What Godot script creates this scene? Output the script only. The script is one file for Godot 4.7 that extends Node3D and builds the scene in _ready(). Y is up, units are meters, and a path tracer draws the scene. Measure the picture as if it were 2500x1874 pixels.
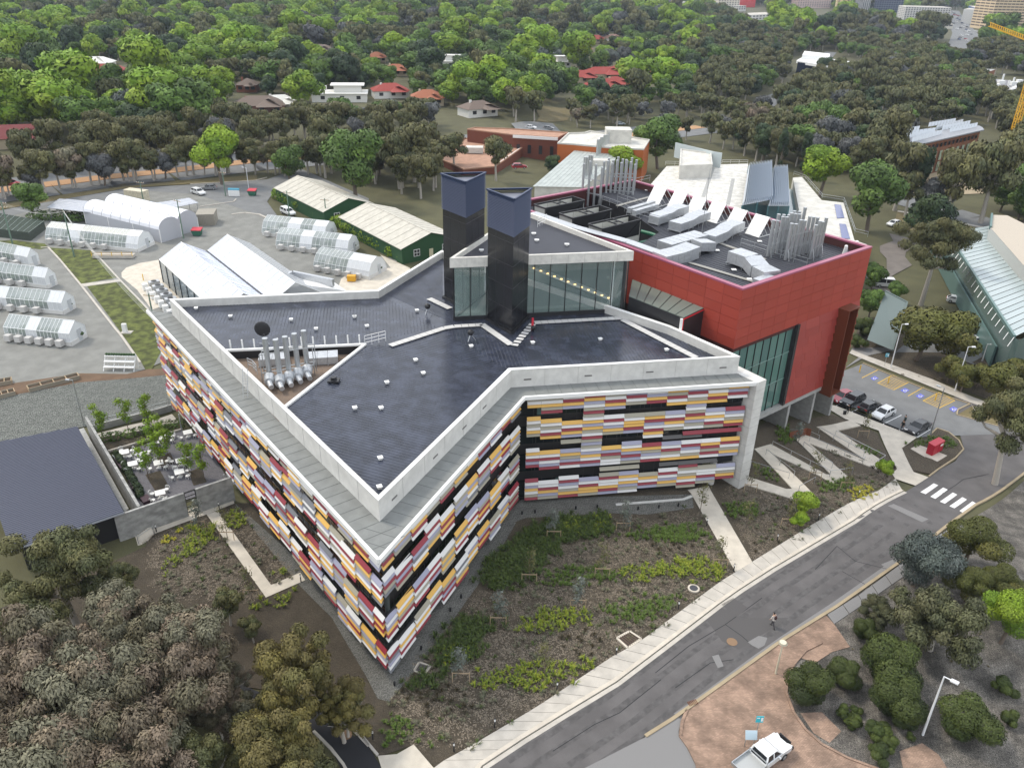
extends Node3D

const I := Transform3D.IDENTITY

# ---------- terrain: the ground falls by four metres from the laboratory to the car park
func gh(x: float, z: float) -> float:
	return -4.0 * smoothstep(80.0, 108.0, 0.75 * x - 0.66 * z) * smoothstep(0.0, 22.0, x)

func on(p: Vector2, dh := 0.0) -> Vector3:
	return Vector3(p.x, gh(p.x, p.y) + dh, p.y)

func V(x: float, y: float, z: float) -> Vector3: return Vector3(x, y, z)

func A3(a: Array) -> PackedVector3Array: return PackedVector3Array(a)

func A2(a: Array) -> PackedVector2Array: return PackedVector2Array(a)

func v2(a: Array) -> PackedVector2Array:
	var r := PackedVector2Array()
	for i in range(0, a.size(), 2):
		r.append(Vector2(a[i], a[i + 1]))
	return r

func v3(a: Array) -> PackedVector3Array:
	var r := PackedVector3Array()
	for i in range(0, a.size(), 3):
		r.append(Vector3(a[i], a[i + 1], a[i + 2]))
	return r

# ---------- mesh builder: counter-clockwise from outside in, clockwise out
class B:
	var v := PackedVector3Array()
	var n := PackedVector3Array()
	var c := PackedColorArray()
	var uv := PackedVector2Array()
	var col := Color.WHITE
	func tri(a: Vector3, b: Vector3, d: Vector3) -> void:
		var m := (b - a).cross(d - a).normalized()
		v.append(a); v.append(d); v.append(b)
		n.append(m); n.append(m); n.append(m)
		c.append(col); c.append(col); c.append(col)
	func trin(a: Vector3, b: Vector3, d: Vector3, na: Vector3, nb: Vector3, nd: Vector3) -> void:
		v.append(a); v.append(d); v.append(b)
		n.append(na); n.append(nd); n.append(nb)
		c.append(col); c.append(col); c.append(col)
	func quad(a: Vector3, b: Vector3, d: Vector3, e: Vector3) -> void:
		tri(a, b, d); tri(a, d, e)
	func up(a: Vector3, b: Vector3, d: Vector3) -> void:
		if (b - a).cross(d - a).y < 0.0:
			tri(a, d, b)
		else:
			tri(a, b, d)
	func box(o: Vector3, s: Vector3, bs := Basis()) -> void:
		var x := bs.x * s.x * 0.5
		var y := bs.y * s.y * 0.5
		var z := bs.z * s.z * 0.5
		quad(o - x - y + z, o + x - y + z, o + x + y + z, o - x + y + z)
		quad(o + x - y - z, o - x - y - z, o - x + y - z, o + x + y - z)
		quad(o + x - y + z, o + x - y - z, o + x + y - z, o + x + y + z)
		quad(o - x - y - z, o - x - y + z, o - x + y + z, o - x + y - z)
		quad(o - x + y + z, o + x + y + z, o + x + y - z, o - x + y - z)
		quad(o - x - y - z, o + x - y - z, o + x - y + z, o - x - y + z)
	func bar(a: Vector3, b: Vector3, w: float, h: float, u := Vector3.UP) -> void:
		var d := b - a
		if d.length() < 0.0001:
			return
		var z := d.normalized()
		if absf(z.dot(u)) > 0.98:
			u = Vector3.RIGHT
		var x := u.cross(z).normalized()
		box((a + b) * 0.5, Vector3(w, h, d.length()), Basis(x, z.cross(x), z))
	func path(p: PackedVector3Array, w: float, h: float) -> void:
		for i in p.size() - 1:
			bar(p[i], p[i + 1], w, h)
	# upright prism over a plan (x, z)
	func prism(p: PackedVector2Array, y0: float, y1: float, top := true, bottom := true) -> void:
		var s := -1.0 if Geometry2D.is_polygon_clockwise(p) else 1.0
		for i in p.size():
			var a := p[i]
			var b := p[(i + 1) % p.size()]
			var a0 := Vector3(a.x, y0, a.y)
			var b0 := Vector3(b.x, y0, b.y)
			var a1 := Vector3(a.x, y1, a.y)
			var b1 := Vector3(b.x, y1, b.y)
			if s > 0.0:
				quad(a0, a1, b1, b0)
			else:
				quad(b0, b1, a1, a0)
		flat(p, y1 if top else y0, false, top, bottom, y0)
	func flat(p: PackedVector2Array, y1: float, _x := false, top := true, bottom := false, y0 := 0.0) -> void:
		var t := Geometry2D.triangulate_polygon(p)
		for i in range(0, t.size(), 3):
			var a := p[t[i]]
			var b := p[t[i + 1]]
			var d := p[t[i + 2]]
			if top:
				up(Vector3(a.x, y1, a.y), Vector3(b.x, y1, b.y), Vector3(d.x, y1, d.y))
			if bottom:
				var k := v.size()
				up(Vector3(a.x, y0, a.y), Vector3(b.x, y0, b.y), Vector3(d.x, y0, d.y))
				var q := v[k + 1]
				v[k + 1] = v[k + 2]
				v[k + 2] = q
				for j in 3:
					n[k + j] = -n[k + j]
	# walls standing on an open or closed line of plan points, with thickness to the left
	func wall(p: PackedVector2Array, y0: float, y1: float, th: float, closed := false) -> void:
		var m := p.size()
		for i in (m if closed else m - 1):
			var a := p[i]
			var b := p[(i + 1) % m]
			var d := (b - a).normalized()
			bar(Vector3(a.x, (y0 + y1) * 0.5, a.y), Vector3(b.x + d.x * th * 0.0, (y0 + y1) * 0.5, b.y), th, y1 - y0)
	func tube(a: Vector3, b: Vector3, r0: float, r1: float, k := 8, caps := true) -> void:
		var z := (b - a).normalized()
		var u := Vector3.UP if absf(z.y) < 0.9 else Vector3.RIGHT
		var x := u.cross(z).normalized()
		var y := z.cross(x)
		for i in k:
			var t0 := TAU * i / k
			var t1 := TAU * (i + 1) / k
			var e0 := x * cos(t0) + y * sin(t0)
			var e1 := x * cos(t1) + y * sin(t1)
			trin(a + e0 * r0, a + e1 * r0, b + e1 * r1, e0, e1, e1)
			trin(a + e0 * r0, b + e1 * r1, b + e0 * r1, e0, e1, e0)
			if caps:
				tri(b, b + e0 * r1, b + e1 * r1)
				tri(a, a + e1 * r0, a + e0 * r0)
	func pipe(p: PackedVector3Array, r: float, k := 7) -> void:
		for i in p.size() - 1:
			tube(p[i], p[i + 1], r, r, k)
	func ball(o: Vector3, r: Vector3, k := 10, h := 6) -> void:
		for j in h:
			for i in k:
				var q := []
				for e in [[0, 0], [1, 0], [1, 1], [0, 1]]:
					var ph: float = PI * (j + e[1]) / h
					var th: float = TAU * (i + e[0]) / k
					q.append(Vector3(sin(ph) * cos(th), cos(ph), -sin(ph) * sin(th)))
				var w := []
				for e in q:
					w.append((e / r).normalized())
				if j < h - 1:
					trin(o + q[0] * r, o + q[3] * r, o + q[2] * r, w[0], w[3], w[2])
				if j > 0:
					trin(o + q[0] * r, o + q[2] * r, o + q[1] * r, w[0], w[2], w[1])
	# a loft through rings of equal size; each ring counter-clockwise seen from the end it runs to
	func loft(r: Array, cap := true) -> void:
		for j in r.size() - 1:
			var a: PackedVector3Array = r[j]
			var b: PackedVector3Array = r[j + 1]
			var m := a.size()
			for i in m:
				quad(a[i], a[(i + 1) % m], b[(i + 1) % m], b[i])
		if cap:
			var e: PackedVector3Array = r[-1]
			for i in range(1, e.size() - 1):
				tri(e[0], e[i], e[i + 1])
			e = r[0]
			for i in range(1, e.size() - 1):
				tri(e[0], e[i + 1], e[i])
	func mesh(off := Vector3.ZERO) -> ArrayMesh:
		var m := ArrayMesh.new()
		if v.is_empty():
			return m
		if off != Vector3.ZERO:
			for i in v.size():
				v[i] -= off
		var a := []
		a.resize(Mesh.ARRAY_MAX)
		a[Mesh.ARRAY_VERTEX] = v
		a[Mesh.ARRAY_NORMAL] = n
		a[Mesh.ARRAY_COLOR] = c
		if uv.size() == v.size():
			a[Mesh.ARRAY_TEX_UV] = uv
		m.add_surface_from_arrays(Mesh.PRIMITIVE_TRIANGLES, a)
		return m

# ---------- scene objects
var taken := {}
var base_of := {}

func numbered(s: String) -> String:
	var k: int = taken.get(s, 0)
	taken[s] = k + 1
	return s if k == 0 else "%s_%03d" % [s, k]

func metas(o: Node, label: String, category: String, group := "", kind := "") -> void:
	if label: o.set_meta("label", label)
	if category: o.set_meta("category", category)
	if group: o.set_meta("group", group)
	if kind: o.set_meta("kind", kind)

# a Node3D at a thing's base; its parts are authored in world coordinates
func thing(called: String, label: String, category: String, at: Vector3, group := "") -> Node3D:
	var o := Node3D.new()
	o.name = numbered(called)
	add_child(o)
	o.position = at
	base_of[o] = at
	metas(o, label, category, group)
	return o

func part(parent: Node3D, called: String, b: B, m: Material) -> MeshInstance3D:
	var o := MeshInstance3D.new()
	o.name = called
	var at: Vector3 = base_of.get(parent, Vector3.ZERO)
	o.mesh = b.mesh(at)
	o.material_override = m
	parent.add_child(o, true)
	base_of[o] = at
	return o

# a part that reuses a mesh, placed in the thing's own axes
func piece(parent: Node3D, called: String, m: Mesh, mt: Material, t: Transform3D) -> MeshInstance3D:
	var o := MeshInstance3D.new()
	o.name = called
	o.mesh = m
	o.material_override = mt
	o.transform = t
	parent.add_child(o, true)
	return o

func solo(called: String, b: B, m: Material, label: String, category: String, at := Vector3.ZERO, group := "", kind := "") -> MeshInstance3D:
	var o := MeshInstance3D.new()
	o.name = numbered(called)
	o.mesh = b.mesh(at)
	o.material_override = m
	o.position = at
	add_child(o)
	metas(o, label, category, group, kind)
	base_of[o] = at
	return o

func struct(called: String, b: B, m: Material) -> MeshInstance3D:
	return solo(called, b, m, "", "", Vector3.ZERO, "", "structure")

func dup(o: Node3D, at: Vector3, turn := 0.0, label := "", size := 1.0) -> Node3D:
	var r: Node3D = o.duplicate()
	r.name = numbered(String(o.name).rstrip("0123456789").trim_suffix("_"))
	add_child(r)
	r.position = at
	r.rotation = Vector3(0, turn, 0)
	r.scale = Vector3.ONE * size
	if label: r.set_meta("label", label)
	return r

# ---------- materials
var mats := {}
var noise_tex := {}

func tex(kind: String, lo: float, hi: float, freq: float, seed_ := 1, size := 512) -> NoiseTexture2D:
	var key := "%s %.2f %.2f %.4f %d" % [kind, lo, hi, freq, seed_]
	if noise_tex.has(key):
		return noise_tex[key]
	var f := FastNoiseLite.new()
	f.seed = seed_
	f.frequency = freq
	f.fractal_octaves = 5
	f.fractal_gain = 0.55
	if kind == "cell":
		f.noise_type = FastNoiseLite.TYPE_CELLULAR
		f.cellular_return_type = FastNoiseLite.RETURN_CELL_VALUE
		f.fractal_type = FastNoiseLite.FRACTAL_NONE
	elif kind == "edge":
		f.noise_type = FastNoiseLite.TYPE_CELLULAR
		f.cellular_return_type = FastNoiseLite.RETURN_DISTANCE
		f.fractal_type = FastNoiseLite.FRACTAL_NONE
	else:
		f.noise_type = FastNoiseLite.TYPE_SIMPLEX_SMOOTH
	var t := NoiseTexture2D.new()
	t.width = size
	t.height = size
	t.seamless = true
	t.noise = f
	var g := Gradient.new()
	g.set_color(0, Color(lo, lo, lo))
	g.set_color(1, Color(hi, hi, hi))
	g.set_offset(0, 0.2)
	g.set_offset(1, 0.8)
	t.color_ramp = g
	noise_tex[key] = t
	return t

func TF() -> Texture2D: return tex("simplex", 0.9, 1.0, 0.11, 5)

func TG() -> Texture2D: return tex("simplex", 0.76, 1.0, 0.05, 3)

func TB() -> Texture2D: return tex("simplex", 0.9, 1.0, 0.012, 9)

func lin(r: float, g: float, b: float) -> Color:
	return Color(r, g, b).linear_to_srgb()

# plain paint
func paint(r: float, g: float, b: float, rough := 0.7, metal := 0.0) -> StandardMaterial3D:
	var key := "p%f %f %f %f %f" % [r, g, b, rough, metal]
	if mats.has(key):
		return mats[key]
	var m := StandardMaterial3D.new()
	m.albedo_color = lin(r, g, b)
	m.roughness = rough
	m.metallic = metal
	mats[key] = m
	return m

# a weathered surface: fine grain times coarse blotches, laid in world metres
func rough_mat(r: float, g: float, b: float, rough: float, grain: Texture2D, per_m: float, blotch: Texture2D = null, blotch_m := 0.08, bump := 0.0) -> StandardMaterial3D:
	var m := StandardMaterial3D.new()
	m.albedo_color = lin(r, g, b)
	m.roughness = rough
	m.albedo_texture = grain
	m.uv1_triplanar = true
	m.uv1_world_triplanar = true
	m.uv1_scale = Vector3.ONE * per_m
	if blotch:
		m.detail_enabled = true
		m.detail_blend_mode = BaseMaterial3D.BLEND_MODE_MUL
		m.detail_albedo = blotch
		m.detail_uv_layer = BaseMaterial3D.DETAIL_UV_2
		m.uv2_triplanar = true
		m.uv2_world_triplanar = true
		m.uv2_scale = Vector3.ONE * blotch_m
	if bump > 0.0:
		m.heightmap_enabled = true
		m.heightmap_texture = grain
		m.heightmap_scale = bump
	return m

func glass(r: float, g: float, b: float, a: float) -> StandardMaterial3D:
	var m := StandardMaterial3D.new()
	m.albedo_color = Color(lin(r, g, b), a)
	m.transparency = BaseMaterial3D.TRANSPARENCY_ALPHA
	m.roughness = 0.04
	return m

func tinted(m: StandardMaterial3D) -> StandardMaterial3D:
	m.vertex_color_use_as_albedo = true
	return m

# ---------- sheets laid on the terrain
func sheet(b: B, p: PackedVector2Array, off: float) -> void:
	if p.size() < 3:
		return
	var r := Rect2(p[0], Vector2.ZERO)
	for q in p:
		r = r.expand(q)
	var h0 := gh(r.position.x, r.position.y)
	var is_flat := true
	for i in 5:
		for j in 5:
			if absf(gh(r.position.x + r.size.x * i / 4.0, r.position.y + r.size.y * j / 4.0) - h0) > 0.004:
				is_flat = false
	if is_flat or maxf(r.size.x, r.size.y) < 2.2:
		var t := Geometry2D.triangulate_polygon(p)
		if t.is_empty():
			for q in Geometry2D.offset_polygon(p, 0.002):
				var u := Geometry2D.triangulate_polygon(q)
				for i in range(0, u.size(), 3):
					b.up(on(q[u[i]], off), on(q[u[i + 1]], off), on(q[u[i + 2]], off))
		for i in range(0, t.size(), 3):
			b.up(on(p[t[i]], off), on(p[t[i + 1]], off), on(p[t[i + 2]], off))
		return
	var wide := r.size.x > r.size.y
	var s := r.size
	if wide: s.x *= 0.5
	else: s.y *= 0.5
	for k in 2:
		var o := r.position + (Vector2(s.x, 0) if wide else Vector2(0, s.y)) * k
		var half := A2([o, o + Vector2(s.x, 0), o + s, o + Vector2(0, s.y)])
		for q in Geometry2D.intersect_polygons(p, half):
			sheet(b, q, off)

# a band between two lines of the same number of points, cut into slabs with open joints
func along(p: PackedVector2Array, t: float) -> Vector2:
	var total := 0.0
	for i in p.size() - 1:
		total += p[i].distance_to(p[i + 1])
	var d := t * total
	for i in p.size() - 1:
		var s := p[i].distance_to(p[i + 1])
		if d <= s or i == p.size() - 2:
			return p[i].lerp(p[i + 1], d / s)
		d -= s
	return p[-1]

# a solid laid on the terrain: a closed plan lifted by h with side faces
func kerbed(b: B, p: PackedVector2Array, h: float, off := 0.0) -> void:
	sheet(b, p, h + off)
	var s := Geometry2D.is_polygon_clockwise(p)
	for i in p.size():
		var a := p[i]
		var e := p[(i + 1) % p.size()]
		var k := maxi(1, int(a.distance_to(e) / 3.0))
		for j in k:
			var u := a.lerp(e, float(j) / k)
			var w := a.lerp(e, float(j + 1) / k)
			if s:
				b.quad(on(w, off - 0.1), on(w, h + off), on(u, h + off), on(u, off - 0.1))
			else:
				b.quad(on(u, off - 0.1), on(u, h + off), on(w, h + off), on(w, off - 0.1))

# a strip of given width along a line, as a raised kerb or a painted line
func strip(b: B, p: PackedVector2Array, wd: float, h: float, off: float) -> void:
	for i in p.size() - 1:
		var d := (p[i + 1] - p[i]).normalized()
		var s := Vector2(-d.y, d.x) * wd * 0.5
		var k := maxi(1, int(p[i].distance_to(p[i + 1]) / 2.5))
		for j in k:
			var u := p[i].lerp(p[i + 1], float(j) / k)
			var w := p[i].lerp(p[i + 1], float(j + 1) / k)
			if h > 0.0:
				var q := A2([u - s, w - s, w + s, u + s])
				var t := [on(q[0], h + off), on(q[1], h + off), on(q[2], h + off), on(q[3], h + off)]
				var g := [on(q[0], off - 0.05), on(q[1], off - 0.05), on(q[2], off - 0.05), on(q[3], off - 0.05)]
				b.up(t[0], t[1], t[2]); b.up(t[0], t[2], t[3])
				for m in 4:
					var f := (m + 1) % 4
					b.quad(g[f], t[f], t[m], g[m])
			else:
				b.up(on(u - s, off), on(w - s, off), on(w + s, off))
				b.up(on(u - s, off), on(w + s, off), on(u + s, off))

func grown(p: PackedVector2Array, d: float) -> PackedVector2Array:
	var r := Geometry2D.offset_polygon(p, d, Geometry2D.JOIN_MITER)
	return r[0] if r.size() else p

# ---------- shared materials
var M := {}

func make_materials() -> void:
	var grain := TG()
	var fine := tex("simplex", 0.9, 1.0, 0.11, 5)
	var blotch := TB()
	var soft := tex("simplex", 0.92, 1.0, 0.01, 21)
	var stones := tex("cell", 0.35, 1.0, 0.09, 7)
	var chips := tex("cell", 0.45, 1.0, 0.16, 8)
	M.ground = rough_mat(0.125, 0.12, 0.055, 0.95, grain, 0.35, blotch, 0.02)
	M.asphalt = rough_mat(0.135, 0.127, 0.125, 0.9, fine, 1.3, tex("simplex", 0.88, 1.0, 0.014, 31), 0.035)
	M.asphalt_grey = rough_mat(0.2, 0.205, 0.205, 0.9, fine, 1.3, soft, 0.05)
	M.asphalt_dark = rough_mat(0.018, 0.018, 0.021, 0.85, fine, 1.0)
	M.patch = rough_mat(0.095, 0.09, 0.088, 0.9, fine, 1.0)
	M.patch_pale = rough_mat(0.26, 0.255, 0.25, 0.9, grain, 0.9)
	M.concrete = rough_mat(0.56, 0.52, 0.455, 0.85, fine, 0.8, soft, 0.11)
	M.concrete_new = rough_mat(0.66, 0.6, 0.5, 0.85, fine, 0.8, soft, 0.1)
	M.concrete_grey = rough_mat(0.42, 0.42, 0.4, 0.8, fine, 0.5, tex("simplex", 0.88, 1.0, 0.02, 44), 0.13)
	M.kerb_sand = rough_mat(0.42, 0.34, 0.22, 0.9, fine, 0.8, soft, 0.1)
	M.mulch = rough_mat(0.2, 0.16, 0.108, 0.95, chips, 1.1, blotch, 0.07, 4.0)
	M.gravel = rough_mat(0.33, 0.325, 0.29, 0.95, stones, 0.9, soft, 0.1, 4.0)
	M.bank = rough_mat(0.31, 0.325, 0.29, 0.95, stones, 0.45, soft, 0.1, 6.0)
	M.gravel_bed = rough_mat(0.4, 0.365, 0.315, 0.95, stones, 0.8, tex("simplex", 0.62, 1.0, 0.012, 61), 0.055, 3.0)
	M.yard = rough_mat(0.3, 0.3, 0.275, 0.95, grain, 0.5, blotch, 0.04)
	M.soil = rough_mat(0.2, 0.125, 0.075, 0.95, grain, 0.7, blotch, 0.06)
	M.lawn = rough_mat(0.2, 0.235, 0.05, 0.95, tex("simplex", 0.6, 1.0, 0.09, 71), 0.6, tex("simplex", 0.6, 1.0, 0.015, 72), 0.06)
	M.dry_grass = rough_mat(0.27, 0.22, 0.1, 0.95, tex("simplex", 0.6, 1.0, 0.09, 71), 0.6, blotch, 0.05)
	M.paver = rough_mat(0.44, 0.32, 0.245, 0.9, fine, 0.9, tex("simplex", 0.78, 1.0, 0.013, 81), 0.06)
	var im := Image.create(256, 256, false, Image.FORMAT_RGB8)
	im.fill(Color(0.86, 0.84, 0.82))
	var rng := RandomNumberGenerator.new()
	rng.seed = 2
	for row in 16:
		for k in 8:
			var c := rng.randf_range(0.86, 1.0)
			im.fill_rect(Rect2i((k * 32 + (row % 2) * 16) % 256, row * 16, 32, 16), Color(0.74, 0.71, 0.68))
			im.fill_rect(Rect2i((k * 32 + (row % 2) * 16) % 256 + 1, row * 16 + 2, 14, 13), Color(c, c * 0.97, c * 0.95))
			im.fill_rect(Rect2i((k * 32 + 15 + (row % 2) * 16) % 256, row * 16 + 2, 15, 13), Color(c, c * 0.97, c * 0.95))
	M.paver.albedo_texture = ImageTexture.create_from_image(im)
	M.paver.uv1_scale = Vector3.ONE * 0.55
	M.orange_gravel = rough_mat(0.46, 0.27, 0.14, 0.95, fine, 0.6)
	M.parapet = rough_mat(0.72, 0.71, 0.67, 0.75, fine, 0.35, soft, 0.12)
	M.fascia = rough_mat(0.74, 0.72, 0.66, 0.6, soft, 0.2)
	M.ledge = rough_mat(0.225, 0.235, 0.225, 0.7, fine, 0.9, soft, 0.1)
	M.white = paint(0.78, 0.78, 0.76, 0.5)
	M.dark = paint(0.012, 0.012, 0.014, 0.5)
	M.dark_wall = paint(0.02, 0.02, 0.022, 0.4)
	M.steel = paint(0.5, 0.52, 0.53, 0.38, 0.75)
	M.zinc = rough_mat(0.56, 0.58, 0.6, 0.42, soft, 0.4)
	M.zinc.metallic = 0.55
	M.yellow = paint(0.7, 0.43, 0.03, 0.6)
	M.rubber = paint(0.015, 0.015, 0.016, 0.8)
	M.wood = paint(0.4, 0.3, 0.19, 0.9)
	M.bark = rough_mat(0.2, 0.16, 0.125, 0.95, grain, 1.2)
	M.gum_bark = rough_mat(0.5, 0.46, 0.4, 0.9, grain, 0.5)
	M.pole_green = paint(0.13, 0.2, 0.15, 0.7)
	M.lamp_white = paint(0.72, 0.73, 0.74, 0.45)

func make_sky() -> void:
	var cam := Camera3D.new()
	cam.name = "camera"
	cam.position = V(0, 56, 0)
	cam.basis = Basis(Vector3.RIGHT, deg_to_rad(-27.5)) * Basis(Vector3.BACK, deg_to_rad(1.26))
	cam.fov = 50.87
	cam.near = 0.5
	cam.far = 9000.0
	add_child(cam)
	cam.current = true
	var e := Environment.new()
	e.background_mode = Environment.BG_SKY
	var sky := Sky.new()
	var sm := ProceduralSkyMaterial.new()
	sm.sky_top_color = Color(0.86, 0.89, 0.94)
	sm.sky_horizon_color = Color(0.93, 0.94, 0.95)
	sm.sky_curve = 0.25
	sm.ground_bottom_color = Color(0.25, 0.25, 0.22)
	sm.ground_horizon_color = Color(0.6, 0.6, 0.58)
	var f := FastNoiseLite.new()
	f.seed = 12
	f.frequency = 0.006
	f.fractal_octaves = 5
	var nt := NoiseTexture2D.new()
	nt.width = 1024
	nt.height = 512
	nt.seamless = true
	nt.noise = f
	var g := Gradient.new()
	g.set_color(0, Color(1, 1, 1, 0.0))
	g.set_color(1, Color(1, 1, 1, 0.35))
	nt.color_ramp = g
	sm.sky_cover = nt
	sm.sky_energy_multiplier = 1.0
	sky.sky_material = sm
	e.sky = sky
	e.tonemap_mode = Environment.TONE_MAPPER_LINEAR
	e.tonemap_exposure = 1.5
	e.fog_enabled = true
	e.fog_density = 0.00009
	e.fog_light_color = Color(0.80, 0.85, 0.92)
	e.sdfgi_enabled = true
	e.ssao_enabled = true
	e.ssil_enabled = true
	var we := WorldEnvironment.new()
	we.name = "daylight"
	we.environment = e
	add_child(we)
	var sun := DirectionalLight3D.new()
	sun.name = "sun"
	sun.light_color = Color(1.0, 0.96, 0.9)
	sun.light_energy = 0.5
	sun.light_angular_distance = 11.0
	sun.shadow_enabled = true
	sun.rotation_degrees = V(-52, -118, 0)
	add_child(sun)

func make_ground() -> void:
	var xs := []
	var zs := []
	var x := -3000.0
	while x <= 3400.0:
		xs.append(x)
		x += 3.0 if x >= -6.0 and x < 120.0 else (20.0 if absf(x) < 300.0 else 150.0)
	var z := 120.0
	while z >= -4600.0:
		zs.append(z)
		z -= 3.0 if z <= -30.0 and z > -200.0 else (20.0 if z > -500.0 else 150.0)
	var b := B.new()
	for i in xs.size() - 1:
		for j in zs.size() - 1:
			var q := [on(Vector2(xs[i], zs[j]), -0.1), on(Vector2(xs[i + 1], zs[j]), -0.1), on(Vector2(xs[i + 1], zs[j + 1]), -0.1), on(Vector2(xs[i], zs[j + 1]), -0.1)]
			b.up(q[0], q[1], q[2])
			b.up(q[0], q[2], q[3])
	struct("ground", b, M.ground)

func lay(called: String, p: PackedVector2Array, off: float, m: Material) -> void:
	var b := B.new()
	sheet(b, p, off)
	if b.v.is_empty(): print("EMPTY ", called, p)
	struct(called, b, m)

func make_paving() -> void:
	lay("garden_bed", v2([-38.85,-68.12,-39.35,-70.68,-34.24,-73.89,-31.81,-76.05,1.43,-82.57,26.93,-84.01,34.36,-98.13,38.29,-103.06,43,-104.8,49.1,-107.7,50.9,-105.4,53.8,-102.3,51.78,-90.7,49.65,-86.91,49.94,-87.53,36.25,-75.08,23.77,-65.92,21.88,-64.45,14.16,-57.42,12.78,-56.1,9.59,-53.86,2.65,-48.09,-2.66,-44.17,-5.43,-42.27,-7.49,-44.13,-9.88,-43.06,-14.04,-47.3,-16.14,-48.81,-25.11,-50.01,-29.78,-47.22,-40.35,-43.67,-48.84,-58.49,-43.2,-63.46]), 0.0, M.mulch)
	lay("garden_bed", v2([31.56,-60.07,41.83,-67.84,52.88,-76.77,68.7,-90.4,76.3,-92.2,44.97,-42.78,27.4,-41.62,24.67,-45.35,24.51,-50.47,26.25,-54.34]), 0.0, M.gravel_bed)
	lay("garden_bed", v2([60.2,-130.2,63.1,-126.3,69.9,-120.9,77.5,-111.5,80.5,-109.5,83.8,-104.6,98,-128,89,-130.3,84.1,-141.8,76.8,-147.1,68.5,-146.6,62.6,-136]), 0.0, M.mulch)
	lay("gravel_strip", v2([-31.86,-76.21,-29.67,-73.12,-27.07,-69.95,-23.33,-65.41,-20.88,-62.44,-16.79,-58.13,-12.31,-51.11,-10.9,-48.69,-9.86,-48.42,-7.13,-53.68,-2.09,-65.33,0.81,-73.6,0.67,-73.73,1.84,-74.54,11.73,-75.83,15.9,-75.69,21.57,-77.2,21.86,-79.94,1.55,-78.25,-3.36,-70.19,-11.32,-54.26,-18.27,-62.78]), 0.03, M.gravel)
	lay("road", v2([-2.26,-41.76,1.38,-44.75,5.03,-47.47,9.58,-50.79,14.78,-55.33,20.72,-60.65,23.4,-62.88,27.5,-66.17,39.27,-74.98,49.53,-83.83,55.59,-89.85,58.31,-92.6,61.8,-95,64.7,-98.6,65.8,-101.9,63.4,-104.2,71.1,-114.5,79.4,-107.4,71.5,-93.3,58.19,-82.91,54.03,-78.87,41.47,-67.83,32.79,-61.26,25.95,-56.49,15.92,-48.62,12.52,-46.33,6.59,-41.98]), 0.03, M.asphalt)
	lay("car_park", v2([50.7,-113.5,55.7,-122.4,60.4,-125.6,64.1,-120.3,67.6,-115.7,72,-111.6,69.2,-109.8,68.3,-108.2,73.3,-104.6,72,-102.6,60.9,-101.5,58.8,-101]), 0.05, M.asphalt_grey)
	lay("car_park_beyond", v2([83.1,-145.8,90.9,-146.7,91.3,-133.8,89.4,-126.3,84.5,-130.7,80,-127.1,83.8,-116.2,85.1,-118.6,76.6,-131,71.7,-130.8,68.4,-130.6,66.6,-129.1,71.4,-134.3]), 0.05, M.asphalt_grey)
	lay("driveway", v2([-13.45,-44.37,-11.68,-45.05,-9.43,-41.88,-12.33,-41.37,-14.53,-44.65]), 0.05, M.asphalt_dark)
	lay("driveway", v2([-23.73,-50.23,-19.78,-48.53,-15.45,-48.3,-13.81,-46.46,-11.78,-44.41,-9.82,-41.43,-11.62,-41.39,-13.66,-43.73,-15.61,-45.27,-19.91,-46.97]), 0.04, M.asphalt_dark)
	var b := B.new()
	strip(b, v2([-15.67,-48.65,-13.74,-46.8,-12.55,-45.67,-10.88,-43.96,-12.01,-45.36,-10.02,-43.14]), 0.22, 0.13, 0.0)
	strip(b, v2([-15.61,-45.27,-13.84,-43.65,-12.57,-42.24,-12.1,-41.52]), 0.22, 0.13, 0.0)
	struct("kerb", b, M.concrete)
	var inner := v2([-2.26,-41.76,-1.84,-42.51,1.38,-45.1,5.05,-47.85,9.62,-51.2,14.87,-55.89,20.87,-61.31,23.56,-63.58,27.69,-66.83,39.48,-75.55,49.27,-84.19])
	var outer := v2([-5.89,-41.67,-5.43,-42.27,-2.66,-44.17,2.65,-48.09,9.59,-53.86,12.78,-56.1,14.16,-57.42,21.88,-64.45,23.77,-65.92,33.5,-73.61,45.63,-82.84,49.94,-87.53])
	var path := B.new()
	var foot := struct("footpath", path, M.concrete)
	var mid := PackedVector2Array()
	var slabs := 44
	for i in slabs:
		var s := B.new()
		var t0 := float(i) / slabs + 0.0004
		var t1 := float(i + 1) / slabs - 0.0004
		var q := A2([along(inner, t0), along(inner, t1), along(outer, t1), along(outer, t0)])
		kerbed(s, q, 0.12)
		part(foot, "paving_slab", s, M.concrete)
	b = B.new()
	strip(b, inner, 0.35, 0.135, 0.0)
	struct("kerb", b, M.concrete_new)
	b = B.new()
	var gutter := PackedVector2Array()
	for p in inner:
		gutter.append(p + Vector2(0.3, 0.36))
	strip(b, gutter, 0.4, 0.0, 0.045)
	struct("gutter", b, M.concrete)
	b = B.new()
	var far_kerb := v2([11.58,-45.49,14.05,-47.2,15.85,-48.59,20.56,-52.26,25.94,-56.45,32.77,-61.22,41.49,-67.88,46.77,-72.06,54.16,-79.12,58.3,-83.12,70.9,-93.1])
	strip(b, far_kerb, 0.3, 0.14, 0.0)
	struct("kerb", b, M.kerb_sand)
	b = B.new()
	strip(b, v2([14.53,-47.55,17.71,-50.01,23.01,-54.25,26.36,-56.82,32.91,-61.62,41.7,-68.38]), 0.7, 0.0, 0.04)
	struct("gutter", b, M.patch_pale)
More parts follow.
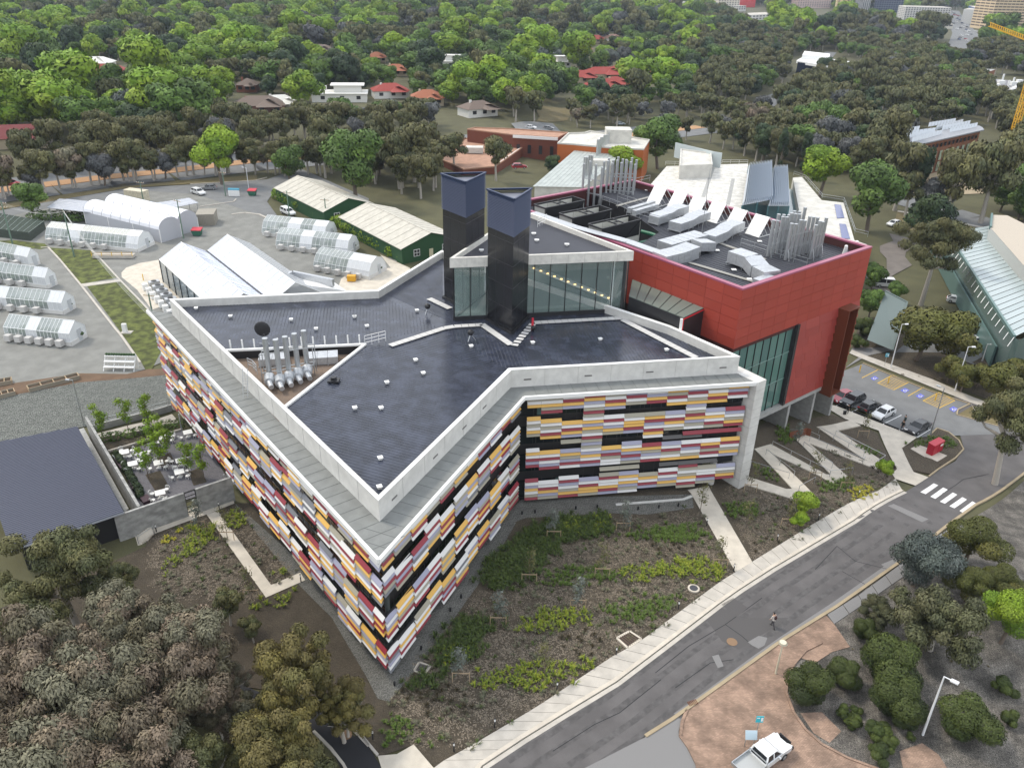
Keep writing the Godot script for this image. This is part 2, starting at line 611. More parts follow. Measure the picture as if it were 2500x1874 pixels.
	lay("paved_corner", v2([11.56,-45.41,15.16,-47.91,14.41,-46.05,14.36,-45.4,14.94,-44.46,15.32,-42.94,15.28,-42.05,5.35,-41.81]), 0.04, M.patch_pale)
	lay("brick_paving", v2([15.5,-48.27,15.92,-48.59,20.56,-52.26,25.94,-56.45,31.27,-59.94,31.66,-58.72,32.12,-55.84,30.21,-55.16,28.22,-53.8,27.02,-54.36,25.78,-52.75,24.66,-50.47,24.55,-48.16,25.23,-46.25,25.96,-45.14,27.55,-43.85,29.59,-42.92,30.19,-42.13,14.96,-41.75,15.32,-42.94,14.94,-44.46,14.46,-45.56,14.85,-46.97]), 0.05, M.paver)
	lay("brick_paving", v2([25.13,-48.18,27.01,-48.31,27.98,-46.4,26.61,-45.24,25.62,-46.18]), 0.03, M.paver)
	lay("brick_paving", v2([32.07,-44.59,34.27,-45.43,35.14,-44.35,35.35,-42.25,31.51,-42.16]), 0.03, M.paver)
	b = B.new()
	strip(b, v2([15.28,-42.05,15.32,-42.94,14.94,-44.46,14.46,-45.56,14.85,-46.97,15.5,-48.23]), 0.25, 0.14, 0.0)
	strip(b, v2([29.65,-56.29,27.74,-55.19,26.17,-53.54,25.04,-51.78,24.53,-50.28,24.55,-48.16,25.02,-46.49,25.94,-45.06,27.55,-43.85,29.69,-42.85]), 0.22, 0.12, 0.02)
	struct("kerb", b, M.paver)
	var lower := B.new()
	var walk := struct("footpath", lower, M.concrete)
	var in2 := v2([31.38,-60.02,36.01,-63.23,41.3,-67.42,46.08,-71.38,53.13,-77.22])
	var out2 := v2([31.63,-58.76,36.51,-62.33,41.63,-66.11,46.2,-69.64,53.11,-75.32])
	for i in 11:
		var s := B.new()
		kerbed(s, A2([along(in2, i / 11.0 + 0.002), along(in2, (i + 1) / 11.0 - 0.002), along(out2, (i + 1) / 11.0 - 0.002), along(out2, i / 11.0 + 0.002)]), 0.06)
		part(walk, "paving_slab", s, M.patch_pale)
	lay("road_repair", v2([21.24,-61.14,22.72,-62.13,23.79,-60.75,22.41,-59.45]), 0.045, M.patch)
	lay("road_repair", v2([22.66,-56.18,23.89,-57.01,24.65,-56.77,24.12,-55.81,23.46,-55.38,22.94,-55.78]), 0.045, M.patch_pale)
	lay("road_repair", v2([18.9,-54.33,19.56,-54.55,19.71,-53.16,19.14,-52.95]), 0.045, M.patch_pale)
	lay("road_repair", v2([39.76,-67.77,41.93,-68.93,41.64,-68.24,40.12,-67.11]), 0.045, M.patch_pale)
	b = B.new()
	var lane := v2([0.59,-42.57,9.13,-49.14,15.62,-54.84,27.15,-64.24,39.03,-73.29,48.7,-81.18])
	for o in [0.0, 1.5, 3.2, 4.6]:
		var q := PackedVector2Array()
		for e in lane: q.append(e + Vector2(0.62, 0.75) * (o - 0.4))
		strip(b, q, 0.55, 0.0, 0.036)
	struct("tyre_wear", b, rough_mat(0.118, 0.112, 0.11, 0.8, tex("simplex", 0.9, 1.0, 0.11, 5), 1.3, tex("simplex", 0.8, 1.0, 0.02, 33), 0.1))
	b = B.new()
	for q in [v2([13.39,-52.21,16.98,-55.5,21.04,-58.4,25.59,-62.22]), v2([21.04,-58.4,22.29,-56.91,22.73,-56.19]), v2([32.4,-66.73,36.07,-70.7,37.17,-68.22,40.24,-66.99]), v2([3.92,-43.87,7.48,-46.53,9.7,-47.77,13.79,-51.46]), v2([14.9,-50.57,18.58,-53.52,20.81,-53.98]), v2([35.15,-66.55,36.85,-64.55]), v2([54.12,-84.29,60.6,-90.32,64.8,-91.9])]:
		strip(b, q, 0.07, 0.0, 0.042)
	struct("road_crack_seal", b, M.asphalt_dark)
	lay("road_hump", v2([45.16,-79.11,46.19,-79.82,49.14,-76.98,47.88,-76.04]), 0.045, M.patch_pale)
	lay("road_repair", v2([19.28,-59.24,21.22,-60.67,22.88,-59.35,27.46,-59.49,21.56,-55.22,20.24,-56.22]), 0.038, M.patch)
	b = B.new()
	sheet(b, v2([51.83,-84.53,55.39,-88.08,55.8,-87.65,52.35,-84.16]), 0.05)
	var zebra := struct("crossing_stripe", b, M.white)
	for q in [v2([52.68,-83.6,56.21,-87.17,56.59,-86.69,53.11,-83.16]), v2([53.35,-82.5,56.91,-86.02,57.25,-85.54,53.82,-82.13]), v2([54.09,-81.57,57.62,-84.99,57.96,-84.47,54.53,-81.16]), v2([54.89,-80.64,58.48,-84.14,58.81,-83.64,55.12,-80.09])]:
		b = B.new()
		sheet(b, q, 0.05)
		struct("crossing_stripe", b, M.white)
	lay("footpath", v2([21.5,-80.82,24.25,-81.74,24.33,-80.67,26.03,-67.58,23.85,-65.87,21.8,-80.06]), 0.04, M.concrete_new)
	var ramp := B.new()
	for q in [v2([26.83,-83.28,29.52,-83.87,33.62,-81.35,34.35,-81.42,36.52,-80.7,34.21,-79.06]), v2([34.35,-81.42,36.52,-80.7,34.26,-89.84,35.02,-92.89,32.15,-90.75]), v2([35.02,-92.89,34.26,-89.84,38.81,-85.02,39.85,-83.2,42.93,-85.3,42.46,-85.95,39.93,-85.56]), v2([42.93,-85.3,40.57,-85.72,39.46,-97,41.71,-98.88,41.21,-95.4]), v2([41.71,-98.88,41.21,-95.4,48.32,-89.8,50.7,-92.87,47.8,-92.35]), v2([50.7,-92.87,47.98,-92.41,44.8,-102.4,47.8,-102]), v2([44.8,-102.4,47.8,-102,52,-104.1,51.1,-105.7])]:
		kerbed(ramp, q, 0.14)
	struct("ramp_path", ramp, M.concrete_new)
	b = B.new()
	sheet(b, v2([47.7,-111.7,50.5,-110.1,59.1,-101.1,55.6,-98,54,-90.84,55.53,-89.74,52.07,-86.35,49.94,-87.53,50.25,-89.19,51.8,-91.08,54.2,-102.8,50.4,-106.1]), 0.09)
	struct("footpath", b, M.concrete_new)
	b = B.new()
	kerbed(b, v2([55.6,-98,61,-101.6,63.2,-103.8,64.4,-102.7,64.8,-100.5,64.3,-98.2,62.2,-95.9,58.42,-92.84,56.31,-90.86,54.08,-91.25]), 0.12)
	struct("planted_island", b, M.mulch)
	b = B.new()
	strip(b, v2([61,-101.6,63.3,-103.9,64.5,-102.8,64.9,-100.5,64.4,-98.1,62.1,-95.7,58.31,-92.6,55.67,-90.01]), 0.2, 0.16, 0.0)
	strip(b, v2([60.5,-125.8,64.2,-120.5,67.7,-115.9,72.1,-111.8,69.2,-109.8,68.3,-108.2,73.5,-104.6]), 0.2, 0.15, 0.0)
	struct("kerb", b, M.kerb_sand)
	b = B.new()
	kerbed(b, v2([68.6,-108.3,72.2,-111.2,75.7,-107.7,73.6,-104.9]), 0.1)
	struct("planted_island", b, M.dry_grass)
	lay("footpath", v2([59.6,-129.8,61.6,-126.8,68.4,-117.5,72.5,-112.1,76.8,-107.8,77.6,-109.4,73.6,-114.3,69.9,-120.3,62.6,-128.6,60.6,-131.2]), 0.07, M.concrete)
	lay("footpath", v2([56.3,-123.3,62.4,-128.9,68.5,-131.6,68.3,-132.7,60.9,-132,59.8,-130.1,61.6,-129.2]), 0.06, M.patch_pale)
	b = B.new()
	for t in [[0.02, 0.2], [0.22, 0.41], [0.43, 0.61], [0.63, 0.8], [0.82, 0.98]]:
		var p := v2([50.6,-110.8,59.1,-101.6])
		strip(b, A2([p[0].lerp(p[1], t[0]), p[0].lerp(p[1], t[1])]), 0.25, 0.14, 0.0)
	struct("wheel_stop", b, M.rubber)
	b = B.new()
	for q in [v2([52.2,-108.3,54.8,-110.3]), v2([55.5,-104.7,59.6,-107.7]), v2([50.5,-110.2,52.5,-112]), v2([57.2,-102.9,60.8,-105.5]), v2([59.1,-101.1,62.2,-103.6])]:
		strip(b, q, 0.12, 0.0, 0.065)
	struct("bay_marking", b, M.white)
	b = B.new()
	for q in [v2([58.2,-120.1,62.1,-123.3]), v2([63.3,-114,67.2,-117.2])]:
		strip(b, q, 0.12, 0.0, 0.065)
	for q in [v2([60.1,-118.3,63.9,-121.5,65.4,-118.8,61.8,-116]), v2([65,-112.5,68.9,-115.5,70.2,-112.8,66.5,-110.2])]:
		for i in 4:
			strip(b, A2([q[i], q[(i + 1) % 4]]), 0.11, 0.0, 0.065)
		for i in 9:
			var t := (i + 0.5) / 9.0
			strip(b, A2([q[0].lerp(q[1], t), q[3].lerp(q[2], clampf(t + 0.06, 0, 1))]), 0.11, 0.0, 0.067)
	struct("bay_marking", b, M.yellow)
	for q in [v2([59.6,-120.1,60.7,-120.9,61,-120.1,59.8,-119.2]), v2([62.8,-115.9,64,-116.8,64.4,-116,63.2,-115]), v2([64.5,-114.1,65.7,-115,66,-114.1,64.8,-113.2]), v2([67.9,-110,69,-110.9,69.5,-110,68.2,-109])]:
		b = B.new()
		sheet(b, q, 0.07)
		var sq := struct("accessible_bay_symbol", b, paint(0.12, 0.14, 0.5, 0.7))
		b = B.new()
		var f := func(u: float, v: float) -> Vector2: return q[0].lerp(q[1], u).lerp(q[3].lerp(q[2], u), v)
		strip(b, A2([f.call(0.45, 0.2), f.call(0.45, 0.5), f.call(0.65, 0.5), f.call(0.8, 0.78)]), 0.14, 0.0, 0.085)
		var ring := PackedVector2Array()
		for i in 10:
			ring.append(f.call(0.42 + 0.22 * cos(i * 0.6 + 0.9), 0.62 + 0.22 * sin(i * 0.6 + 0.9)))
		strip(b, ring, 0.11, 0.0, 0.085)
		part(sq, "wheelchair_symbol", b, M.white)
	lay("yard", v2([-132.8,-184.6,-125.1,-191.6,-120.8,-198.5,-105.5,-216.2,-88.7,-223.3,-74,-228.6,-74,-223.7,-70.1,-216.6,-59.6,-194.6,-44.1,-181.9,-29.9,-161.6,-24.3,-167.5,-26.4,-146.7,-35.2,-142.6,-56.1,-109.8,-58.1,-108,-65.1,-107.9,-74.3,-102.9,-79.8,-100.1]), 0.0, M.yard)
	lay("yard_road", v2([-127.8,-189.2,-126.2,-193.5,-121.3,-199.6,-105.5,-217.1,-88.7,-223.3,-74.1,-228.9,-71.3,-230.8,-65.3,-245.2,-39.1,-212.3,-36.2,-195,-53,-212.8,-65.6,-225.4,-65.7,-217,-64.6,-206.8,-58.8,-194.7,-62.8,-194.4,-84.9,-212.7,-98.3,-215.1,-107,-204.8,-118.4,-194.1,-124.6,-183.8]), 0.03, M.asphalt_grey)
	lay("lawn", v2([-100.2,-166.2,-90.5,-165,-86.2,-159.8,-77.7,-148.9,-83.1,-145,-94.3,-159.3]), 0.03, M.lawn)
	lay("lawn", v2([-81.8,-143.6,-76,-146.8,-65.5,-133.6,-61.4,-126.7,-56.1,-115.7,-54.9,-108.7,-55.9,-109.5,-58,-112.6,-63.2,-119.8,-82.1,-145]), 0.03, M.lawn)
	lay("lawn", v2([-113.7,-169.8,-110.3,-170.7,-102.3,-168.7,-100.2,-166.2,-101.3,-164.9,-111.2,-167.4]), 0.03, M.lawn)
	lay("concrete_drive", v2([-78.2,-151.8,-78.5,-154.6,-77.1,-157.5,-74,-159.8,-68.4,-154.7,-61,-144.6,-62,-137.8,-64.5,-133,-71.1,-142.5,-77,-149.2]), 0.03, M.concrete_new)
	lay("concrete_drive", v2([-34.3,-151.1,-33.1,-154.7,-25.5,-158.1,-29,-166.4,-21.6,-158.3,-20.4,-152.7,-24.7,-144.4,-33.8,-143.8]), 0.03, M.concrete_new)
	lay("footpath", v2([-83.1,-145,-77.1,-147.8,-76,-146.9,-81.7,-143.6]), 0.05, M.concrete)
	var edge := B.new()
	strip(edge, v2([-101.8,-166.1,-100.4,-166.4,-94,-158.7,-82.9,-144.7,-66.9,-124.1,-65.5,-122.4,-57.8,-112]), 0.35, 0.1, 0.0)
	strip(edge, v2([-90.4,-165,-86.1,-159.8,-77.1,-148.2,-65.2,-133.2]), 0.3, 0.1, 0.0)
	strip(edge, v2([-90.5,-223.2,-74.1,-228.9,-71.9,-232.8]), 0.3, 0.14, 0.02)
	strip(edge, v2([-79.8,-200.7,-73,-206.1,-73.2,-208.6]), 0.3, 0.14, 0.02)
	strip(edge, v2([-69.8,-194.4,-67.1,-196,-63.2,-194.9,-60.7,-192.2]), 0.5, 0.14, 0.02)
	struct("kerb", edge, M.concrete)
	lay("gravel_bank", v2([-74.3,-98.8,-72.7,-100.2,-69.4,-102.8,-63.8,-105.2,-57.1,-106.9,-52.2,-108.2,-46.03,-97.25,-47.26,-97.43,-57.15,-92.44,-65.79,-88.06,-67.4,-87.2]), 0.03, M.bank)
	lay("soil", v2([-76.9,-103.3,-74.7,-103.6,-65.1,-107.9,-58.1,-108,-55.6,-109.8,-53.1,-109.9,-52.1,-108,-57,-106.6,-63.7,-105,-72.6,-99.9,-74.3,-98.8]), 0.04, M.soil)
	lay("verge", v2([-128.9,-198.2,-123.4,-203.5,-108.2,-222.5,-90.7,-229,-75.6,-235.5,-73.8,-229.6,-89,-224.3,-105.6,-217.5,-121.3,-199.6,-126.8,-194.5]), 0.05, M.dry_grass)
	var line := v2([-158,-186.8,-147.2,-200.6,-137.1,-212.5,-127.6,-219.8,-116.4,-229.2,-102.6,-237.6,-82.8,-253.1,-59.4,-265.4,-28.6,-281.7,77.7,-356])
	b = B.new()
	strip(b, line, 27.0, 0.0, 0.05)
	struct("road", b, M.asphalt_grey)
	b = B.new()
	strip(b, line, 6.0, 0.12, 0.05)
	struct("road_median", b, M.orange_gravel)
	b = B.new()
	strip(b, v2([-113.3,-251.9,-90,-266.4,-71.4,-277,-41.4,-292]), 2.5, 0.0, 0.07)
	struct("footpath", b, M.concrete)
	lay("forecourt", v2([96.8,-204.2,100.5,-200.2,100,-194.6,97.6,-192.4,94.7,-188.9,92.8,-185,91.8,-178.9,83.9,-171.1,81.1,-160.6,79.8,-160,76.4,-163.3,78.4,-172.4,84.4,-175,87.8,-183.5,88.2,-188.5,90,-193.2,95.2,-197.7]), 0.05, rough_mat(0.2, 0.175, 0.155, 0.9, TF(), 1.0, TB(), 0.04))
	lay("lawn", v2([107.5,-225,113.6,-222,127,-211.7,112.7,-206.1,102.8,-207.6,101.1,-212.1]), 0.04, M.dry_grass)
	b = B.new()
	strip(b, v2([108.1,-226.3,113.8,-222.5,124.6,-211.6,130.6,-202.3]), 1.6, 0.0, 0.08)
	struct("footpath", b, M.concrete)
	b = B.new()
	strip(b, v2([111.4,-246.2,114.3,-239.5,118.1,-232.3,122.9,-226.9,125.8,-220.7,127.8,-213.4,132.2,-201]), 11.0, 0.0, 0.06)
	struct("road", b, M.asphalt_grey)
	lay("building_site", v2([111,-262.2,131,-281,141.2,-284.5,148.1,-277.6,165.7,-289.6,158.2,-264.3,143.6,-249,129.1,-245.7,116.7,-246.6]), 0.07, M.kerb_sand)
	b = B.new()
	strip(b, v2([259.9,-726.7,162.5,-494.4,150.5,-475.3,137.2,-453.8,126.7,-429.7,112.4,-396.3,102.1,-389.7]), 9.0, 0.0, 0.05)
	strip(b, v2([153,-602.4,164.8,-610.5,185.7,-639.3]), 8.0, 0.0, 0.05)
	struct("road", b, M.asphalt_grey)
	b = B.new()
	strip(b, v2([155.3,-474.2,144.5,-458.3,136.9,-440.6,131.2,-418.3,130,-404]), 2.5, 0.0, 0.07)
	struct("footpath", b, M.concrete)
	lay("car_park_beyond", v2([160.4,-454.7,164.7,-434.8,166.6,-411,171,-394.6,155.5,-360.2,155.1,-372.5,153.1,-401.7,149.6,-421.7]), 0.06, M.concrete_grey)
	lay("car_park_beyond", v2([151.8,-459.5,162.6,-468.1,169.1,-432.7,166.6,-403.5,156.6,-410.4,149.4,-436.1]), 0.06, M.concrete_grey)
	lay("playing_field", v2([318.8,-680.2,356.4,-723.2,364.7,-695.5,340,-652.8,314.4,-657.9]), 0.06, M.lawn)
	b = B.new()
	strip(b, v2([786.6,-1629.1,661.3,-1354.5,568,-1142.6,504.7,-999.2,424.1,-837.1,369.7,-758.3,336,-718.7]), 26.0, 0.0, 0.08)
	struct("road", b, M.asphalt_grey)
	lay("park_grass", v2([6.7,-389.4,26.9,-403.2,21.8,-365.4,7.5,-341.9,9.2,-357]), 0.05, M.dry_grass)
	lay("car_park_beyond", v2([-2.6,-330.4,14.7,-350.1,17.5,-334.9,0.7,-309.7]), 0.05, M.asphalt_grey)

func ring(b: B, outer: PackedVector2Array, inner: PackedVector2Array, y0: float, y1: float) -> void:
	var m := outer.size()
	for i in m:
		var j := (i + 1) % m
		var o0 := V(outer[i].x, y0, outer[i].y)
		var o1 := V(outer[j].x, y0, outer[j].y)
		var i0 := V(inner[i].x, y0, inner[i].y)
		var i1 := V(inner[j].x, y0, inner[j].y)
		var u := V(0, y1 - y0, 0)
		b.up(o0 + u, o1 + u, i1 + u)
		b.up(o0 + u, i1 + u, i0 + u)
		var side := (o1 - o0).cross(Vector3.UP)
		if side.dot(o0 - i0) > 0.0:
			b.quad(o0, o1, o1 + u, o0 + u)
			b.quad(i1, i0, i0 + u, i1 + u)
		else:
			b.quad(o1, o0, o0 + u, o1 + u)
			b.quad(i0, i1, i1 + u, i0 + u)

func ribs(b: B, p: PackedVector2Array, d: Vector2, step: float, y: float, w := 0.05, h := 0.035) -> void:
	d = d.normalized()
	var s := Vector2(-d.y, d.x)
	var lo := 1e9
	var hi := -1e9
	for q in p:
		lo = minf(lo, q.dot(s))
		hi = maxf(hi, q.dot(s))
	var t := lo + step * 0.5
	while t < hi:
		var c := s * t
		for l in Geometry2D.intersect_polyline_with_polygon(A2([c - d * 400.0, c + d * 400.0]), p):
			var e := [V(l[0].x, y, l[0].y), V(l[-1].x, y, l[-1].y)]
			var a := V(s.x, 0, s.y) * w
			var top := V(0, h, 0)
			b.quad(e[0] - a, e[1] - a, e[1] - a * 0.35 + top, e[0] - a * 0.35 + top) if false else b.up(e[0] - a, e[1] - a, e[1] - a * 0.35 + top)
			b.up(e[0] - a, e[1] - a * 0.35 + top, e[0] - a * 0.35 + top)
			b.up(e[0] - a * 0.35 + top, e[1] - a * 0.35 + top, e[1] + a * 0.35 + top)
			b.up(e[0] - a * 0.35 + top, e[1] + a * 0.35 + top, e[0] + a * 0.35 + top)
			b.up(e[0] + a, e[1] + a, e[1] + a * 0.35 + top)
			b.up(e[0] + a, e[1] + a * 0.35 + top, e[0] + a * 0.35 + top)
		t += step

const SHADES := ["TWY...YWTWYT....WYWRLR....RWLYWTR", "TWYTR..YWTWRY....YWRWLR....WWRYLT", "WRYL....YWRYL.T..LYTLRW...WRLWTYR", "RYLWTRTWYLYTWRTLTWLYWRL....LWRYYT", "TWRYL..WRWLYT....YLRTWW.T.TRWWYRL", "LRWT...TWYYRL...LWYLRLT.T.LYWYLTW", "WLYR...TYRLWRYW..RYTLWR....TYWRL.", "YTRWY..LWRYWT..D.LWRTWY.D.WRWLYT.", "LRWTYLWTRYLTW.RD.WRLWTY.DRTWTYWRT", "TWYRY..LWYWRT.R..WYRTRW.D.TWWRLT.", "YLRW...RLWTYR.R..YRWTYL...LWTYR.."]

func make_lab() -> void:
	var at := V(-10, 0, -75)
	var t := thing("laboratory_building", "large Y-shaped laboratory with dark ribbed roofs, white parapet and striped coloured sunshades", "building", at)
	var F := Vector2(-10.13, -49.5)
	var I := Vector2(1.37, -76.77)
	var R := Vector2(27.95, -81.5)
	var L := Vector2(-48.44, -98.54)
	var par := v2([-10.8,-54.38,-0.13,-78.95])
	par.append_array(v2([26.04,-83.66,19.45,-92.18]))
	par.append_array(v2([-11.3,-119.6,-18.5,-102.14,-44.63,-97.32]))
	var body := A2([F + Vector2(-0.25, -3.2), I + Vector2(-1.0, -1.1), R + Vector2(-0.5, -1.2), par[3], Vector2(8, -108), Vector2(-9, -118), par[5], L + Vector2(1.6, -0.3)])
	var b := B.new()
	b.prism(body, 3.2, 14.05)
	part(t, "wall", b, M.dark_wall)
	b = B.new()
	var low := body.duplicate()
	low[2] = low[1].lerp(low[2], 0.84)
	low[3] = low[2] + Vector2(-3, -8)
	b.prism(low, -0.3, 3.2, false)
	part(t, "lower_wall", b, M.dark_wall)
	var gut := A2([F, I, R, par[2] + Vector2(0.5, 0.3), par[3] + Vector2(0.3, -0.2), par[4], par[5], par[6] + Vector2(-0.2, -0.4), L])
	b = B.new()
	b.prism(gut, 14.1, 14.46)
	part(t, "ledge", b, M.ledge)
	b = B.new()
	var trim := PackedVector3Array()
	for q in [L, F, I, R]:
		trim.append(V(q.x, 14.33, q.y))
	b.path(trim, 0.28, 0.42)
	part(t, "gutter", b, M.white)
	b = B.new()
	for s in [[L, F, 44], [F, I, 20], [I, R, 19]]:
		for i in range(1, s[2]):
			var u: Vector2 = s[0].lerp(s[1], float(i) / s[2])
			var d: Vector2 = (s[1] - s[0]).normalized()
			var n := Vector2(d.y, -d.x)
			var a := u + n * 0.2
			var e := u + n * 3.2
			b.bar(V(a.x, 14.465, a.y), V(e.x, 14.465, e.y), 0.03, 0.03)
	part(t, "ledge_seam", b, paint(0.12, 0.13, 0.125, 0.8)).set_meta("kind", "stuff")
	var inner := grown(par, -0.42)
	var order := PackedVector2Array()
	for p in par:
		var best := inner[0]
		for q in inner:
			if q.distance_to(p) < best.distance_to(p):
				best = q
		order.append(best)
	b = B.new()
	ring(b, par, order, 14.4, 16.6)
	part(t, "parapet", b, M.parapet)
	b = B.new()
	ring(b, grown_like(par, order, -0.06), grown_like(par, order, 0.5), 16.6, 16.66)
	part(t, "parapet_cap", b, M.white)
	b = B.new()
	for i in [6, 0, 1]:
		var p0 := par[i]
		var p1 := par[(i + 1) % par.size()]
		var d := (p1 - p0).normalized()
		var n := Vector2(d.y, -d.x) if (order[i] - p0).dot(Vector2(d.y, -d.x)) < 0.0 else Vector2(-d.y, d.x)
		var k := int(p0.distance_to(p1) / 3.6)
		for j in range(1, k):
			var u := p0.lerp(p1, float(j) / k)
			b.bar(V(u.x + n.x * 0.005, 14.5, u.y + n.y * 0.005), V(u.x + n.x * 0.005, 16.55, u.y + n.y * 0.005), 0.035, 0.02)
	part(t, "parapet_joint", b, paint(0.4, 0.39, 0.37, 0.9)).set_meta("kind", "stuff")
	var slot := B.new()
	slot.box(Vector3.ZERO, V(0.85, 0.16, 0.03))
	var slot_mesh := slot.mesh()
	for s in [[1, [0.07, 0.33, 0.6, 0.93]], [0, [0.09, 0.36, 0.58, 0.75]]]:
		for u in s[1]:
			var p0 := par[s[0]]
			var p1 := par[s[0] + 1]
			var q := p0.lerp(p1, u)
			var d := (p1 - p0).normalized()
			var n := Vector2(-d.y, d.x)
			piece(t, "overflow_slot", slot_mesh, paint(0.14, 0.135, 0.13, 0.8), Transform3D(Basis(V(d.x, 0, d.y), Vector3.UP, V(n.x, 0, n.y)), V(q.x, 15.35, q.y) + V(n.x, 0, n.y) * 0.02 - at))
	var N := v2([-33.36,-84.23,-17.49,-86.79,-23.07,-70.97])
	var roof := B.new()
	var notch := A2([N[0] + (N[0] - N[1]).normalized() * 4.0, N[1], N[2] + (N[2] - N[1]).normalized() * 4.0])
	var dk := rough_mat(0.05, 0.058, 0.086, 0.21, TF(), 0.5, tex("simplex", 0.7, 1.0, 0.012, 90), 0.06)
	dk.metallic = 0.0
	for q in Geometry2D.clip_polygons(order, notch):
		roof.flat(q, 15.6)
	part(t, "roof", roof, dk)
	var zone_f := v2([-11.09,-55.57,-0.28,-80.53,-8.68,-91.13,-14.61,-86.66])
	zone_f.append_array(A2([N[1], N[2]]))
	var mid_dir := I - F
	var right_dir := R - I
	for z in [[zone_f, Vector2(-mid_dir.y, mid_dir.x), "roof_sheet"], [v2([-0.28,-80.53,-8.68,-91.13,-7.94,-93.5,-3.77,-94.16,-0.02,-88.37,2.58,-95.16,13.95,-96.9,21.06,-85.27]), Vector2(-right_dir.y, right_dir.x), "roof_sheet"], [v2([14.61,-96.94,21.57,-85.39,25.06,-86.16,19.97,-93.99]), Vector2(-right_dir.y, right_dir.x), "roof_sheet"], [v2([-43.73,-97.79,-18.27,-102.33,-17.73,-102.69,-9.64,-92.62,-12.53,-90.66]) , Vector2(0, 0), "left"], [v2([-17.71,-103.32,-8,-94.3,-8.4,-99.33,-9.59,-101.64,-11,-117.7,-13.5,-119.9]), Vector2(1, -0.35), "roof_sheet"]]:
		var p: PackedVector2Array = z[0]
		var d: Vector2 = z[1]
		if z[2] == "left":
			p.append_array(A2([N[1] + Vector2(0, -0.15), N[0] + Vector2(0.15, -0.15)]))
			d = Vector2(-(N[1] - N[0]).y, (N[1] - N[0]).x)
		b = B.new()
		for q in Geometry2D.intersect_polygons(p, order):
			ribs(b, q, d, 0.42, 15.6)
		part(t, "roof_sheet", b, dk)
	b = B.new()
	for q in [N[0], N[1]]:
		pass
	b.bar(V(N[0].x, 15.68, N[0].y), V(N[1].x, 15.68, N[1].y), 0.3, 0.24)
	b.bar(V(N[1].x, 15.69, N[1].y), V(N[2].x, 15.69, N[2].y), 0.35, 0.26)
	part(t, "roof_edge", b, M.white)
	b = B.new()
	var floor_p := A2([N[0] + Vector2(-0.6, 0), N[1] + Vector2(0.6, 0), N[2] + Vector2(-0.4, 0.6)])
	b.flat(floor_p, 14.52)
	part(t, "plant_yard_floor", b, rough_mat(0.26, 0.19, 0.14, 0.9, TG(), 0.3, TB(), 0.1))
	b = B.new()
	b.bar(V(N[0].x, 14.4, N[0].y - 0.1), V(N[1].x, 14.4, N[1].y - 0.1), 0.1, 2.3)
	b.bar(V(N[1].x, 14.4, N[1].y), V(N[2].x, 14.4, N[2].y), 0.1, 2.3)
	part(t, "plant_yard_wall", b, M.dark_wall)
	var stick := B.new()
	stick.box(V(0, 0.55, 0), V(0.16, 1.1, 0.1))
	var stick_mesh := stick.mesh()
	for x in 12:
		var p := N[0].lerp(N[1], 0.035 + x * 0.0835)
		piece(t, "guard_post", stick_mesh, M.white, Transform3D(Basis(), V(p.x, 15.65, p.y - 0.5) - at))
	var vent := B.new()
	vent.box(V(0, 0.1, 0), V(0.34, 0.2, 0.34))
	vent.box(V(0, 0.23, 0), V(0.48, 0.05, 0.48))
	var vent_mesh := vent.mesh()
	for p in v3([-15.89,15.7,-71.27,-13.24,15.7,-71.39,-13.48,15.7,-77,-11.05,15.7,-82.69,-9.82,15.7,-79.41,-11.88,15.7,-62.07,-11.24,15.7,-57.5,-20.26,15.7,-94.89,-18.18,15.7,-92.02,-12.58,15.7,-97.4,-4.94,15.7,-86.76,2.38,15.7,-88.14,10.61,15.7,-89.59,18.25,15.7,-86.94]):
		piece(t, "roof_vent", vent_mesh, M.white, Transform3D(Basis(Vector3.UP, 0.4), p - V(0, 0.05, 0) - at))
	for p in v3([-41.02,15.7,-96.49,-35.81,15.7,-94.12,-27.98,15.7,-93.48,-24.23,15.7,-90.81,-20.23,15.7,-94.9]):
		piece(t, "roof_vent", vent_mesh, M.white, Transform3D(Basis(Vector3.UP, 0.2), p - V(0, 0.05, 0) - at))
	for line in [v3([-14.48,15.75,-86.48,-8.54,15.75,-91.97,-7.34,15.75,-92.56,-3.84,15.75,-93.28]), v3([-3.95,15.75,-93.38,-0.21,15.75,-87.46]), v3([0.15,15.75,-87.2,2.56,15.75,-94.16]), v3([2.67,15.75,-94.28,16.54,15.75,-96.97]), v3([14.05,15.75,-95.89,21.39,15.75,-84.98]), v3([-11.44,15.75,-101.76,-8.32,15.75,-98.38])]:
		b = B.new()
		for i in line.size() - 1:
			var k := int(line[i].distance_to(line[i + 1]) / 0.85)
			var stairs: bool = line[0].distance_to(line[-1]) < 7.5 and line[0].z < line[-1].z + 50.0 and line.size() == 2 and line[0].x < 4.0 and line[0].x > 0.0
			for j in k:
				b.bar(line[i].lerp(line[i + 1], (j + 0.02) / k), line[i].lerp(line[i + 1], (j + (0.6 if stairs else 0.96)) / k), 0.85, 0.07)
		part(t, "roof_walkway", b, rough_mat(0.6, 0.59, 0.57, 0.7, TF(), 1.5))
	var dark_glass := paint(0.012, 0.016, 0.018, 0.06)
	var teal := paint(0.10, 0.17, 0.16, 0.12)
	var rng := RandomNumberGenerator.new()
	rng.seed = 4
	var screens := [[L, F, 24], [F, I, 11], [I, R, 11]]
	var pane := {}
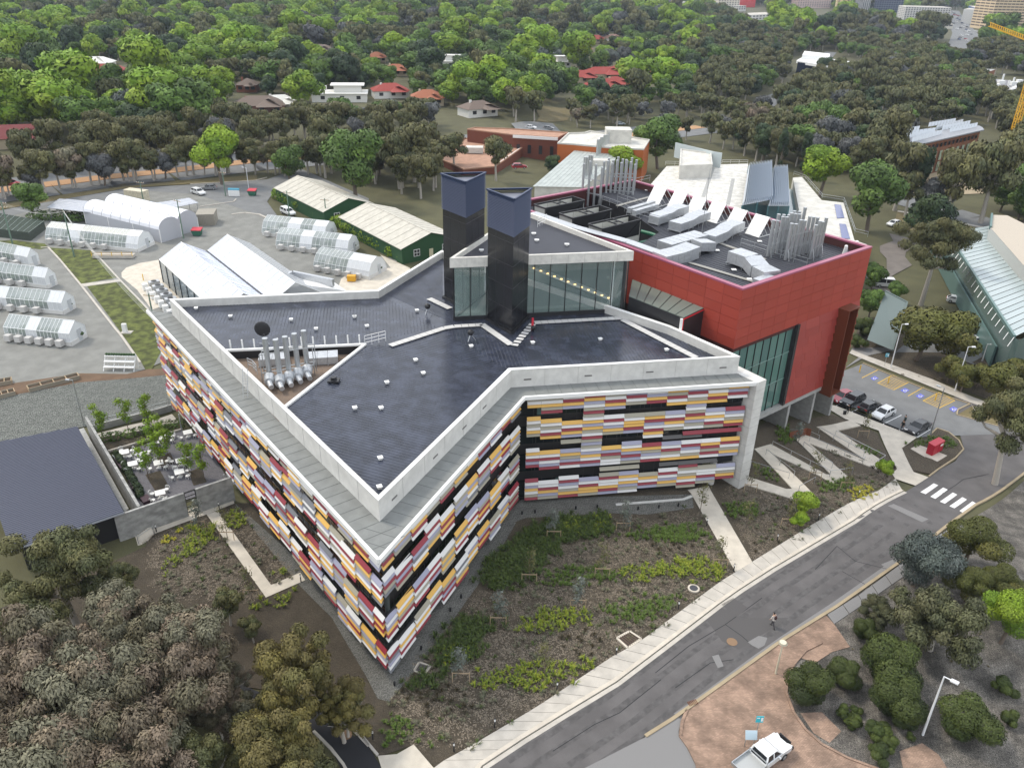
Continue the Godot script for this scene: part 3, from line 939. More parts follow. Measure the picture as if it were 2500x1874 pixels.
	for s in screens.size():
		var p0: Vector2 = body[7] if s == 0 else body[s - 1]
		var p1: Vector2 = body[0] if s == 0 else body[s]
		var d := (p1 - p0).normalized()
		var n := Vector2(-d.y, d.x)
		var cols: int = screens[s][2]
		var wd := p0.distance_to(p1) / cols
		var pm := B.new()
		pm.box(Vector3.ZERO, V(wd - 0.08, 2.3, 0.06))
		var mesh := pm.mesh()
		for k in 4:
			for c in cols:
				var q := p0.lerp(p1, (c + 0.5) / cols)
				if k == 0 and s == 2 and c > 8:
					continue
				var lit := rng.randf() < (0.16 if s == 2 else 0.04)
				piece(t, "window_pane", mesh, teal if lit else dark_glass, Transform3D(Basis(V(d.x, 0, d.y), Vector3.UP, V(n.x, 0, n.y)), V(q.x, 1.55 + k * 3.68 + (0.0 if k else 0.1), q.y) + V(n.x, 0, n.y) * 0.035 - at))
	var colors := {"W": paint(0.68, 0.67, 0.65, 0.45), "L": paint(0.31, 0.31, 0.4, 0.45), "Y": paint(0.68, 0.4, 0.085, 0.45), "R": paint(0.25, 0.022, 0.036, 0.45), "T": paint(0.33, 0.305, 0.235, 0.5), "D": paint(0.075, 0.072, 0.07, 0.5), "S": paint(0.16, 0.165, 0.18, 0.5)}
	var pitch := 0.41
	var total := 0
	var rest := {}
	var list := []
	for s in 3:
		var p0: Vector2 = screens[s][0]
		var p1: Vector2 = screens[s][1]
		var cols: int = screens[s][2]
		var d := (p1 - p0).normalized()
		var n := Vector2(-d.y, d.x)
		var run := p0.distance_to(p1)
		var wd := (run - (0.9 if s == 0 else 1.3)) / (cols - 0.35)
		for c in cols:
			var text: String = SHADES[c] if s == 2 else ""
			if s < 2:
				var rows := ""
				for r in 33:
					rows += "."
				for k in 4:
					var start := (0 if k == 0 else k * 9 - 3 + rng.randi() % 2 - (1 if s == 0 else 0)) + (k if k > 1 else 0) / 2
					var many := (3 + rng.randi() % 2) if k == 0 else 5 + rng.randi() % 2 + (1 if s == 0 and rng.randf() < 0.3 else 0)
					var last := "."
					for r in many:
						var ch := last
						while ch == last:
							ch = "WWWWWWLLLLYYYYYRRRRRTTTS"[rng.randi() % 24]
						last = ch
						if start + r < 33:
							rows[start + r] = ch
				if rng.randf() < 0.2:
					rows[[4, 5, 13, 14, 23][rng.randi() % 5]] = "LTSR"[rng.randi() % 4]
				text = rows
			for r in text.length():
				if text[r] == ".":
					continue
				var x0 := (1.0 if s == 1 else 0.45) + wd * (c - (0.35 if c > 0 and s != 0 else 0.0))
				var x1 := minf(x0 + wd * (0.65 if c == 0 and s != 0 else 1.0) - 0.02, run - (0.5 if s == 0 else 0.35))
				var out := 0.0
				if s == 1: out = (c % 3) * 0.1
				if s == 0: out = ((c * 7) % 4) * 0.09
				var q := p0 + d * (x0 + x1) * 0.5 - n * (0.42 - out)
				list.append([V(q.x, 13.9 - r * pitch - (((c * 5) % 3) * 0.09 if s < 2 else 0.0), q.y), x1 - x0, text[r], d, n])
	list.sort_custom(func(a, b2): return (a[0] - V(0, 56, 0)).length_squared() < (b2[0] - V(0, 56, 0)).length_squared())
	var blades := {}
	for e in list:
		var key := "%.2f" % e[1]
		if not blades.has(key):
			var m := B.new()
			m.box(Vector3.ZERO, V(e[1], 0.45, 0.035), Basis(Vector3.RIGHT, -0.62))
			m.box(V(0, -0.18, 0.12), V(e[1], 0.05, 0.05))
			blades[key] = m.mesh()
		var tf := Transform3D(Basis(V(e[3].x, 0, e[3].y), Vector3.UP, V(e[4].x, 0, e[4].y)), e[0])
		if total < 300:
			piece(t, "sunshade_blade", blades[key], colors[e[2]], Transform3D(tf.basis, tf.origin - at))
		else:
			if not rest.has(e[2]):
				rest[e[2]] = B.new()
			var rb: B = rest[e[2]]
			rb.box(tf.origin, V(e[1], 0.45, 0.035), tf.basis * Basis(Vector3.RIGHT, -0.62))
			rb.box(tf * V(0, -0.18, 0.12), V(e[1], 0.05, 0.05), tf.basis)
		total += 1
	for k in rest:
		part(t, "sunshade_blade", rest[k], colors[k]).set_meta("kind", "stuff")
	b = B.new()
	for s in screens:
		var d: Vector2 = (s[1] - s[0]).normalized()
		var n := Vector2(-d.y, d.x)
		var k: int = s[2] * 2
		for i in range(1, k):
			var q: Vector2 = s[0].lerp(s[1], float(i) / k) - n * 0.62
			b.bar(V(q.x, 1.0, q.y), V(q.x, 14.1, q.y), 0.035, 0.035)
	part(t, "hanger", b, paint(0.03, 0.03, 0.032, 0.5)).set_meta("kind", "stuff")
	b = B.new()
	b.tube(V(F.x, -0.2, F.y - 2.3), V(F.x, 14.1, F.y - 2.3), 0.22, 0.22, 10)
	part(t, "corner_post", b, paint(0.05, 0.06, 0.06, 0.5))
	b = B.new()
	for k in range(1, 4):
		b.bar(V(F.x - 4, k * 3.68 - 0.2, F.y - 5.8), V(F.x, k * 3.68 - 0.2, F.y - 1.6), 0.12, 0.3)
		b.bar(V(F.x, k * 3.68 - 0.2, F.y - 1.6), V(F.x + 2.2, k * 3.68 - 0.2, F.y - 6.0), 0.12, 0.3)
	part(t, "floor_edge", b, M.dark_wall)
	var fin := A2([Vector2(27.75, -81.25), Vector2(29.05, -82.2), Vector2(26.5, -85.8), Vector2(25.2, -84.85)])
	b = B.new()
	b.prism(fin, -0.6, 14.5)
	part(t, "end_wall", b, M.parapet)
	b = B.new()
	for k in range(1, 12):
		for e in [[fin[0], fin[1]], [fin[3], fin[0]]]:
			var d: Vector2 = (e[1] - e[0]).normalized()
			var n := Vector2(-d.y, d.x) * 0.005
			b.bar(V(e[0].x + n.x, k * 1.22, e[0].y + n.y), V(e[1].x + n.x, k * 1.22, e[1].y + n.y), 0.02, 0.035)
	part(t, "end_wall_joint", b, paint(0.4, 0.39, 0.37, 0.9)).set_meta("kind", "stuff")
	b = B.new()
	var cp := V(25.23,0,-80.2)
	b.tube(cp + V(-0.6, -0.3, -2.2), V(cp.x - 0.6, 3.4, cp.z - 2.2), 0.4, 0.4, 14)
	part(t, "column", b, M.parapet)
	b = B.new()
	b.path(v3([12.49,0.05,-77.43,20.63,0.05,-78.77,21.76,0.05,-79.47]), 0.3, 0.2)
	part(t, "plinth", b, M.parapet)

func grown_like(outer: PackedVector2Array, inner: PackedVector2Array, d: float) -> PackedVector2Array:
	var r := PackedVector2Array()
	for i in outer.size():
		r.append(outer[i] + (inner[i] - outer[i]).normalized() * d)
	return r

func make_towers() -> void:
	var navy := paint(0.028, 0.045, 0.10, 0.42, 0.3)
	var black := paint(0.012, 0.012, 0.014, 0.22)
	for k in 2:
		var p: PackedVector2Array = v2([-3.51,-95.21,-0.17,-90.81,1.88,-96.12]) if k else v2([-9.62,-102.63,-6.18,-98.43,-3.91,-103.8])
		var c := (p[0] + p[1] + p[2]) / 3.0
		var t := thing("chimney_tower", "nearer triangular black tower with blue louvred top in front of the glass atrium" if k else "farther triangular black tower with blue louvred top beside the atrium's narrow end", "tower", V(c.x, 15.6, c.y), "triangular towers on the laboratory roof")
		var b := B.new()
		b.prism(grown(p, -0.1), 15.4, 27.8, true)
		part(t, "shaft", b, black)
		b = B.new()
		for i in 3:
			var d := (p[(i + 1) % 3] - p[i]).normalized()
			var n := Vector2(-d.y, d.x)
			if n.dot(c - p[i]) > 0.0: n = -n
			for y in 4:
				var a := p[i] + d * 0.25 - n * 0.098
				var e := p[(i + 1) % 3] - d * 0.25 - n * 0.098
				b.bar(V(a.x, 18.6 + y * 2.8, a.y), V(e.x, 18.6 + y * 2.8, e.y), 0.02, 0.03)
			for m in range(1, 3):
				var a := p[i].lerp(p[(i + 1) % 3], m / 3.0) - n * 0.098
				b.bar(V(a.x, 15.6, a.y), V(a.x, 27.8, a.y), 0.03, 0.02)
		part(t, "panel_joint", b, paint(0.05, 0.05, 0.055, 0.5))
		var hollow := grown(p, -0.5)
		b = B.new()
		b.prism(grown(p, -0.22), 27.7, 31.0, true)
		part(t, "core", b, paint(0.016, 0.022, 0.04, 0.6))
		for j in 24:
			var y := 27.9 + j * 0.185
			b = B.new()
			for i in 3:
				var e := A2([p[i], p[(i + 1) % 3]])
				var d := (e[1] - e[0]).normalized()
				var n := Vector2(-d.y, d.x)
				if n.dot(c - e[0]) > 0.0: n = -n
				var o0 := V(e[0].x, y, e[0].y)
				var o1 := V(e[1].x, y, e[1].y)
				var g0 := grown(p, -0.16)
				var i0 := g0[0]
				var i1 := g0[0]
				for q in g0:
					if q.distance_to(e[0]) < i0.distance_to(e[0]): i0 = q
					if q.distance_to(e[1]) < i1.distance_to(e[1]): i1 = q
				var u0 := V(i0.x, y + 0.13, i0.y)
				var u1 := V(i1.x, y + 0.13, i1.y)
				b.up(o0, o1, u1)
				b.up(o0, u1, u0)
				b.up(o0 - V(0, 0.03, 0), o1 - V(0, 0.03, 0), u1 - V(0, 0.03, 0))
				b.up(o0 - V(0, 0.03, 0), u1 - V(0, 0.03, 0), u0 - V(0, 0.03, 0))
				if (o1 - o0).cross(Vector3.UP).dot(V(n.x, 0, n.y)) > 0.0:
					b.quad(o0 - V(0, 0.03, 0), o1 - V(0, 0.03, 0), o1, o0)
				else:
					b.quad(o1 - V(0, 0.03, 0), o0 - V(0, 0.03, 0), o0, o1)
			part(t, "louvre", b, navy)
		b = B.new()
		var cap := PackedVector3Array()
		for i in 4:
			cap.append(V(p[i % 3].x, 32.33, p[i % 3].y))
		b.path(cap, 0.22, 0.14)
		part(t, "rim", b, navy)
		b = B.new()
		b.flat(grown(p, -0.1), 31.85)
		part(t, "top_lining", b, paint(0.22, 0.23, 0.27, 0.45, 0.3))
		b = B.new()
		var fl := PackedVector3Array()
		for i in 4:
			fl.append(V(p[i % 3].x, 15.72, p[i % 3].y))
		b.path(fl, 0.35, 0.24)
		part(t, "flashing", b, M.dark_wall)

func make_atrium() -> void:
	var p := v2([-7.97,-94.45,15.12,-98.77,1,-117.2])
	var c := (p[0] + p[1] + p[2]) / 3.0
	var t := thing("glass_atrium", "glass-walled triangular atrium with white fascia rising through the laboratory roof", "building", V(c.x, 15.6, c.y))
	var ins := grown(p, -0.35)
	var o := PackedVector2Array()
	for q in p:
		var best := ins[0]
		for e in ins:
			if e.distance_to(q) < best.distance_to(q): best = e
		o.append(best)
	var b := B.new()
	ring(b, p, o, 22.7, 23.95)
	part(t, "fascia", b, M.fascia)
	b = B.new()
	for e in [[0, 1, 11], [2, 0, 8]]:
		for i in range(1, e[2]):
			var q := p[e[0]].lerp(p[e[1]], float(i) / e[2])
			var d := (p[e[1]] - p[e[0]]).normalized()
			var n := Vector2(-d.y, d.x)
			if n.dot(c - q) > 0.0: n = -n
			b.bar(V(q.x, 22.72, q.y) + V(n.x, 0, n.y) * 0.004, V(q.x, 23.8, q.y) + V(n.x, 0, n.y) * 0.004, 0.03, 0.02)
	part(t, "fascia_joint", b, paint(0.3, 0.29, 0.27, 0.8))
	b = B.new()
	b.flat(o, 23.3)
	ribs(b, o, p[1] - p[0], 0.42, 23.3)
	var dk := paint(0.05, 0.052, 0.064, 0.4, 0.2)
	part(t, "roof", b, dk)
	b = B.new()
	b.bar(V(p[1].x, 23.6, p[1].y).lerp(V(p[2].x, 23.6, p[2].y), 0.02), V(p[2].x, 23.6, p[2].y), 0.5, 0.5)
	part(t, "roof_upstand", b, M.dark_wall)
	var vent := B.new()
	vent.box(V(0, 0.1, 0), V(0.34, 0.2, 0.34))
	vent.box(V(0, 0.23, 0), V(0.6, 0.06, 0.6))
	for q in v3([2.52,23.4,-107.01,2.88,23.4,-104.04,6.81,23.4,-102.5,-4.29,23.4,-99.32]):
		piece(t, "roof_vent", vent.mesh(), M.white, Transform3D(Basis(), q - V(0, 0.1, 0) - base_of[t]))
	b = B.new()
	b.flat(grown(p, -0.3), 22.72)
	part(t, "ceiling", b, paint(0.12, 0.12, 0.12, 0.8))
	var g := grown(p, -0.28)
	var gg := PackedVector2Array()
	for q in p:
		var best := g[0]
		for e in g:
			if e.distance_to(q) < best.distance_to(q): best = e
		gg.append(best)
	var black := paint(0.01, 0.01, 0.011, 0.4)
	var clear := glass(0.45, 0.62, 0.58, 0.13)
	for e in [[0, 1, 11], [2, 0, 9]]:
		var p0: Vector2 = gg[e[0]]
		var p1: Vector2 = gg[e[1]]
		var d := (p1 - p0).normalized()
		var n := Vector2(-d.y, d.x)
		var wd: float = p0.distance_to(p1) / e[2]
		for i in e[2]:
			var q := p0.lerp(p1, (i + 0.5) / e[2])
			var m := B.new()
			m.box(V(q.x, 19.35, q.y), V(wd - 0.1, 6.5, 0.03), Basis(V(d.x, 0, d.y), Vector3.UP, V(n.x, 0, n.y)))
			part(t, "pane", m, clear)
		for i in e[2] + 1:
			var q := p0.lerp(p1, float(i) / e[2])
			var m := B.new()
			m.box(V(q.x, 19.35, q.y), V(0.09, 6.7, 0.16), Basis(V(d.x, 0, d.y), Vector3.UP, V(n.x, 0, n.y)))
			part(t, "mullion", m, black)
		var k := B.new()
		k.bar(V(p0.x, 15.85, p0.y), V(p1.x, 15.85, p1.y), 0.3, 0.5)
		part(t, "base_flashing", k, M.dark_wall)
	b = B.new()
	b.flat(grown(p, -0.5), 15.9)
	part(t, "floor", b, paint(0.12, 0.16, 0.15, 0.5))
	b = B.new()
	var bw0 := p[2].lerp(p[1], 0.02)
	b.bar(V(bw0.x, 19.3, bw0.y + 0.8), V(p[1].x - 0.8, 19.3, p[1].y + 0.25), 0.2, 6.7)
	part(t, "back_wall", b, paint(0.045, 0.05, 0.05, 0.6))
	b = B.new()
	var s0 := (p[0] * 0.5 + p[1] * 0.25 + p[2] * 0.25)
	var s1 := (p[0] * 0.05 + p[1] * 0.86 + p[2] * 0.09)
	b.bar(V(s0.x, 21.6, s0.y), V(s1.x, 17.0, s1.y), 1.1, 0.25)
	part(t, "stair_soffit", b, paint(0.5, 0.55, 0.53, 0.7))
	var glow := paint(1, 0.85, 0.55)
	glow = glow.duplicate()
	glow.emission_enabled = true
	glow.emission = Color(1.0, 0.82, 0.5)
	glow.emission_energy_multiplier = 2.2
	for i in 14:
		var q := V(s0.x, 21.6, s0.y).lerp(V(s1.x, 17.0, s1.y), (i + 0.5) / 14.0)
		var m := B.new()
		m.box(q + V(0.25, 0.06, 0.62), V(0.3, 0.14, 0.1))
		part(t, "stair_light", m, glow)
	b = B.new()
	var wc := gg[1].lerp(gg[0], 0.085)
	b.tube(V(wc.x, 15.9, wc.y - 0.6), V(wc.x, 22.7, wc.y - 0.6), 0.2, 0.2, 12)
	part(t, "column", b, paint(0.7, 0.75, 0.73, 0.5))
	var lp := v2([16.12,-104.62,24.06,-94.55,20.73,-91.06,14.87,-97.93])
	var l := thing("link_corridor", "low dark corridor with grey-green glass roof between the atrium and the red block", "corridor", V(lp[3].x, 15.6, lp[3].y))
	b = B.new()
	b.prism(lp, 11.0, 18.1)
	part(l, "wall", b, M.dark_wall)
	for i in 7:
		var a := lp[0].lerp(lp[1], i / 7.0 + 0.006)
		var e := lp[0].lerp(lp[1], (i + 1) / 7.0 - 0.006)
		var cc := lp[3].lerp(lp[2], (i + 1) / 7.0 - 0.006)
		var dd := lp[3].lerp(lp[2], i / 7.0 + 0.006)
		b = B.new()
		b.prism(A2([a, e, cc, dd]), 18.13, 18.2)
		part(l, "roof_pane", b, paint(0.15, 0.19, 0.165, 0.25))
	b = B.new()
	b.bar(V(lp[1].x, 18.0, lp[1].y), V(lp[2].x, 18.0, lp[2].y), 0.12, 0.14)
	b.bar(V(lp[2].x, 14.0, lp[2].y) , V(lp[2].x, 18.0, lp[2].y), 0.12, 0.12)
	part(l, "red_trim", b, paint(0.6, 0.02, 0.03, 0.5))
	b = B.new()
	b.bar(V(lp[2].x - 0.25, 12.0, lp[2].y + 0.1), V(lp[2].x - 0.25, 18.1, lp[2].y + 0.1), 0.3, 0.3)
	part(l, "corner_trim", b, M.white)

func make_red() -> void:
	var Bc := Vector2(27.12, -90.21)
	var Cc := Vector2(49.28, -107.9)
	var Dc := Vector2(20.7, -144.4)
	var Ac := Bc + Dc - Cc
	var at := V(24, -4, -117)
	var t := thing("red_block", "red clad block on concrete piers with overlapping red panels and a tall brown fin", "building", at)
	var rng := RandomNumberGenerator.new()
	rng.seed = 9
	var reds := [rough_mat(0.36, 0.05, 0.03, 0.62, TF(), 0.8), rough_mat(0.34, 0.047, 0.028, 0.6, TF(), 0.8), rough_mat(0.375, 0.053, 0.032, 0.64, TF(), 0.8)]
	var rose := [rough_mat(0.33, 0.05, 0.038, 0.5, TF(), 0.8), rough_mat(0.31, 0.046, 0.036, 0.5, TF(), 0.8), rough_mat(0.345, 0.053, 0.04, 0.52, TF(), 0.8)]
	var gap := paint(0.055, 0.012, 0.01, 0.8)
	var P := A2([Bc, Cc, Dc, Ac])
	var core := grown(P, -0.12)
	var b := B.new()
	ring(b, match_to(P, core), match_to(P, grown(P, -0.55)), 14.0, 22.2)
	part(t, "backing_wall", b, gap)
	b = B.new()
	ring(b, match_to(P, grown(P, 0.03)), match_to(P, grown(P, -0.6)), 22.2, 22.42)
	part(t, "coping", b, paint(0.33, 0.09, 0.15, 0.4))
	var mesh_of := {}
	for s in [[Ac, Bc, 17], [Bc, Cc, 11], [Cc, Dc, 17]]:
		var d: Vector2 = (s[1] - s[0]).normalized()
		var n := Vector2(-d.y, d.x)
		var wd: float = s[0].distance_to(s[1]) / s[2]
		var key := "%.3f" % wd
		if not mesh_of.has(key):
			var m := B.new()
			m.box(Vector3.ZERO, V(wd - 0.035, 1.25, 0.06))
			mesh_of[key] = m.mesh()
		for c in s[2]:
			for r in 6:
				var q: Vector2 = s[0].lerp(s[1], (c + 0.5) / s[2])
				piece(t, "cladding_panel", mesh_of[key], reds[rng.randi() % 3], Transform3D(Basis(V(d.x, 0, d.y), Vector3.UP, V(n.x, 0, n.y)), V(q.x, 15.13 + r * 1.283, q.y) - V(n.x, 0, n.y) * 0.03 - at))
	var low := A2([Bc.lerp(Ac, 0.01).lerp(Cc, 0.012), Cc.lerp(Dc, 0.01), Dc, Ac])
	b = B.new()
	b.prism(grown(P, -0.5), 2.45, 14.4)
	part(t, "lower_wall", b, paint(0.05, 0.02, 0.018, 0.6))
	b = B.new()
	b.flat(grown(P, -0.2), 14.45, false, false, true, 14.45)
	part(t, "soffit", b, reds[0])
	var d := (Cc - Bc).normalized()
	var n := Vector2(-d.y, d.x)
	var face := Basis(V(d.x, 0, d.y), Vector3.UP, V(n.x, 0, n.y))
	var run := Bc.distance_to(Cc)
	var n3 := V(n.x, 0, n.y)
	var on_face := func(s: float, y: float, out: float) -> Vector3: return V(Bc.x + d.x * s, y, Bc.y + d.y * s) + n3 * out
	for r in 10:
		var y := 14.5 - (r + 0.5) * 1.2
		var s := 13.6
		var off := rng.randf() * 1.8
		var first := true
		while s < run:
			var e := minf(s + (1.2 + off if first else 3.1), run)
			first = false
			if run - e < 0.8: e = run
			var m := B.new()
			m.box(Vector3.ZERO, V(e - s - 0.03, 1.28, 0.05))
			var c: Vector3 = on_face.call((s + e) * 0.5, y, 0.12)
			piece(t, "overlapping_panel", m.mesh(), rose[rng.randi() % 3], Transform3D(face * Basis(Vector3.RIGHT, -0.17), c - at))
			s = e
	for r in 10:
		var y := 14.5 - (r + 0.5) * 1.2
		var side := (Dc - Cc).normalized()
		for k in 4:
			var m := B.new()
			m.box(Vector3.ZERO, V(3.0, 1.28, 0.05))
			var sn := V(-side.y, 0, side.x)
			var c := V(Cc.x + side.x * (1.55 + k * 3.05), y, Cc.y + side.y * (1.55 + k * 3.05)) + sn * 0.12
			piece(t, "overlapping_panel", m.mesh(), rose[rng.randi() % 3], Transform3D(Basis(V(side.x, 0, side.y), Vector3.UP, sn) * Basis(Vector3.RIGHT, -0.17), c - at))
	b = B.new()
	b.box(on_face.call(23.0, 7.9, 0.75), V(0.14, 13.4, 1.9), face)
	b.box(on_face.call(25.9, 7.9, 0.6), V(0.14, 13.4, 1.5), face)
	b.box(on_face.call(24.45, 14.53, 0.7), V(2.78, 0.14, 1.8), face)
	b.box(on_face.call(24.45, 7.9, 0.16), V(2.78, 13.1, 0.1), face)
	b.box(on_face.call(24.45, 1.3, 0.7), V(2.78, 0.14, 1.8), face)
	part(t, "brown_fin", b, rough_mat(0.14, 0.035, 0.012, 0.5, TF(), 0.8))
	var clear := paint(0.105, 0.2, 0.17, 0.08)
	var clear2 := paint(0.085, 0.165, 0.145, 0.06)
	for i in 8:
		var s0 := 0.25 + i * 1.6
		for k in 3:
			var y0: float = [2.6, 6.6, 10.6][k]
			var m := B.new()
			m.box(Vector3.ZERO, V(1.52, 3.85, 0.05))
			piece(t, "pane", m.mesh(), clear if (i + k) % 3 else clear2, Transform3D(face, on_face.call(s0 + 0.8, y0 + 1.95, -0.35) - at))
	for i in 9:
		var m := B.new()
		m.box(Vector3.ZERO, V(0.08, 12.0, 0.16))
		piece(t, "mullion", m.mesh(), M.dark, Transform3D(face, on_face.call(0.25 + i * 1.6, 8.5, -0.3) - at))
	for y in [6.55, 10.55]:
		b = B.new()
		b.box(on_face.call(6.65, y, -0.29), V(12.8, 0.12, 0.14), face)
		part(t, "transom", b, paint(0.16, 0.26, 0.23, 0.4))
	b = B.new()
	b.box(on_face.call(13.35, 8.5, -0.05), V(0.5, 12.1, 0.75), face)
	part(t, "glazing_reveal", b, paint(0.03, 0.028, 0.03, 0.25))
	b = B.new()
	b.box(on_face.call(run * 0.5, 2.1, -0.35), V(run + 0.4, 0.75, 0.9), face)
	part(t, "beam", b, M.concrete_grey)
	b = B.new()
	b.prism(grown(P, -0.6), 1.7, 2.44)
	part(t, "floor_slab", b, M.concrete_grey)
	for s in [8.0, 15.5, 21.8, 27.2]:
		b = B.new()
		b.box(on_face.call(s, -1.2, -2.3), V(0.5, 6.0, 4.6), face)
		part(t, "pier", b, M.concrete_grey)
	b = B.new()
	var back := A2([Bc + Vector2(-1, -7), Cc + Vector2(-5.5, -4.5), Dc, Ac])
	b.prism(back, -4.5, 1.7, false)
	part(t, "undercroft_wall", b, M.concrete_grey)
	b = B.new()
	var top := grown(P, -0.5)
	var pit := v2([4.3,-128.4,12.1,-139.1,17,-131.5,21.3,-116.4,17.7,-110.3,11.8,-116.2])
	for q in Geometry2D.clip_polygons(top, pit):
		b.flat(q, 21.2)
		ribs(b, q, Cc - Bc, 0.5, 21.2, 0.09, 0.07)
	part(t, "roof", b, paint(0.042, 0.044, 0.054, 0.45, 0.2))
	b = B.new()
	b.flat(grown(pit, 0.4), 18.0)
	for i in pit.size():
		b.bar(V(pit[i].x, 19.6, pit[i].y), V(pit[(i + 1) % pit.size()].x, 19.6, pit[(i + 1) % pit.size()].y), 0.1, 3.3)
	part(t, "plant_pit", b, M.dark)
	b = B.new()
	for q in [v3([23.19,21.32,-102.62,30.34,21.32,-95.49]), v3([28.4,21.3,-112.7,33.8,21.3,-104.7]), v3([16.5,21.3,-130.4,25.8,21.3,-139.8])]:
		b.path(q, 0.6, 0.06)
	part(t, "service_strip", b, paint(0.3, 0.29, 0.26, 0.6))
	b = B.new()
	b.path(v3([2.6,22.6,-120.6,8.6,22.6,-113.5,15.51,22.6,-107.19,18.71,22.6,-103.08]), 1.5, 0.1)
	part(t, "roof_flashing", b, M.zinc)
	var vent := B.new()
	vent.box(Vector3.ZERO, V(0.6, 0.1, 0.6))
	for q in v3([22.8,21.3,-141,24.8,21.3,-138.7,35.1,21.3,-112.5,28,21.3,-107.9,28.47,21.3,-99.96,29.62,21.3,-96.5]):
		piece(t, "roof_vent", vent.mesh(), M.white, Transform3D(Basis(), q + V(0, 0.1, 0) - at))
	for q in v3([45.6,21.3,-107.7,47.9,21.3,-109.9]):
		b = B.new()
		b.tube(q, q + V(0, 1.1, 0), 0.35, 0.22, 10)
		b.ball(q + V(0, 1.15, 0), V(0.24, 0.16, 0.24), 8, 5)
		solo("cowl_vent", b, M.white, "small white cowl vent on the red block's roof, " + ("second from its street corner" if not taken.has("cowl_vent") else "nearest its street corner"), "vent", q, "cowl vents on the red block")
	make_red_plant()

func match_to(p: PackedVector2Array, g: PackedVector2Array) -> PackedVector2Array:
	var r := PackedVector2Array()
	for q in p:
		var best := g[0]
		for e in g:
			if e.distance_to(q) < best.distance_to(q): best = e
		r.append(best)
	return r

func duct(p: PackedVector3Array, w: float, h: float, label: String, group := "ducts on the red block's roof") -> void:
	var t := thing("roof_duct", label, "duct", V(p[0].x, p[0].y - h - 0.5, p[0].z), group)
	for i in p.size() - 1:
		var k := maxi(1, int(round(p[i].distance_to(p[i + 1]) / 1.25)))
		for j in k:
			var a := p[i].lerp(p[i + 1], float(j) / k + 0.005)
			var e := p[i].lerp(p[i + 1], float(j + 1) / k - 0.005)
			var z := (e - a).normalized()
			var x := Vector3.UP.cross(z).normalized() * w * 0.5
			var y := V(0, h, 0)
			var b := B.new()
			b.loft([A3([a - x - y, a - x, a + x, a + x - y]), A3([e - x - y, e - x, e + x, e + x - y])])
			part(t, "duct_section", b, M.zinc)
			if j % 2 == 0:
				b = B.new()
				var f := a - y
				b.bar(f - x * 1.1 - V(0, 0.05, 0), f + x * 1.1 - V(0, 0.05, 0), 0.12, 0.1)
				for s in [-1, 1]:
					b.bar(f + x * s, f + x * s - V(0, 0.9, 0), 0.08, 0.08)
				part(t, "support", b, M.steel)

func flue_group(rows: Array, h: float, r: float, label: String, group: String) -> void:
	var c: Vector3 = rows[0][0]
	var t := thing("flue_cluster", label, "exhaust flues", V(c.x, c.y, c.z), group)
	var all := []
	for row in rows:
		for i in row[2]:
			var q: Vector3 = row[0].lerp(row[1], float(i) / maxi(1, row[2] - 1))
			var hh := h * (0.9 + 0.12 * fposmod(i * 0.618 + row[0].x, 1.0))
			var b := B.new()
			b.tube(q, q + V(0, hh, 0), r, r, 10)
			b.tube(q + V(0, hh, 0), q + V(0, hh + 0.06, 0), r * 1.12, r * 1.12, 10)
			for k in 3:
				b.tube(q + V(0, 1.2 + k * 1.5, 0), q + V(0, 1.26 + k * 1.5, 0), r * 1.1, r * 1.1, 10)
			part(t, "flue", b, M.steel)
		for y in [h * 0.3, h * 0.62]:
			var b := B.new()
			b.bar(row[0] + V(0, y, r), row[1] + V(0, y, r), 0.07, 0.07)
			b.bar(row[0] + V(0, y, -r), row[1] + V(0, y, -r), 0.07, 0.07)
			part(t, "frame_rail", b, M.steel)
		var b := B.new()
		for e in [row[0], row[1]]:
			b.bar(e + V(0.3, 0, 0.6), e + V(0, h * 0.4, 0), 0.07, 0.07)
			b.bar(e + V(-0.3, 0, -0.6), e + V(0, h * 0.4, 0), 0.07, 0.07)
		part(t, "brace", b, M.steel)

func rail(p: PackedVector3Array, h: float, called: String, label: String, m: Material, step := 1.8, rails := 2, group := "") -> void:
	var t := thing(called, label, "railing", p[0], group)
	for i in p.size() - 1:
		for k in rails:
			var b := B.new()
			var u := V(0, h * (1.0 - k / float(rails)), 0)
			b.bar(p[i] + u, p[i + 1] + u, 0.05, 0.05)
			part(t, "rail", b, m)
		var n := maxi(1, int(p[i].distance_to(p[i + 1]) / step))
		for j in n + (1 if i == p.size() - 2 else 0):
			var q := p[i].lerp(p[i + 1], float(j) / n)
			var b := B.new()
			b.bar(q - V(0, 0.05, 0), q + V(0, h, 0), 0.05, 0.05)
			part(t, "post", b, m)

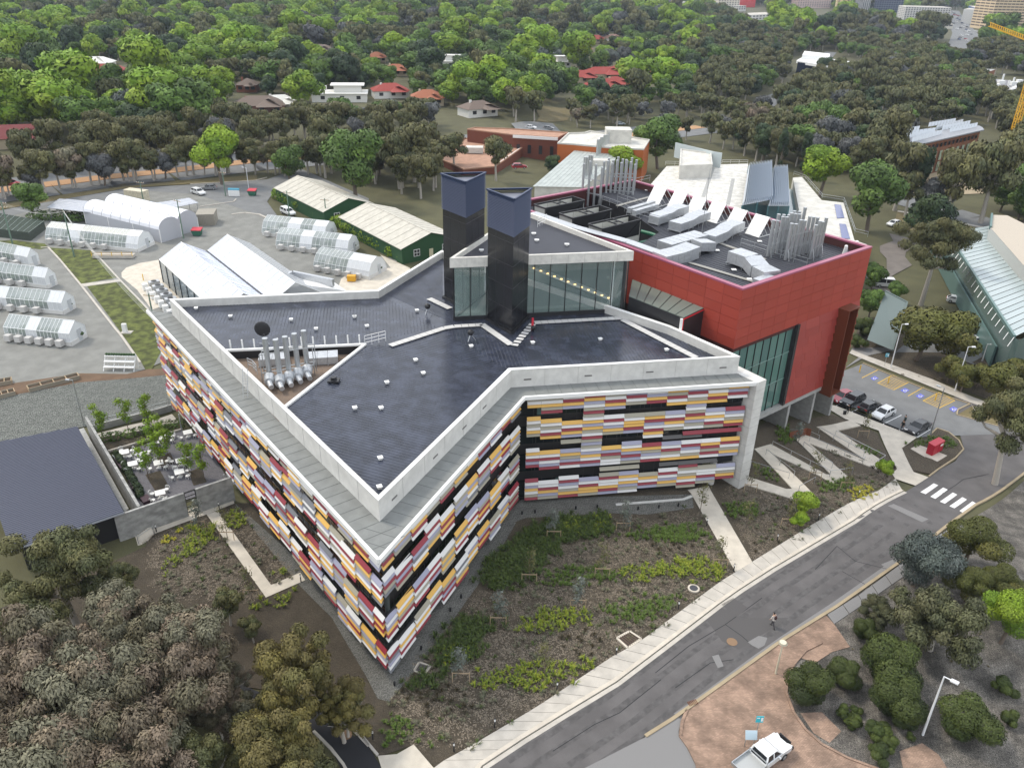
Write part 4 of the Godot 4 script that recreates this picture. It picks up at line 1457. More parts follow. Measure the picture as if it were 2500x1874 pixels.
func make_red_plant() -> void:
	var names := ["black-rimmed cooling enclosure with pale side panels, nearest the blue-topped towers", "black-rimmed cooling enclosure, middle one of the three on the red block", "black-rimmed cooling enclosure beside the green pipes"]
	var rims := [v3([2.8,22.9,-124,4.5,22.9,-121.9,10.9,22.9,-127.2,9.1,22.9,-129.4]), v3([6.5,22.9,-119.3,8.4,22.9,-116.7,14.7,22.9,-122,13,22.9,-124.3]), v3([10.5,22.9,-114,12.3,22.9,-111.6,18.6,22.9,-117.1,17,22.9,-119.2])]
	for k in 3:
		var r: PackedVector3Array = rims[k]
		var t := thing("cooling_tower", names[k], "cooling unit", V(r[0].x, 18.0, r[0].z), "cooling enclosures on the red block")
		var b := B.new()
		for i in 4:
			b.bar(r[i], r[(i + 1) % 4], 0.22, 0.22)
		var m1 := r[0].lerp(r[3], 0.42)
		var m2 := r[1].lerp(r[2], 0.42)
		b.bar(m1, m2, 0.2, 0.15)
		b.bar(r[0].lerp(r[3], 0.58), r[1].lerp(r[2], 0.58), 0.2, 0.15)
		b.bar(m1.lerp(m2, 0.5), r[0].lerp(r[3], 0.58).lerp(r[1].lerp(r[2], 0.58), 0.5), 0.2, 0.15)
		part(t, "rim", b, M.dark)
		for i in 4:
			var a := r[i]
			var e := r[(i + 1) % 4]
			var ins := ((r[0] + r[2]) * 0.5 - (a + e) * 0.5).normalized() * 0.12
			var cols := maxi(1, int(a.distance_to(e) / 2.2))
			for c in cols:
				for w in 4:
					var q := B.new()
					q.bar(a.lerp(e, (c + 0.01) / cols) + ins - V(0, 0.55 + w * 0.8, 0), a.lerp(e, (c + 0.99) / cols) + ins - V(0, 0.55 + w * 0.8, 0), 0.05, 0.76)
					part(t, "side_panel", q, paint(0.55, 0.55, 0.5, 0.6) if i % 2 else paint(0.5, 0.5, 0.46, 0.6))
		b = B.new()
		for i in 4:
			b.bar(r[i], r[i] - V(0, 4.8, 0), 0.14, 0.14)
		b.bar(r[1].lerp(r[2], 0.45) - V(0, 3.2, 0), r[2], 0.1, 0.1)
		part(t, "frame", b, M.dark)
		b = B.new()
		var fl := PackedVector2Array()
		for i in 4:
			fl.append(Vector2(r[i].x, r[i].z))
		b.flat(grown(fl, -0.2), 20.6)
		for i in 4:
			var mid := (r[0] + r[2]) * 0.5
			b.bar(r[i].lerp(mid, 0.05) - V(0, 1.2, 0), r[(i + 1) % 4].lerp(mid, 0.05) - V(0, 1.2, 0), 0.04, 2.2)
		part(t, "inside", b, M.dark)
	duct(v3([17.8,22.3,-125.5,22.4,22.3,-130.3]), 0.8, 0.7, "slim silver duct, farther of the short pair beside the long walkway")
	duct(v3([18.4,22.3,-124.1,22.6,22.3,-128.4]), 0.8, 0.7, "slim silver duct, nearer of the short pair beside the long walkway")
	duct(v3([20.9,22.6,-120,22.5,22.6,-121.5]), 1.9, 1.1, "silver duct stub at the walkway")
	var kinked := func(a: Vector3, c: Vector3, lift: float) -> PackedVector3Array: return A3([a, a.lerp(c, 0.42), a.lerp(c, 0.6) + V(0, lift, 0), c + V(0, lift, 0)])
	var m := v3([21.1,22.7,-120.5,26.4,22.7,-125.7,23.5,22.7,-116.6,29.1,22.7,-122.4,27.2,22.7,-110.7,32.9,22.7,-117,20.37,22.7,-106.73,26.5,22.7,-111.8,18.92,22.7,-101.63,23.97,22.7,-105.27,24.66,22.7,-106.54,27.1,22.7,-108])
	duct(kinked.call(m[0], m[1], 0.3), 2.1, 1.2, "kinked silver duct feeding the second slanted intake from the flues")
	duct(kinked.call(m[2], m[3], 0.3), 2.1, 1.2, "kinked silver duct feeding the third slanted intake from the flues")
	duct(kinked.call(m[4], m[5], 0.4), 2.2, 1.3, "kinked silver duct feeding the fifth slanted intake, beside the broad flat duct")
	duct(A3([m[6], m[7]]), 2.6, 1.2, "broad flat silver duct ending over the green pipes")
	duct(A3([m[8], m[8].lerp(m[9], 0.55), m[9] + V(0, 0.3, 0)]), 2.6, 1.6, "deep silver duct close to the red parapet with a tapered end")
	duct(A3([m[10] + V(0, 0.4, 0), m[11]]), 2.0, 1.2, "short silver duct head joined to a tapered cone")
	var w := v3([29.02,22.6,-103.09,30.77,22.6,-100.72,31.3,22.6,-98.36,32.24,22.6,-96.12])
	duct(A3([w[0] + V(0, 0.5, 0), w[1] + V(0, 0.5, 0), w[2], w[3]]), 2.5, 1.5, "silver duct stepping down towards the street parapet beside the tall flues")
	duct(v3([29.91,22.2,-93.87,32.22,22.2,-95.8]), 1.6, 0.8, "low silver duct in the near corner of the red block's roof")
	var hood := [[v3([23.1,21.3,-130.2,25.9,21.3,-132.9]), "first"], [v3([26.1,21.3,-127.9,28.5,21.3,-130.1]), "second"], [v3([28.4,21.3,-124.2,30.9,21.3,-126.6]), "third"], [v3([30.8,21.3,-121.4,33.6,21.3,-124]), "fourth"], [v3([33.1,21.3,-117.9,35.8,21.3,-120]), "fifth"], [v3([35.5,21.3,-114.6,38.2,21.3,-116.7]), "sixth"]]
	for h in hood:
		var a: Vector3 = h[0][0]
		var e: Vector3 = h[0][1]
		var along_ := (e - a).normalized()
		var t := thing("slanted_intake", "white slatted intake, %s counting from the slim flues along the red block" % h[1], "air intake", a, "slanted intakes on the red block")
		var bk := V(along_.z, 0, -along_.x)
		if bk.z > 0: bk = -bk
		var up := V(0, 2.7, 0)
		for k in 7:
			var b := B.new()
			var f := (k + 0.5) / 7.0
			var p0 := a.lerp(e, 0.0) + up * f + along_ * 1.9 * f
			var sd := bk * 2.4
			b.bar(p0, p0 + sd, 0.5, 0.05, along_.rotated(bk, 0.75))
			part(t, "slat", b, M.white)
		var b2 := B.new()
		for s in [0.0, 1.0]:
			var sd: Vector3 = bk * 2.4 * s
			b2.bar(a + sd, a + sd + up + along_ * 1.9, 0.1, 0.1)
			b2.bar(e + along_ * 0.6 + sd, a + sd + up + along_ * 1.9, 0.1, 0.1)
			b2.bar(a + sd, e + along_ * 0.6 + sd, 0.1, 0.1)
			for k in 3:
				var f := (k + 1) / 4.0
				b2.bar(a + sd + (up + along_ * 1.9) * f, (a + sd).lerp(e + along_ * 0.6 + sd, f), 0.06, 0.06)
		part(t, "frame", b2, M.white)
	var f1 := v3([11.3,19.5,-137.4,14.2,19.5,-135.5,15.5,19.5,-146.2,20.6,19.5,-141.1,15.5,19.5,-139.2,20,19.5,-138.1,15,19.5,-140.7,17.6,19.5,-146.3])
	flue_group([[f1[0], f1[1], 4], [f1[4], f1[5] + V(0, 0, 0.0), 7], [f1[6], f1[3], 8]], 7.4, 0.21, "cluster of tall slim steel flues behind the cooling enclosures", "flue clusters on the red block")
	var f2 := v3([34.5,21.3,-106,39.2,21.3,-109.9,35.8,21.3,-107.3,40.5,21.3,-110.9,36.5,21.3,-104.6,40.1,21.3,-107.2,38.1,21.3,-105.8,41.2,21.3,-108.4,40,21.3,-105.2,41.8,21.3,-106.9])
	flue_group([[f2[0], f2[1], 7], [f2[4], f2[7], 7], [f2[8], f2[9], 4], [f2[2] + V(0, 0, -1), f2[3] + V(0, 0, -1), 6]], 5.2, 0.23, "cluster of stout steel flues near the street end of the red block", "flue clusters on the red block")
	rail(v3([14.2,21.3,-132.3,16.4,21.3,-129.1,19.3,21.3,-123.5,25.7,21.3,-116.9]), 1.1, "walkway_railing", "long steel guard rail along the middle of the red block's roof", M.steel)
	rail(v3([17,21.3,-134.3,19.8,21.3,-130.4,25.8,21.3,-119.2]), 1.1, "walkway_railing", "shorter parallel steel rail behind the cooling enclosures", M.steel)
	rail(v3([31.8,21.3,-110.3,34.7,21.3,-106.8,38.55,21.3,-102.07]), 1.1, "walkway_railing", "steel rail in front of the stout flues at the street end", M.steel)
	rail(v3([20.2,22.4,-140.4,23.6,22.4,-143.6]), 1.0, "walkway_railing", "small steel rail at the far corner of the red block", M.steel)
	var g := B.new()
	var green := paint(0.02, 0.14, 0.075, 0.4)
	g.pipe(v3([19,20.4,-119.4,20.5,20.4,-118.1,21.8,20.4,-116.5]), 0.3, 10)
	solo("coolant_pipe", g, green, "upper dark green pipe in the pit of the red block", "pipe", Vector3.ZERO, "green pipes in the plant pit")
	g = B.new()
	g.pipe(v3([18.1,20,-114.6,20.1,20,-116,21.5,20,-117.8]), 0.3, 10)
	solo("coolant_pipe", g, green, "lower dark green pipe in the pit of the red block", "pipe", Vector3.ZERO, "green pipes in the plant pit")
	g = B.new()
	var mp := p3(v3([27.6,21.3,-116.5]))
	g.tube(mp, mp + V(0, 9.5, 0), 0.06, 0.03, 6)
	solo("lightning_mast", g, M.steel, "thin upright mast rising among the ducts on the red block", "mast", mp)

func p3(a: PackedVector3Array) -> Vector3:
	return a[0]

func make_lab_plant() -> void:
	var base := v3([-26.51,14.55,-78.73,-25.7,14.55,-77.84,-22.84,14.55,-80.16,-22.57,14.55,-82.13,-27.67,14.55,-81.88,-23.63,14.55,-84.8])
	var t := thing("fan_and_flue_rack", "row of five steel flues with round fans in the laboratory's sunken plant yard", "exhaust flues", base[0])
	var foot := v3([-26.74,14.55,-79.03,-25.52,14.55,-78.77,-24.73,14.55,-79.59,-23.92,14.55,-80.43,-23.11,14.55,-81.28])
	var top := v3([-28.68,14.55,-85.78,-27.85,14.55,-86.54,-26.95,14.55,-87.2,-26.14,14.55,-87.9,-25.24,14.55,-88.51])
	for i in 5:
		var b := B.new()
		b.tube(foot[i] + V(0, 0.8, 0), foot[i] + V(0, 5.2, 0), 0.3, 0.3, 12)
		part(t, "flue", b, M.steel)
		b = B.new()
		b.tube(foot[i] + V(0.1, 0.7, 0.4), foot[i] + V(0.4, 0.7, 1.6), 0.62, 0.5, 14)
		b.tube(foot[i] + V(0.4, 0.7, 1.6), foot[i] + V(0.9, 0.6, 2.6), 0.3, 0.28, 10)
		part(t, "fan_casing", b, M.zinc)
	var b := B.new()
	for y in [1.2, 3.4]:
		for s in [-0.45, 0.45]:
			b.bar(foot[0] + V(-0.7, y, s), foot[4] + V(0.9, y, s), 0.09, 0.09)
	for e in [foot[0] + V(-0.7, 0, 0), foot[2], foot[4] + V(0.9, 0, 0)]:
		for s in [-0.45, 0.45]:
			b.bar(e + V(0, 0, s), e + V(0, 3.4, s), 0.09, 0.09)
	part(t, "frame", b, M.steel)
	duct(v3([-29.12,15.5,-83.23,-26.13,15.5,-83.73]), 1.8, 0.9, "pale duct with tapered head under the left wing's roof edge", "ducts in the sunken plant yard")
	duct(v3([-23.77,15.5,-83.85,-20.32,15.5,-84.56]), 1.9, 0.9, "pale duct with square end under the left wing's roof edge", "ducts in the sunken plant yard")
	b = B.new()
	var lad := v3([-28.17,16.7,-76.14,-26.85,16.7,-71.57])
	var l0 := lad[0]
	for s in [-0.25, 0.25]:
		b.bar(l0 + V(s, 1.0, 0.3), l0 + V(s - 0.1, -2.1, 1.1), 0.05, 0.05)
	for k in 8:
		b.bar(l0 + V(-0.27, 0.2 - k * 0.29, 0.45 + k * 0.075), l0 + V(0.25, 0.2 - k * 0.29, 0.45 + k * 0.075), 0.04, 0.04)
	solo("parapet_ladder", b, M.steel, "steel ladder over the long white parapet beside the plant yard", "ladder", l0)
	rail(v3([-29.36,15.7,-80.13,-28.6,15.7,-79.52,-27.86,15.7,-78.45]), 1.1, "ladder_cage_rail", "curved steel hand rails on the plant yard side of the ladder", M.steel, 0.6, 3)
	rail(v3([-17.43,15.7,-86.25,-15.22,15.7,-87.84]), 1.3, "roof_guard_rail", "white guard rail at the tip of the plant yard on the laboratory roof", M.white, 0.8, 3)
	rail(v3([3.1,23.4,-110.4,4.4,23.4,-112.7]), 1.2, "roof_guard_rail", "small white step frame on the atrium roof behind the nearer tower", M.white, 0.6, 3)
	var q := p3(v3([-29.26,15.7,-86.17]))
	t = thing("satellite_dish", "black satellite dish on a stand on the laboratory's left wing", "satellite dish", q)
	b = B.new()
	b.tube(q, q + V(0, 1.5, 0), 0.07, 0.07, 8)
	b.bar(q + V(-0.6, 0.05, 0), q + V(0.6, 0.05, 0), 0.1, 0.1)
	part(t, "stand", b, M.steel)
	b = B.new()
	b.ball(q + V(0.0, 2.0, 0.1), V(0.95, 0.95, 0.22), 16, 8)
	part(t, "dish", b, M.dark)
	b = B.new()
	b.bar(q + V(0, 1.3, 0.2), q + V(0.5, 1.7, 1.3), 0.05, 0.05)
	b.box(q + V(0.5, 1.75, 1.3), V(0.2, 0.2, 0.25))
	part(t, "feed_arm", b, M.dark)
	for e in [[p3(v3([-11.09,15.7,-96.63])), "dark weather instrument near the farther tower on the laboratory roof"], [p3(v3([-5.09,15.7,-88.61])), "dark weather instrument in front of the nearer tower"]]:
		var c: Vector3 = e[0]
		t = thing("roof_instrument", e[1], "instrument", c, "instruments on the laboratory roof")
		b = B.new()
		for k in 3:
			b.bar(c + V(cos(k * TAU / 3) * 0.6, 0, sin(k * TAU / 3) * 0.6), c + V(0, 0.8, 0), 0.06, 0.06)
		part(t, "tripod", b, M.steel)
		b = B.new()
		b.ball(c + V(0, 1.0, 0), V(0.38, 0.38, 0.38), 10, 6)
		part(t, "head", b, M.dark)
	var s := p3(v3([2.39,15.7,-92.27]))
	t = thing("roof_standpipe", "red hose standpipe beside the nearer tower", "standpipe", s)
	b = B.new()
	b.tube(s, s + V(0, 1.5, 0), 0.16, 0.14, 10)
	part(t, "pipe", b, paint(0.6, 0.02, 0.04, 0.5))
	b = B.new()
	b.ball(s + V(0.1, 0.3, 0.2), V(0.3, 0.3, 0.3), 8, 5)
	part(t, "hose_reel", b, M.dark)
	s = p3(v3([-19.23,15.7,-77.16]))
	b = B.new()
	b.box(s + V(0, 0.1, 0), V(1.2, 0.2, 1.0))
	b.tube(s + V(0, 0.2, 0), s + V(0, 0.5, 0), 0.35, 0.3, 10)
	solo("roof_fan", b, M.dark_wall, "low dark square roof fan beside the plant yard edge", "roof fan", s)

func glasshouse(a: Vector3, b_: Vector3, c: Vector3, wall: float, ridge: float, bays: int, curved: bool, label: String, group: String, porch := true) -> void:
	var d := (b_ - a).normalized()
	var w: Vector3 = c - b_
	w -= d * w.dot(d)
	var wd := w.length()
	w = w.normalized()
	var t := thing("glasshouse", label, "greenhouse", a, group)
	var n := bays * 3
	var prof := [Vector2(0, 0.7), Vector2(0, wall), Vector2(wd * 0.5, ridge), Vector2(wd, wall), Vector2(wd, 0.7)]
	if curved:
		prof = [Vector2(0, 0.7), Vector2(0.05 * wd, wall * 0.8), Vector2(0.2 * wd, lerpf(wall, ridge, 0.55)), Vector2(wd * 0.5, ridge), Vector2(0.8 * wd, lerpf(wall, ridge, 0.55)), Vector2(0.95 * wd, wall * 0.8), Vector2(wd, 0.7)]
	var at := func(s: float, q: Vector2) -> Vector3: return a + d * s + w * q.x + V(0, q.y, 0)
	var run := a.distance_to(b_)
	var white := paint(0.72, 0.74, 0.74, 0.5)
	var clear := mats.get("gh_clear", null) as StandardMaterial3D
	if clear == null:
		clear = paint(0.5, 0.56, 0.55, 0.3).duplicate()
		clear.transparency = BaseMaterial3D.TRANSPARENCY_ALPHA
		clear.albedo_color.a = 0.42
		mats["gh_clear"] = clear
		var milk: StandardMaterial3D = paint(0.72, 0.74, 0.76, 0.4).duplicate()
		milk.transparency = BaseMaterial3D.TRANSPARENCY_ALPHA
		milk.albedo_color.a = 0.8
		mats["gh_milk"] = milk
	var rng := RandomNumberGenerator.new()
	rng.seed = int(a.x * 13.0 + a.z * 7.0)
	for i in bays:
		var whitened := (i * 7 + int(absf(a.x))) % 5 in [1] or i >= bays - 1
		for k in prof.size() - 1:
			var b := B.new()
			var s0 := run * i / bays + 0.03
			var s1 := run * (i + 1) / bays - 0.03
			b.quad(at.call(s0, prof[k]), at.call(s1, prof[k]), at.call(s1, prof[k + 1]), at.call(s0, prof[k + 1]))
			part(t, "pane", b, mats.gh_milk if whitened else clear)
	var f := B.new()
	for i in n + 1:
		for k in prof.size() - 1:
			f.bar(at.call(run * i / n, prof[k]), at.call(run * i / n, prof[k + 1]), 0.06, 0.06)
	for q in prof:
		f.bar(at.call(0, q), at.call(run, q), 0.08, 0.08)
	part(t, "frame", f, white)
	for s in [0.02, run - 0.02]:
		var b := B.new()
		for k in range(1, prof.size() - 2):
			b.tri(at.call(s, prof[0]), at.call(s, prof[k]), at.call(s, prof[k + 1]))
		b.tri(at.call(s, prof[0]), at.call(s, prof[-2]), at.call(s, prof[-1]))
		part(t, "gable", b, white if s > 1.0 else mats.gh_milk)
	var bw := B.new()
	bw.bar(at.call(0, Vector2(0.08, 0.35)), at.call(run, Vector2(0.08, 0.35)), 0.16, 0.8)
	bw.bar(at.call(0, Vector2(wd - 0.08, 0.35)), at.call(run, Vector2(wd - 0.08, 0.35)), 0.16, 0.8)
	bw.bar(at.call(run, Vector2(0, 0.35)), at.call(run, Vector2(wd, 0.35)), 0.16, 0.8)
	part(t, "base_wall", bw, paint(0.66, 0.65, 0.62, 0.8))
	var dr := B.new()
	dr.box(at.call(run + 0.05, Vector2(wd * 0.6, 1.1)), V(0.08, 2.0, 0.9), Basis(d, Vector3.UP, d.cross(Vector3.UP)))
	part(t, "door", dr, paint(0.5, 0.52, 0.53, 0.5))
	var pl := B.new()
	for i in bays * 2:
		pl.ball(at.call(run * (i + 0.5) / (bays * 2), Vector2(wd * (0.3 + 0.4 * (i % 2)), 1.1)), V(0.9, 0.45, 0.6), 7, 4)
	part(t, "plant_bench", pl, paint(0.05, 0.085, 0.025, 0.9)).set_meta("kind", "stuff")
	if porch:
		for i in mini(bays, 6):
			var q := B.new()
			q.box(at.call(run * (i + 0.6) / (bays + 0.4), Vector2(-0.7, 0.75)), V(1.0, 1.0, 0.9), Basis(d, Vector3.UP, d.cross(Vector3.UP)))
			part(t, "air_cooler", q, paint(0.48, 0.47, 0.45, 0.7))

func make_glasshouses() -> void:
	var g := "small glasshouses in the yard"
	glasshouse(V(-117.8,0,-161.9), V(-97.4,0,-153.6), V(-95.4,0,-155.4), 2.2, 3.7, 6, false, "white gabled glasshouse at the picture's edge, farthest of the four in the grey yard", g)
	glasshouse(V(-107.8,0,-147.3), V(-87.9,0,-142.2), V(-86.6,0,-144.5), 2.2, 3.7, 7, false, "white gabled glasshouse, second farthest of the four in the grey yard", g)
	glasshouse(V(-97.4,0,-133.1), V(-78.7,0,-130.1), V(-77.9,0,-133.3), 2.2, 3.7, 7, false, "white gabled glasshouse, third of the four in the grey yard", g)
	glasshouse(V(-82.7,0,-119.4), V(-71,0,-117.3), V(-68.2,0,-120.7), 2.2, 3.7, 6, false, "white gabled glasshouse nearest the stony bank, with six coolers along its side", g)
	glasshouse(V(-102.5,0,-169.6), V(-80.2,0,-164.4), V(-78.9,0,-170), 2.1, 3.9, 8, true, "long curved glasshouse in front of the white polytunnels", g)
	glasshouse(V(-57.7,0,-178.2), V(-42.7,0,-174.3), V(-40.1,0,-180.4), 2.1, 3.9, 5, true, "clear curved glasshouse farthest back below the ivy hedge", g)
	glasshouse(V(-52,0,-168.9), V(-35.7,0,-164.7), V(-33.1,0,-170.3), 2.1, 3.9, 6, true, "clear curved glasshouse, middle of the three below the ivy hedge", g)
	glasshouse(V(-40.9,0,-156), V(-28.8,0,-150.7), V(-25.8,0,-156.6), 2.1, 3.9, 5, true, "clear curved glasshouse nearest the laboratory, beside a yellow tank", g)
	var e := v3([-67.9,4.6,-147,-53.4,4.6,-128.1,-65.5,4.6,-157.5,-43.4,4.6,-129.8,-56.6,4.6,-162,-37.4,4.6,-141.5])
	var ax := (e[1] - e[0]).normalized()
	var wv := (e[2] - e[0])
	wv -= ax * wv.dot(ax)
	var wn := wv.normalized()
	var span := (e[3] - e[1]).dot(wn)
	var run := (e[1] - e[0]).length() + 9.0
	var t := thing("research_glasshouse", "large double-span glasshouse with pale blue-white roofs behind the laboratory's left wing", "greenhouse", V(e[0].x, 0, e[0].z))
	var sheet_a: StandardMaterial3D = paint(0.56, 0.6, 0.72, 0.25).duplicate()
	sheet_a.metallic = 0.15
	var sheet_b: StandardMaterial3D = paint(0.64, 0.67, 0.76, 0.3).duplicate()
	var haze: StandardMaterial3D = paint(0.55, 0.58, 0.62, 0.3).duplicate()
	haze.transparency = BaseMaterial3D.TRANSPARENCY_ALPHA
	haze.albedo_color.a = 0.6
	var rng := RandomNumberGenerator.new()
	rng.seed = 77
	for k in 2:
		var o := e[0] + wn * span * k
		var half := wn * span * 0.5
		var cols := 14
		for i in cols:
			for s in 2:
				for r in 4:
					var b := B.new()
					var p0 := o + (half * (r / 4.0) + V(0, 2.6 * r / 4.0, 0) if s == 0 else wn * span - half * (r / 4.0) + V(0, 2.6 * r / 4.0, 0))
					var p1 := o + (half * ((r + 0.98) / 4.0) + V(0, 2.6 * (r + 0.98) / 4.0, 0) if s == 0 else wn * span - half * ((r + 0.98) / 4.0) + V(0, 2.6 * (r + 0.98) / 4.0, 0))
					var u0 := ax * run * (i + 0.01) / cols
					var u1 := ax * run * (i + 0.99) / cols
					b.up(p0 + u0, p0 + u1, p1 + u1)
					b.up(p0 + u0, p1 + u1, p1 + u0)
					part(t, "roof_pane", b, haze if (k == 1 and s == 1) else (sheet_a if rng.randf() < 0.55 else sheet_b))
		var f := B.new()
		for i in cols + 1:
			f.bar(o + ax * run * i / cols, o + half + V(0, 2.64, 0) + ax * run * i / cols, 0.08, 0.08)
			f.bar(o + wn * span + ax * run * i / cols, o + half + V(0, 2.64, 0) + ax * run * i / cols, 0.08, 0.08)
		f.bar(o + half + V(0, 2.66, 0), o + half + V(0, 2.66, 0) + ax * run, 0.14, 0.14)
		f.bar(o, o + ax * run, 0.2, 0.2)
		part(t, "roof_frame", f, M.white)
		for s in [0.0, run]:
			var b := B.new()
			b.tri(o + ax * s, o + half + V(0, 2.6, 0) + ax * s, o + wn * span + ax * s)
			b.quad(o + ax * s, o + wn * span + ax * s, o + wn * span + ax * s - V(0, 4.6, 0), o + ax * s - V(0, 4.6, 0))
			part(t, "gable", b, haze)
	var v := B.new()
	v.bar(e[0] + wn * span + V(0, 0.05, 0), e[0] + wn * span + ax * run + V(0, 0.05, 0), 0.5, 0.15)
	part(t, "valley_gutter", v, M.dark_wall)
	for i in 8:
		var b := B.new()
		b.bar(e[0] + ax * run * (i + 0.03) / 8 - V(0, 2.3, 0), e[0] + ax * run * (i + 0.97) / 8 - V(0, 2.3, 0), 0.06, 4.3)
		part(t, "side_pane", b, paint(0.2, 0.24, 0.26, 0.15))
		b = B.new()
		b.bar(e[0] + ax * run * i / 8 - wn * 0.05, e[0] + ax * run * i / 8 - V(0, 4.6, 0) - wn * 0.05, 0.15, 0.15)
		part(t, "post", b, M.dark)
	for i in 7:
		var q := e[0] + ax * (2.5 + i * 2.6) - wn * 2.3 - V(0, 4.6, 0)
		t = thing("condenser_unit", ["first", "second", "third", "fourth", "fifth", "sixth", "last"][i] + " grey condenser in the row beside the large glasshouse, from its far end", "condenser", q, "condensers beside the research glasshouse")
		var b := B.new()
		b.box(q + V(0, 0.85, 0), V(1.9, 1.3, 1.2), Basis(ax.cross(Vector3.UP), Vector3.UP, ax))
		part(t, "casing", b, M.zinc)
		b = B.new()
		b.tube(q + V(0, 1.5, 0), q + V(0, 1.56, 0), 0.5, 0.5, 12)
		part(t, "fan", b, M.dark)
		b = B.new()
		b.box(q - wn * 1.7 + V(0, 0.7, 0), V(0.9, 1.2, 0.9), Basis(ax.cross(Vector3.UP), Vector3.UP, ax))
		part(t, "pump_box", b, M.white)
	var nb := 0
	for p in v3([-72.1,0,-147.7,-68.9,0,-143.9,-67.7,0,-142.2,-65.5,0,-139.5,-63.9,0,-137.3]):
		nb += 1
		bollard(p, "yellow steel bollard guarding the condensers, %s from the curved drive" % ["", "first", "second", "third", "fourth", "fifth"][nb], "yellow bollards by the glasshouse", M.yellow, 1.3, 0.09)
	t = thing("white_annex", "low white annex with grey gabled porch behind the laboratory's roof edge", "shed", V(-40,0,-140.9))
	var h := v3([-44.4,3.6,-132.9,-43.4,3.6,-139.4,-41.7,3.6,-144,-33.4,3.6,-140,-30,3.6,-135.3,-36.8,3.6,-131.9])
	var b := B.new()
	var c := p3(v3([-36.7,5.6,-132.6]))
	for i in h.size():
		b.up(h[i], h[(i + 1) % h.size()], c)
	part(t, "roof", b, M.white)
	b = B.new()
	var pl := PackedVector2Array()
	for q in h: pl.append(Vector2(q.x, q.z))
	b.prism(grown(pl, -0.3), -0.1, 3.55, false)
	part(t, "wall", b, M.white)
	b = B.new()
	b.path(v3([-42.1,5,-135,-40.4,5,-139.2,-32.2,5,-135.4]), 0.6, 1.4)
	part(t, "roof_lantern", b, M.zinc)
	t = thing("yellow_tank", "yellow box tank beside the nearest curved glasshouse", "tank", V(-32,0,-149.9))
	b = B.new()
	b.box(V(-32,0,-149.9) + V(0, 0.6, 0), V(1.6, 1.0, 1.1))
	part(t, "body", b, paint(0.75, 0.38, 0.02, 0.5))
	b = B.new()
	b.box(V(-32,0,-149.9) + V(0, 1.13, 0), V(1.65, 0.08, 1.15))
	part(t, "lid", b, paint(0.65, 0.33, 0.02, 0.5))
	for k in 2:
		var a: Vector3 = V(-100.7,0,-184.2) if k == 0 else V(-98.5,0,-190)
		var q: Vector3 = V(-77.9,0,-171.2) if k == 0 else V(-76,0,-176.7)
		var w2: Vector3 = V(-76.3,0,-176.7) if k == 0 else V(-74.2,0,-181.9)
		polytunnel(a, q, w2, "white round-topped polytunnel behind the long curved glasshouse" if k == 0 else "white round-topped polytunnel, the one next to the concrete shed")
	for s in [[v3([-110.2,3.2,-186,-111.3,3.2,-194.1,-94.9,3.2,-190.4,-98.5,3.2,-182.9]), "long grey ribbed shade roof behind the polytunnels"], [v3([-88.3,3,-191,-80.9,3,-197.4,-77.1,3,-193.2,-81,3,-188.7]), "pale flat carport roof near the cream container"]]:
		var r: PackedVector3Array = s[0]
		t = thing("shade_roof", s[1], "shelter", V(r[0].x, gh(r[0].x, r[0].z), r[0].z))
		var pp := PackedVector2Array()
		for q in r: pp.append(Vector2(q.x, q.z))
		b = B.new()
		b.prism(pp, 3.0, 3.12)
		ribs(b, pp, pp[3] - pp[0], 1.1, 3.12, 0.1, 0.08)
		part(t, "roof", b, paint(0.42, 0.44, 0.48, 0.35, 0.3))
		for q in pp:
			b = B.new()
			b.bar(V(q.x, 0, q.y).lerp(V(r[0].x + r[2].x, 0, r[0].z + r[2].z) * 0.5, 0.06), V(q.x, 3, q.y).lerp(V((r[0].x + r[2].x) * 0.5, 3, (r[0].z + r[2].z) * 0.5), 0.06), 0.12, 0.12)
			part(t, "post", b, M.steel)
	t = box_on(V(-100.8,0,-205.4), V(-95.3,0,-203.5), 2.4, 2.6, "shipping_container", "cream shipping container on the asphalt behind the polytunnels", "container", rough_mat(0.68, 0.62, 0.47, 0.6, tex("simplex", 0.86, 1.0, 0.01, 21), 0.3))
	t = box_on(V(-74.7,0,-184.2), V(-70.7,0,-185), 5.0, 2.6, "concrete_shed", "small flat-roofed concrete shed with rusty roof beside the polytunnels", "shed", rough_mat(0.4, 0.37, 0.31, 0.9, TG(), 0.3))
	for s in [[V(-72,0,-177), "green skip bin with red lid beside the polytunnel"], [V(-70.1,0,-212.8), "green skip bin with red lid by the road bend"]]:
		var q: Vector3 = s[0]
		t = thing("skip_bin", s[1], "bin", q, "skip bins")
		b = B.new()
		b.loft([A3([q + V(-0.8, 0.1, 0.6), q + V(0.8, 0.1, 0.6), q + V(0.8, 0.1, -0.6), q + V(-0.8, 0.1, -0.6)]), A3([q + V(-1.1, 1.3, 0.8), q + V(1.1, 1.3, 0.8), q + V(1.1, 1.6, -0.8), q + V(-1.1, 1.6, -0.8)])])
		part(t, "body", b, paint(0.03, 0.13, 0.08, 0.6))
		b = B.new()
		b.loft([A3([q + V(-1.15, 1.33, 0.85), q + V(1.15, 1.33, 0.85), q + V(1.15, 1.63, -0.85), q + V(-1.15, 1.63, -0.85)]), A3([q + V(-1.1, 1.45, 0.8), q + V(1.1, 1.45, 0.8), q + V(1.1, 1.75, -0.8), q + V(-1.1, 1.75, -0.8)])])
		part(t, "lid", b, paint(0.5, 0.03, 0.05, 0.5))
	t = thing("site_sign", "white and blue sign board at the bend of the yard road", "sign", V(-74.5,0,-211.3))
	b = B.new()
	var sp := V(-74.5,0,-211.3)
	b.box(sp + V(0, 0.9, 0), V(2.9, 1.6, 0.15))
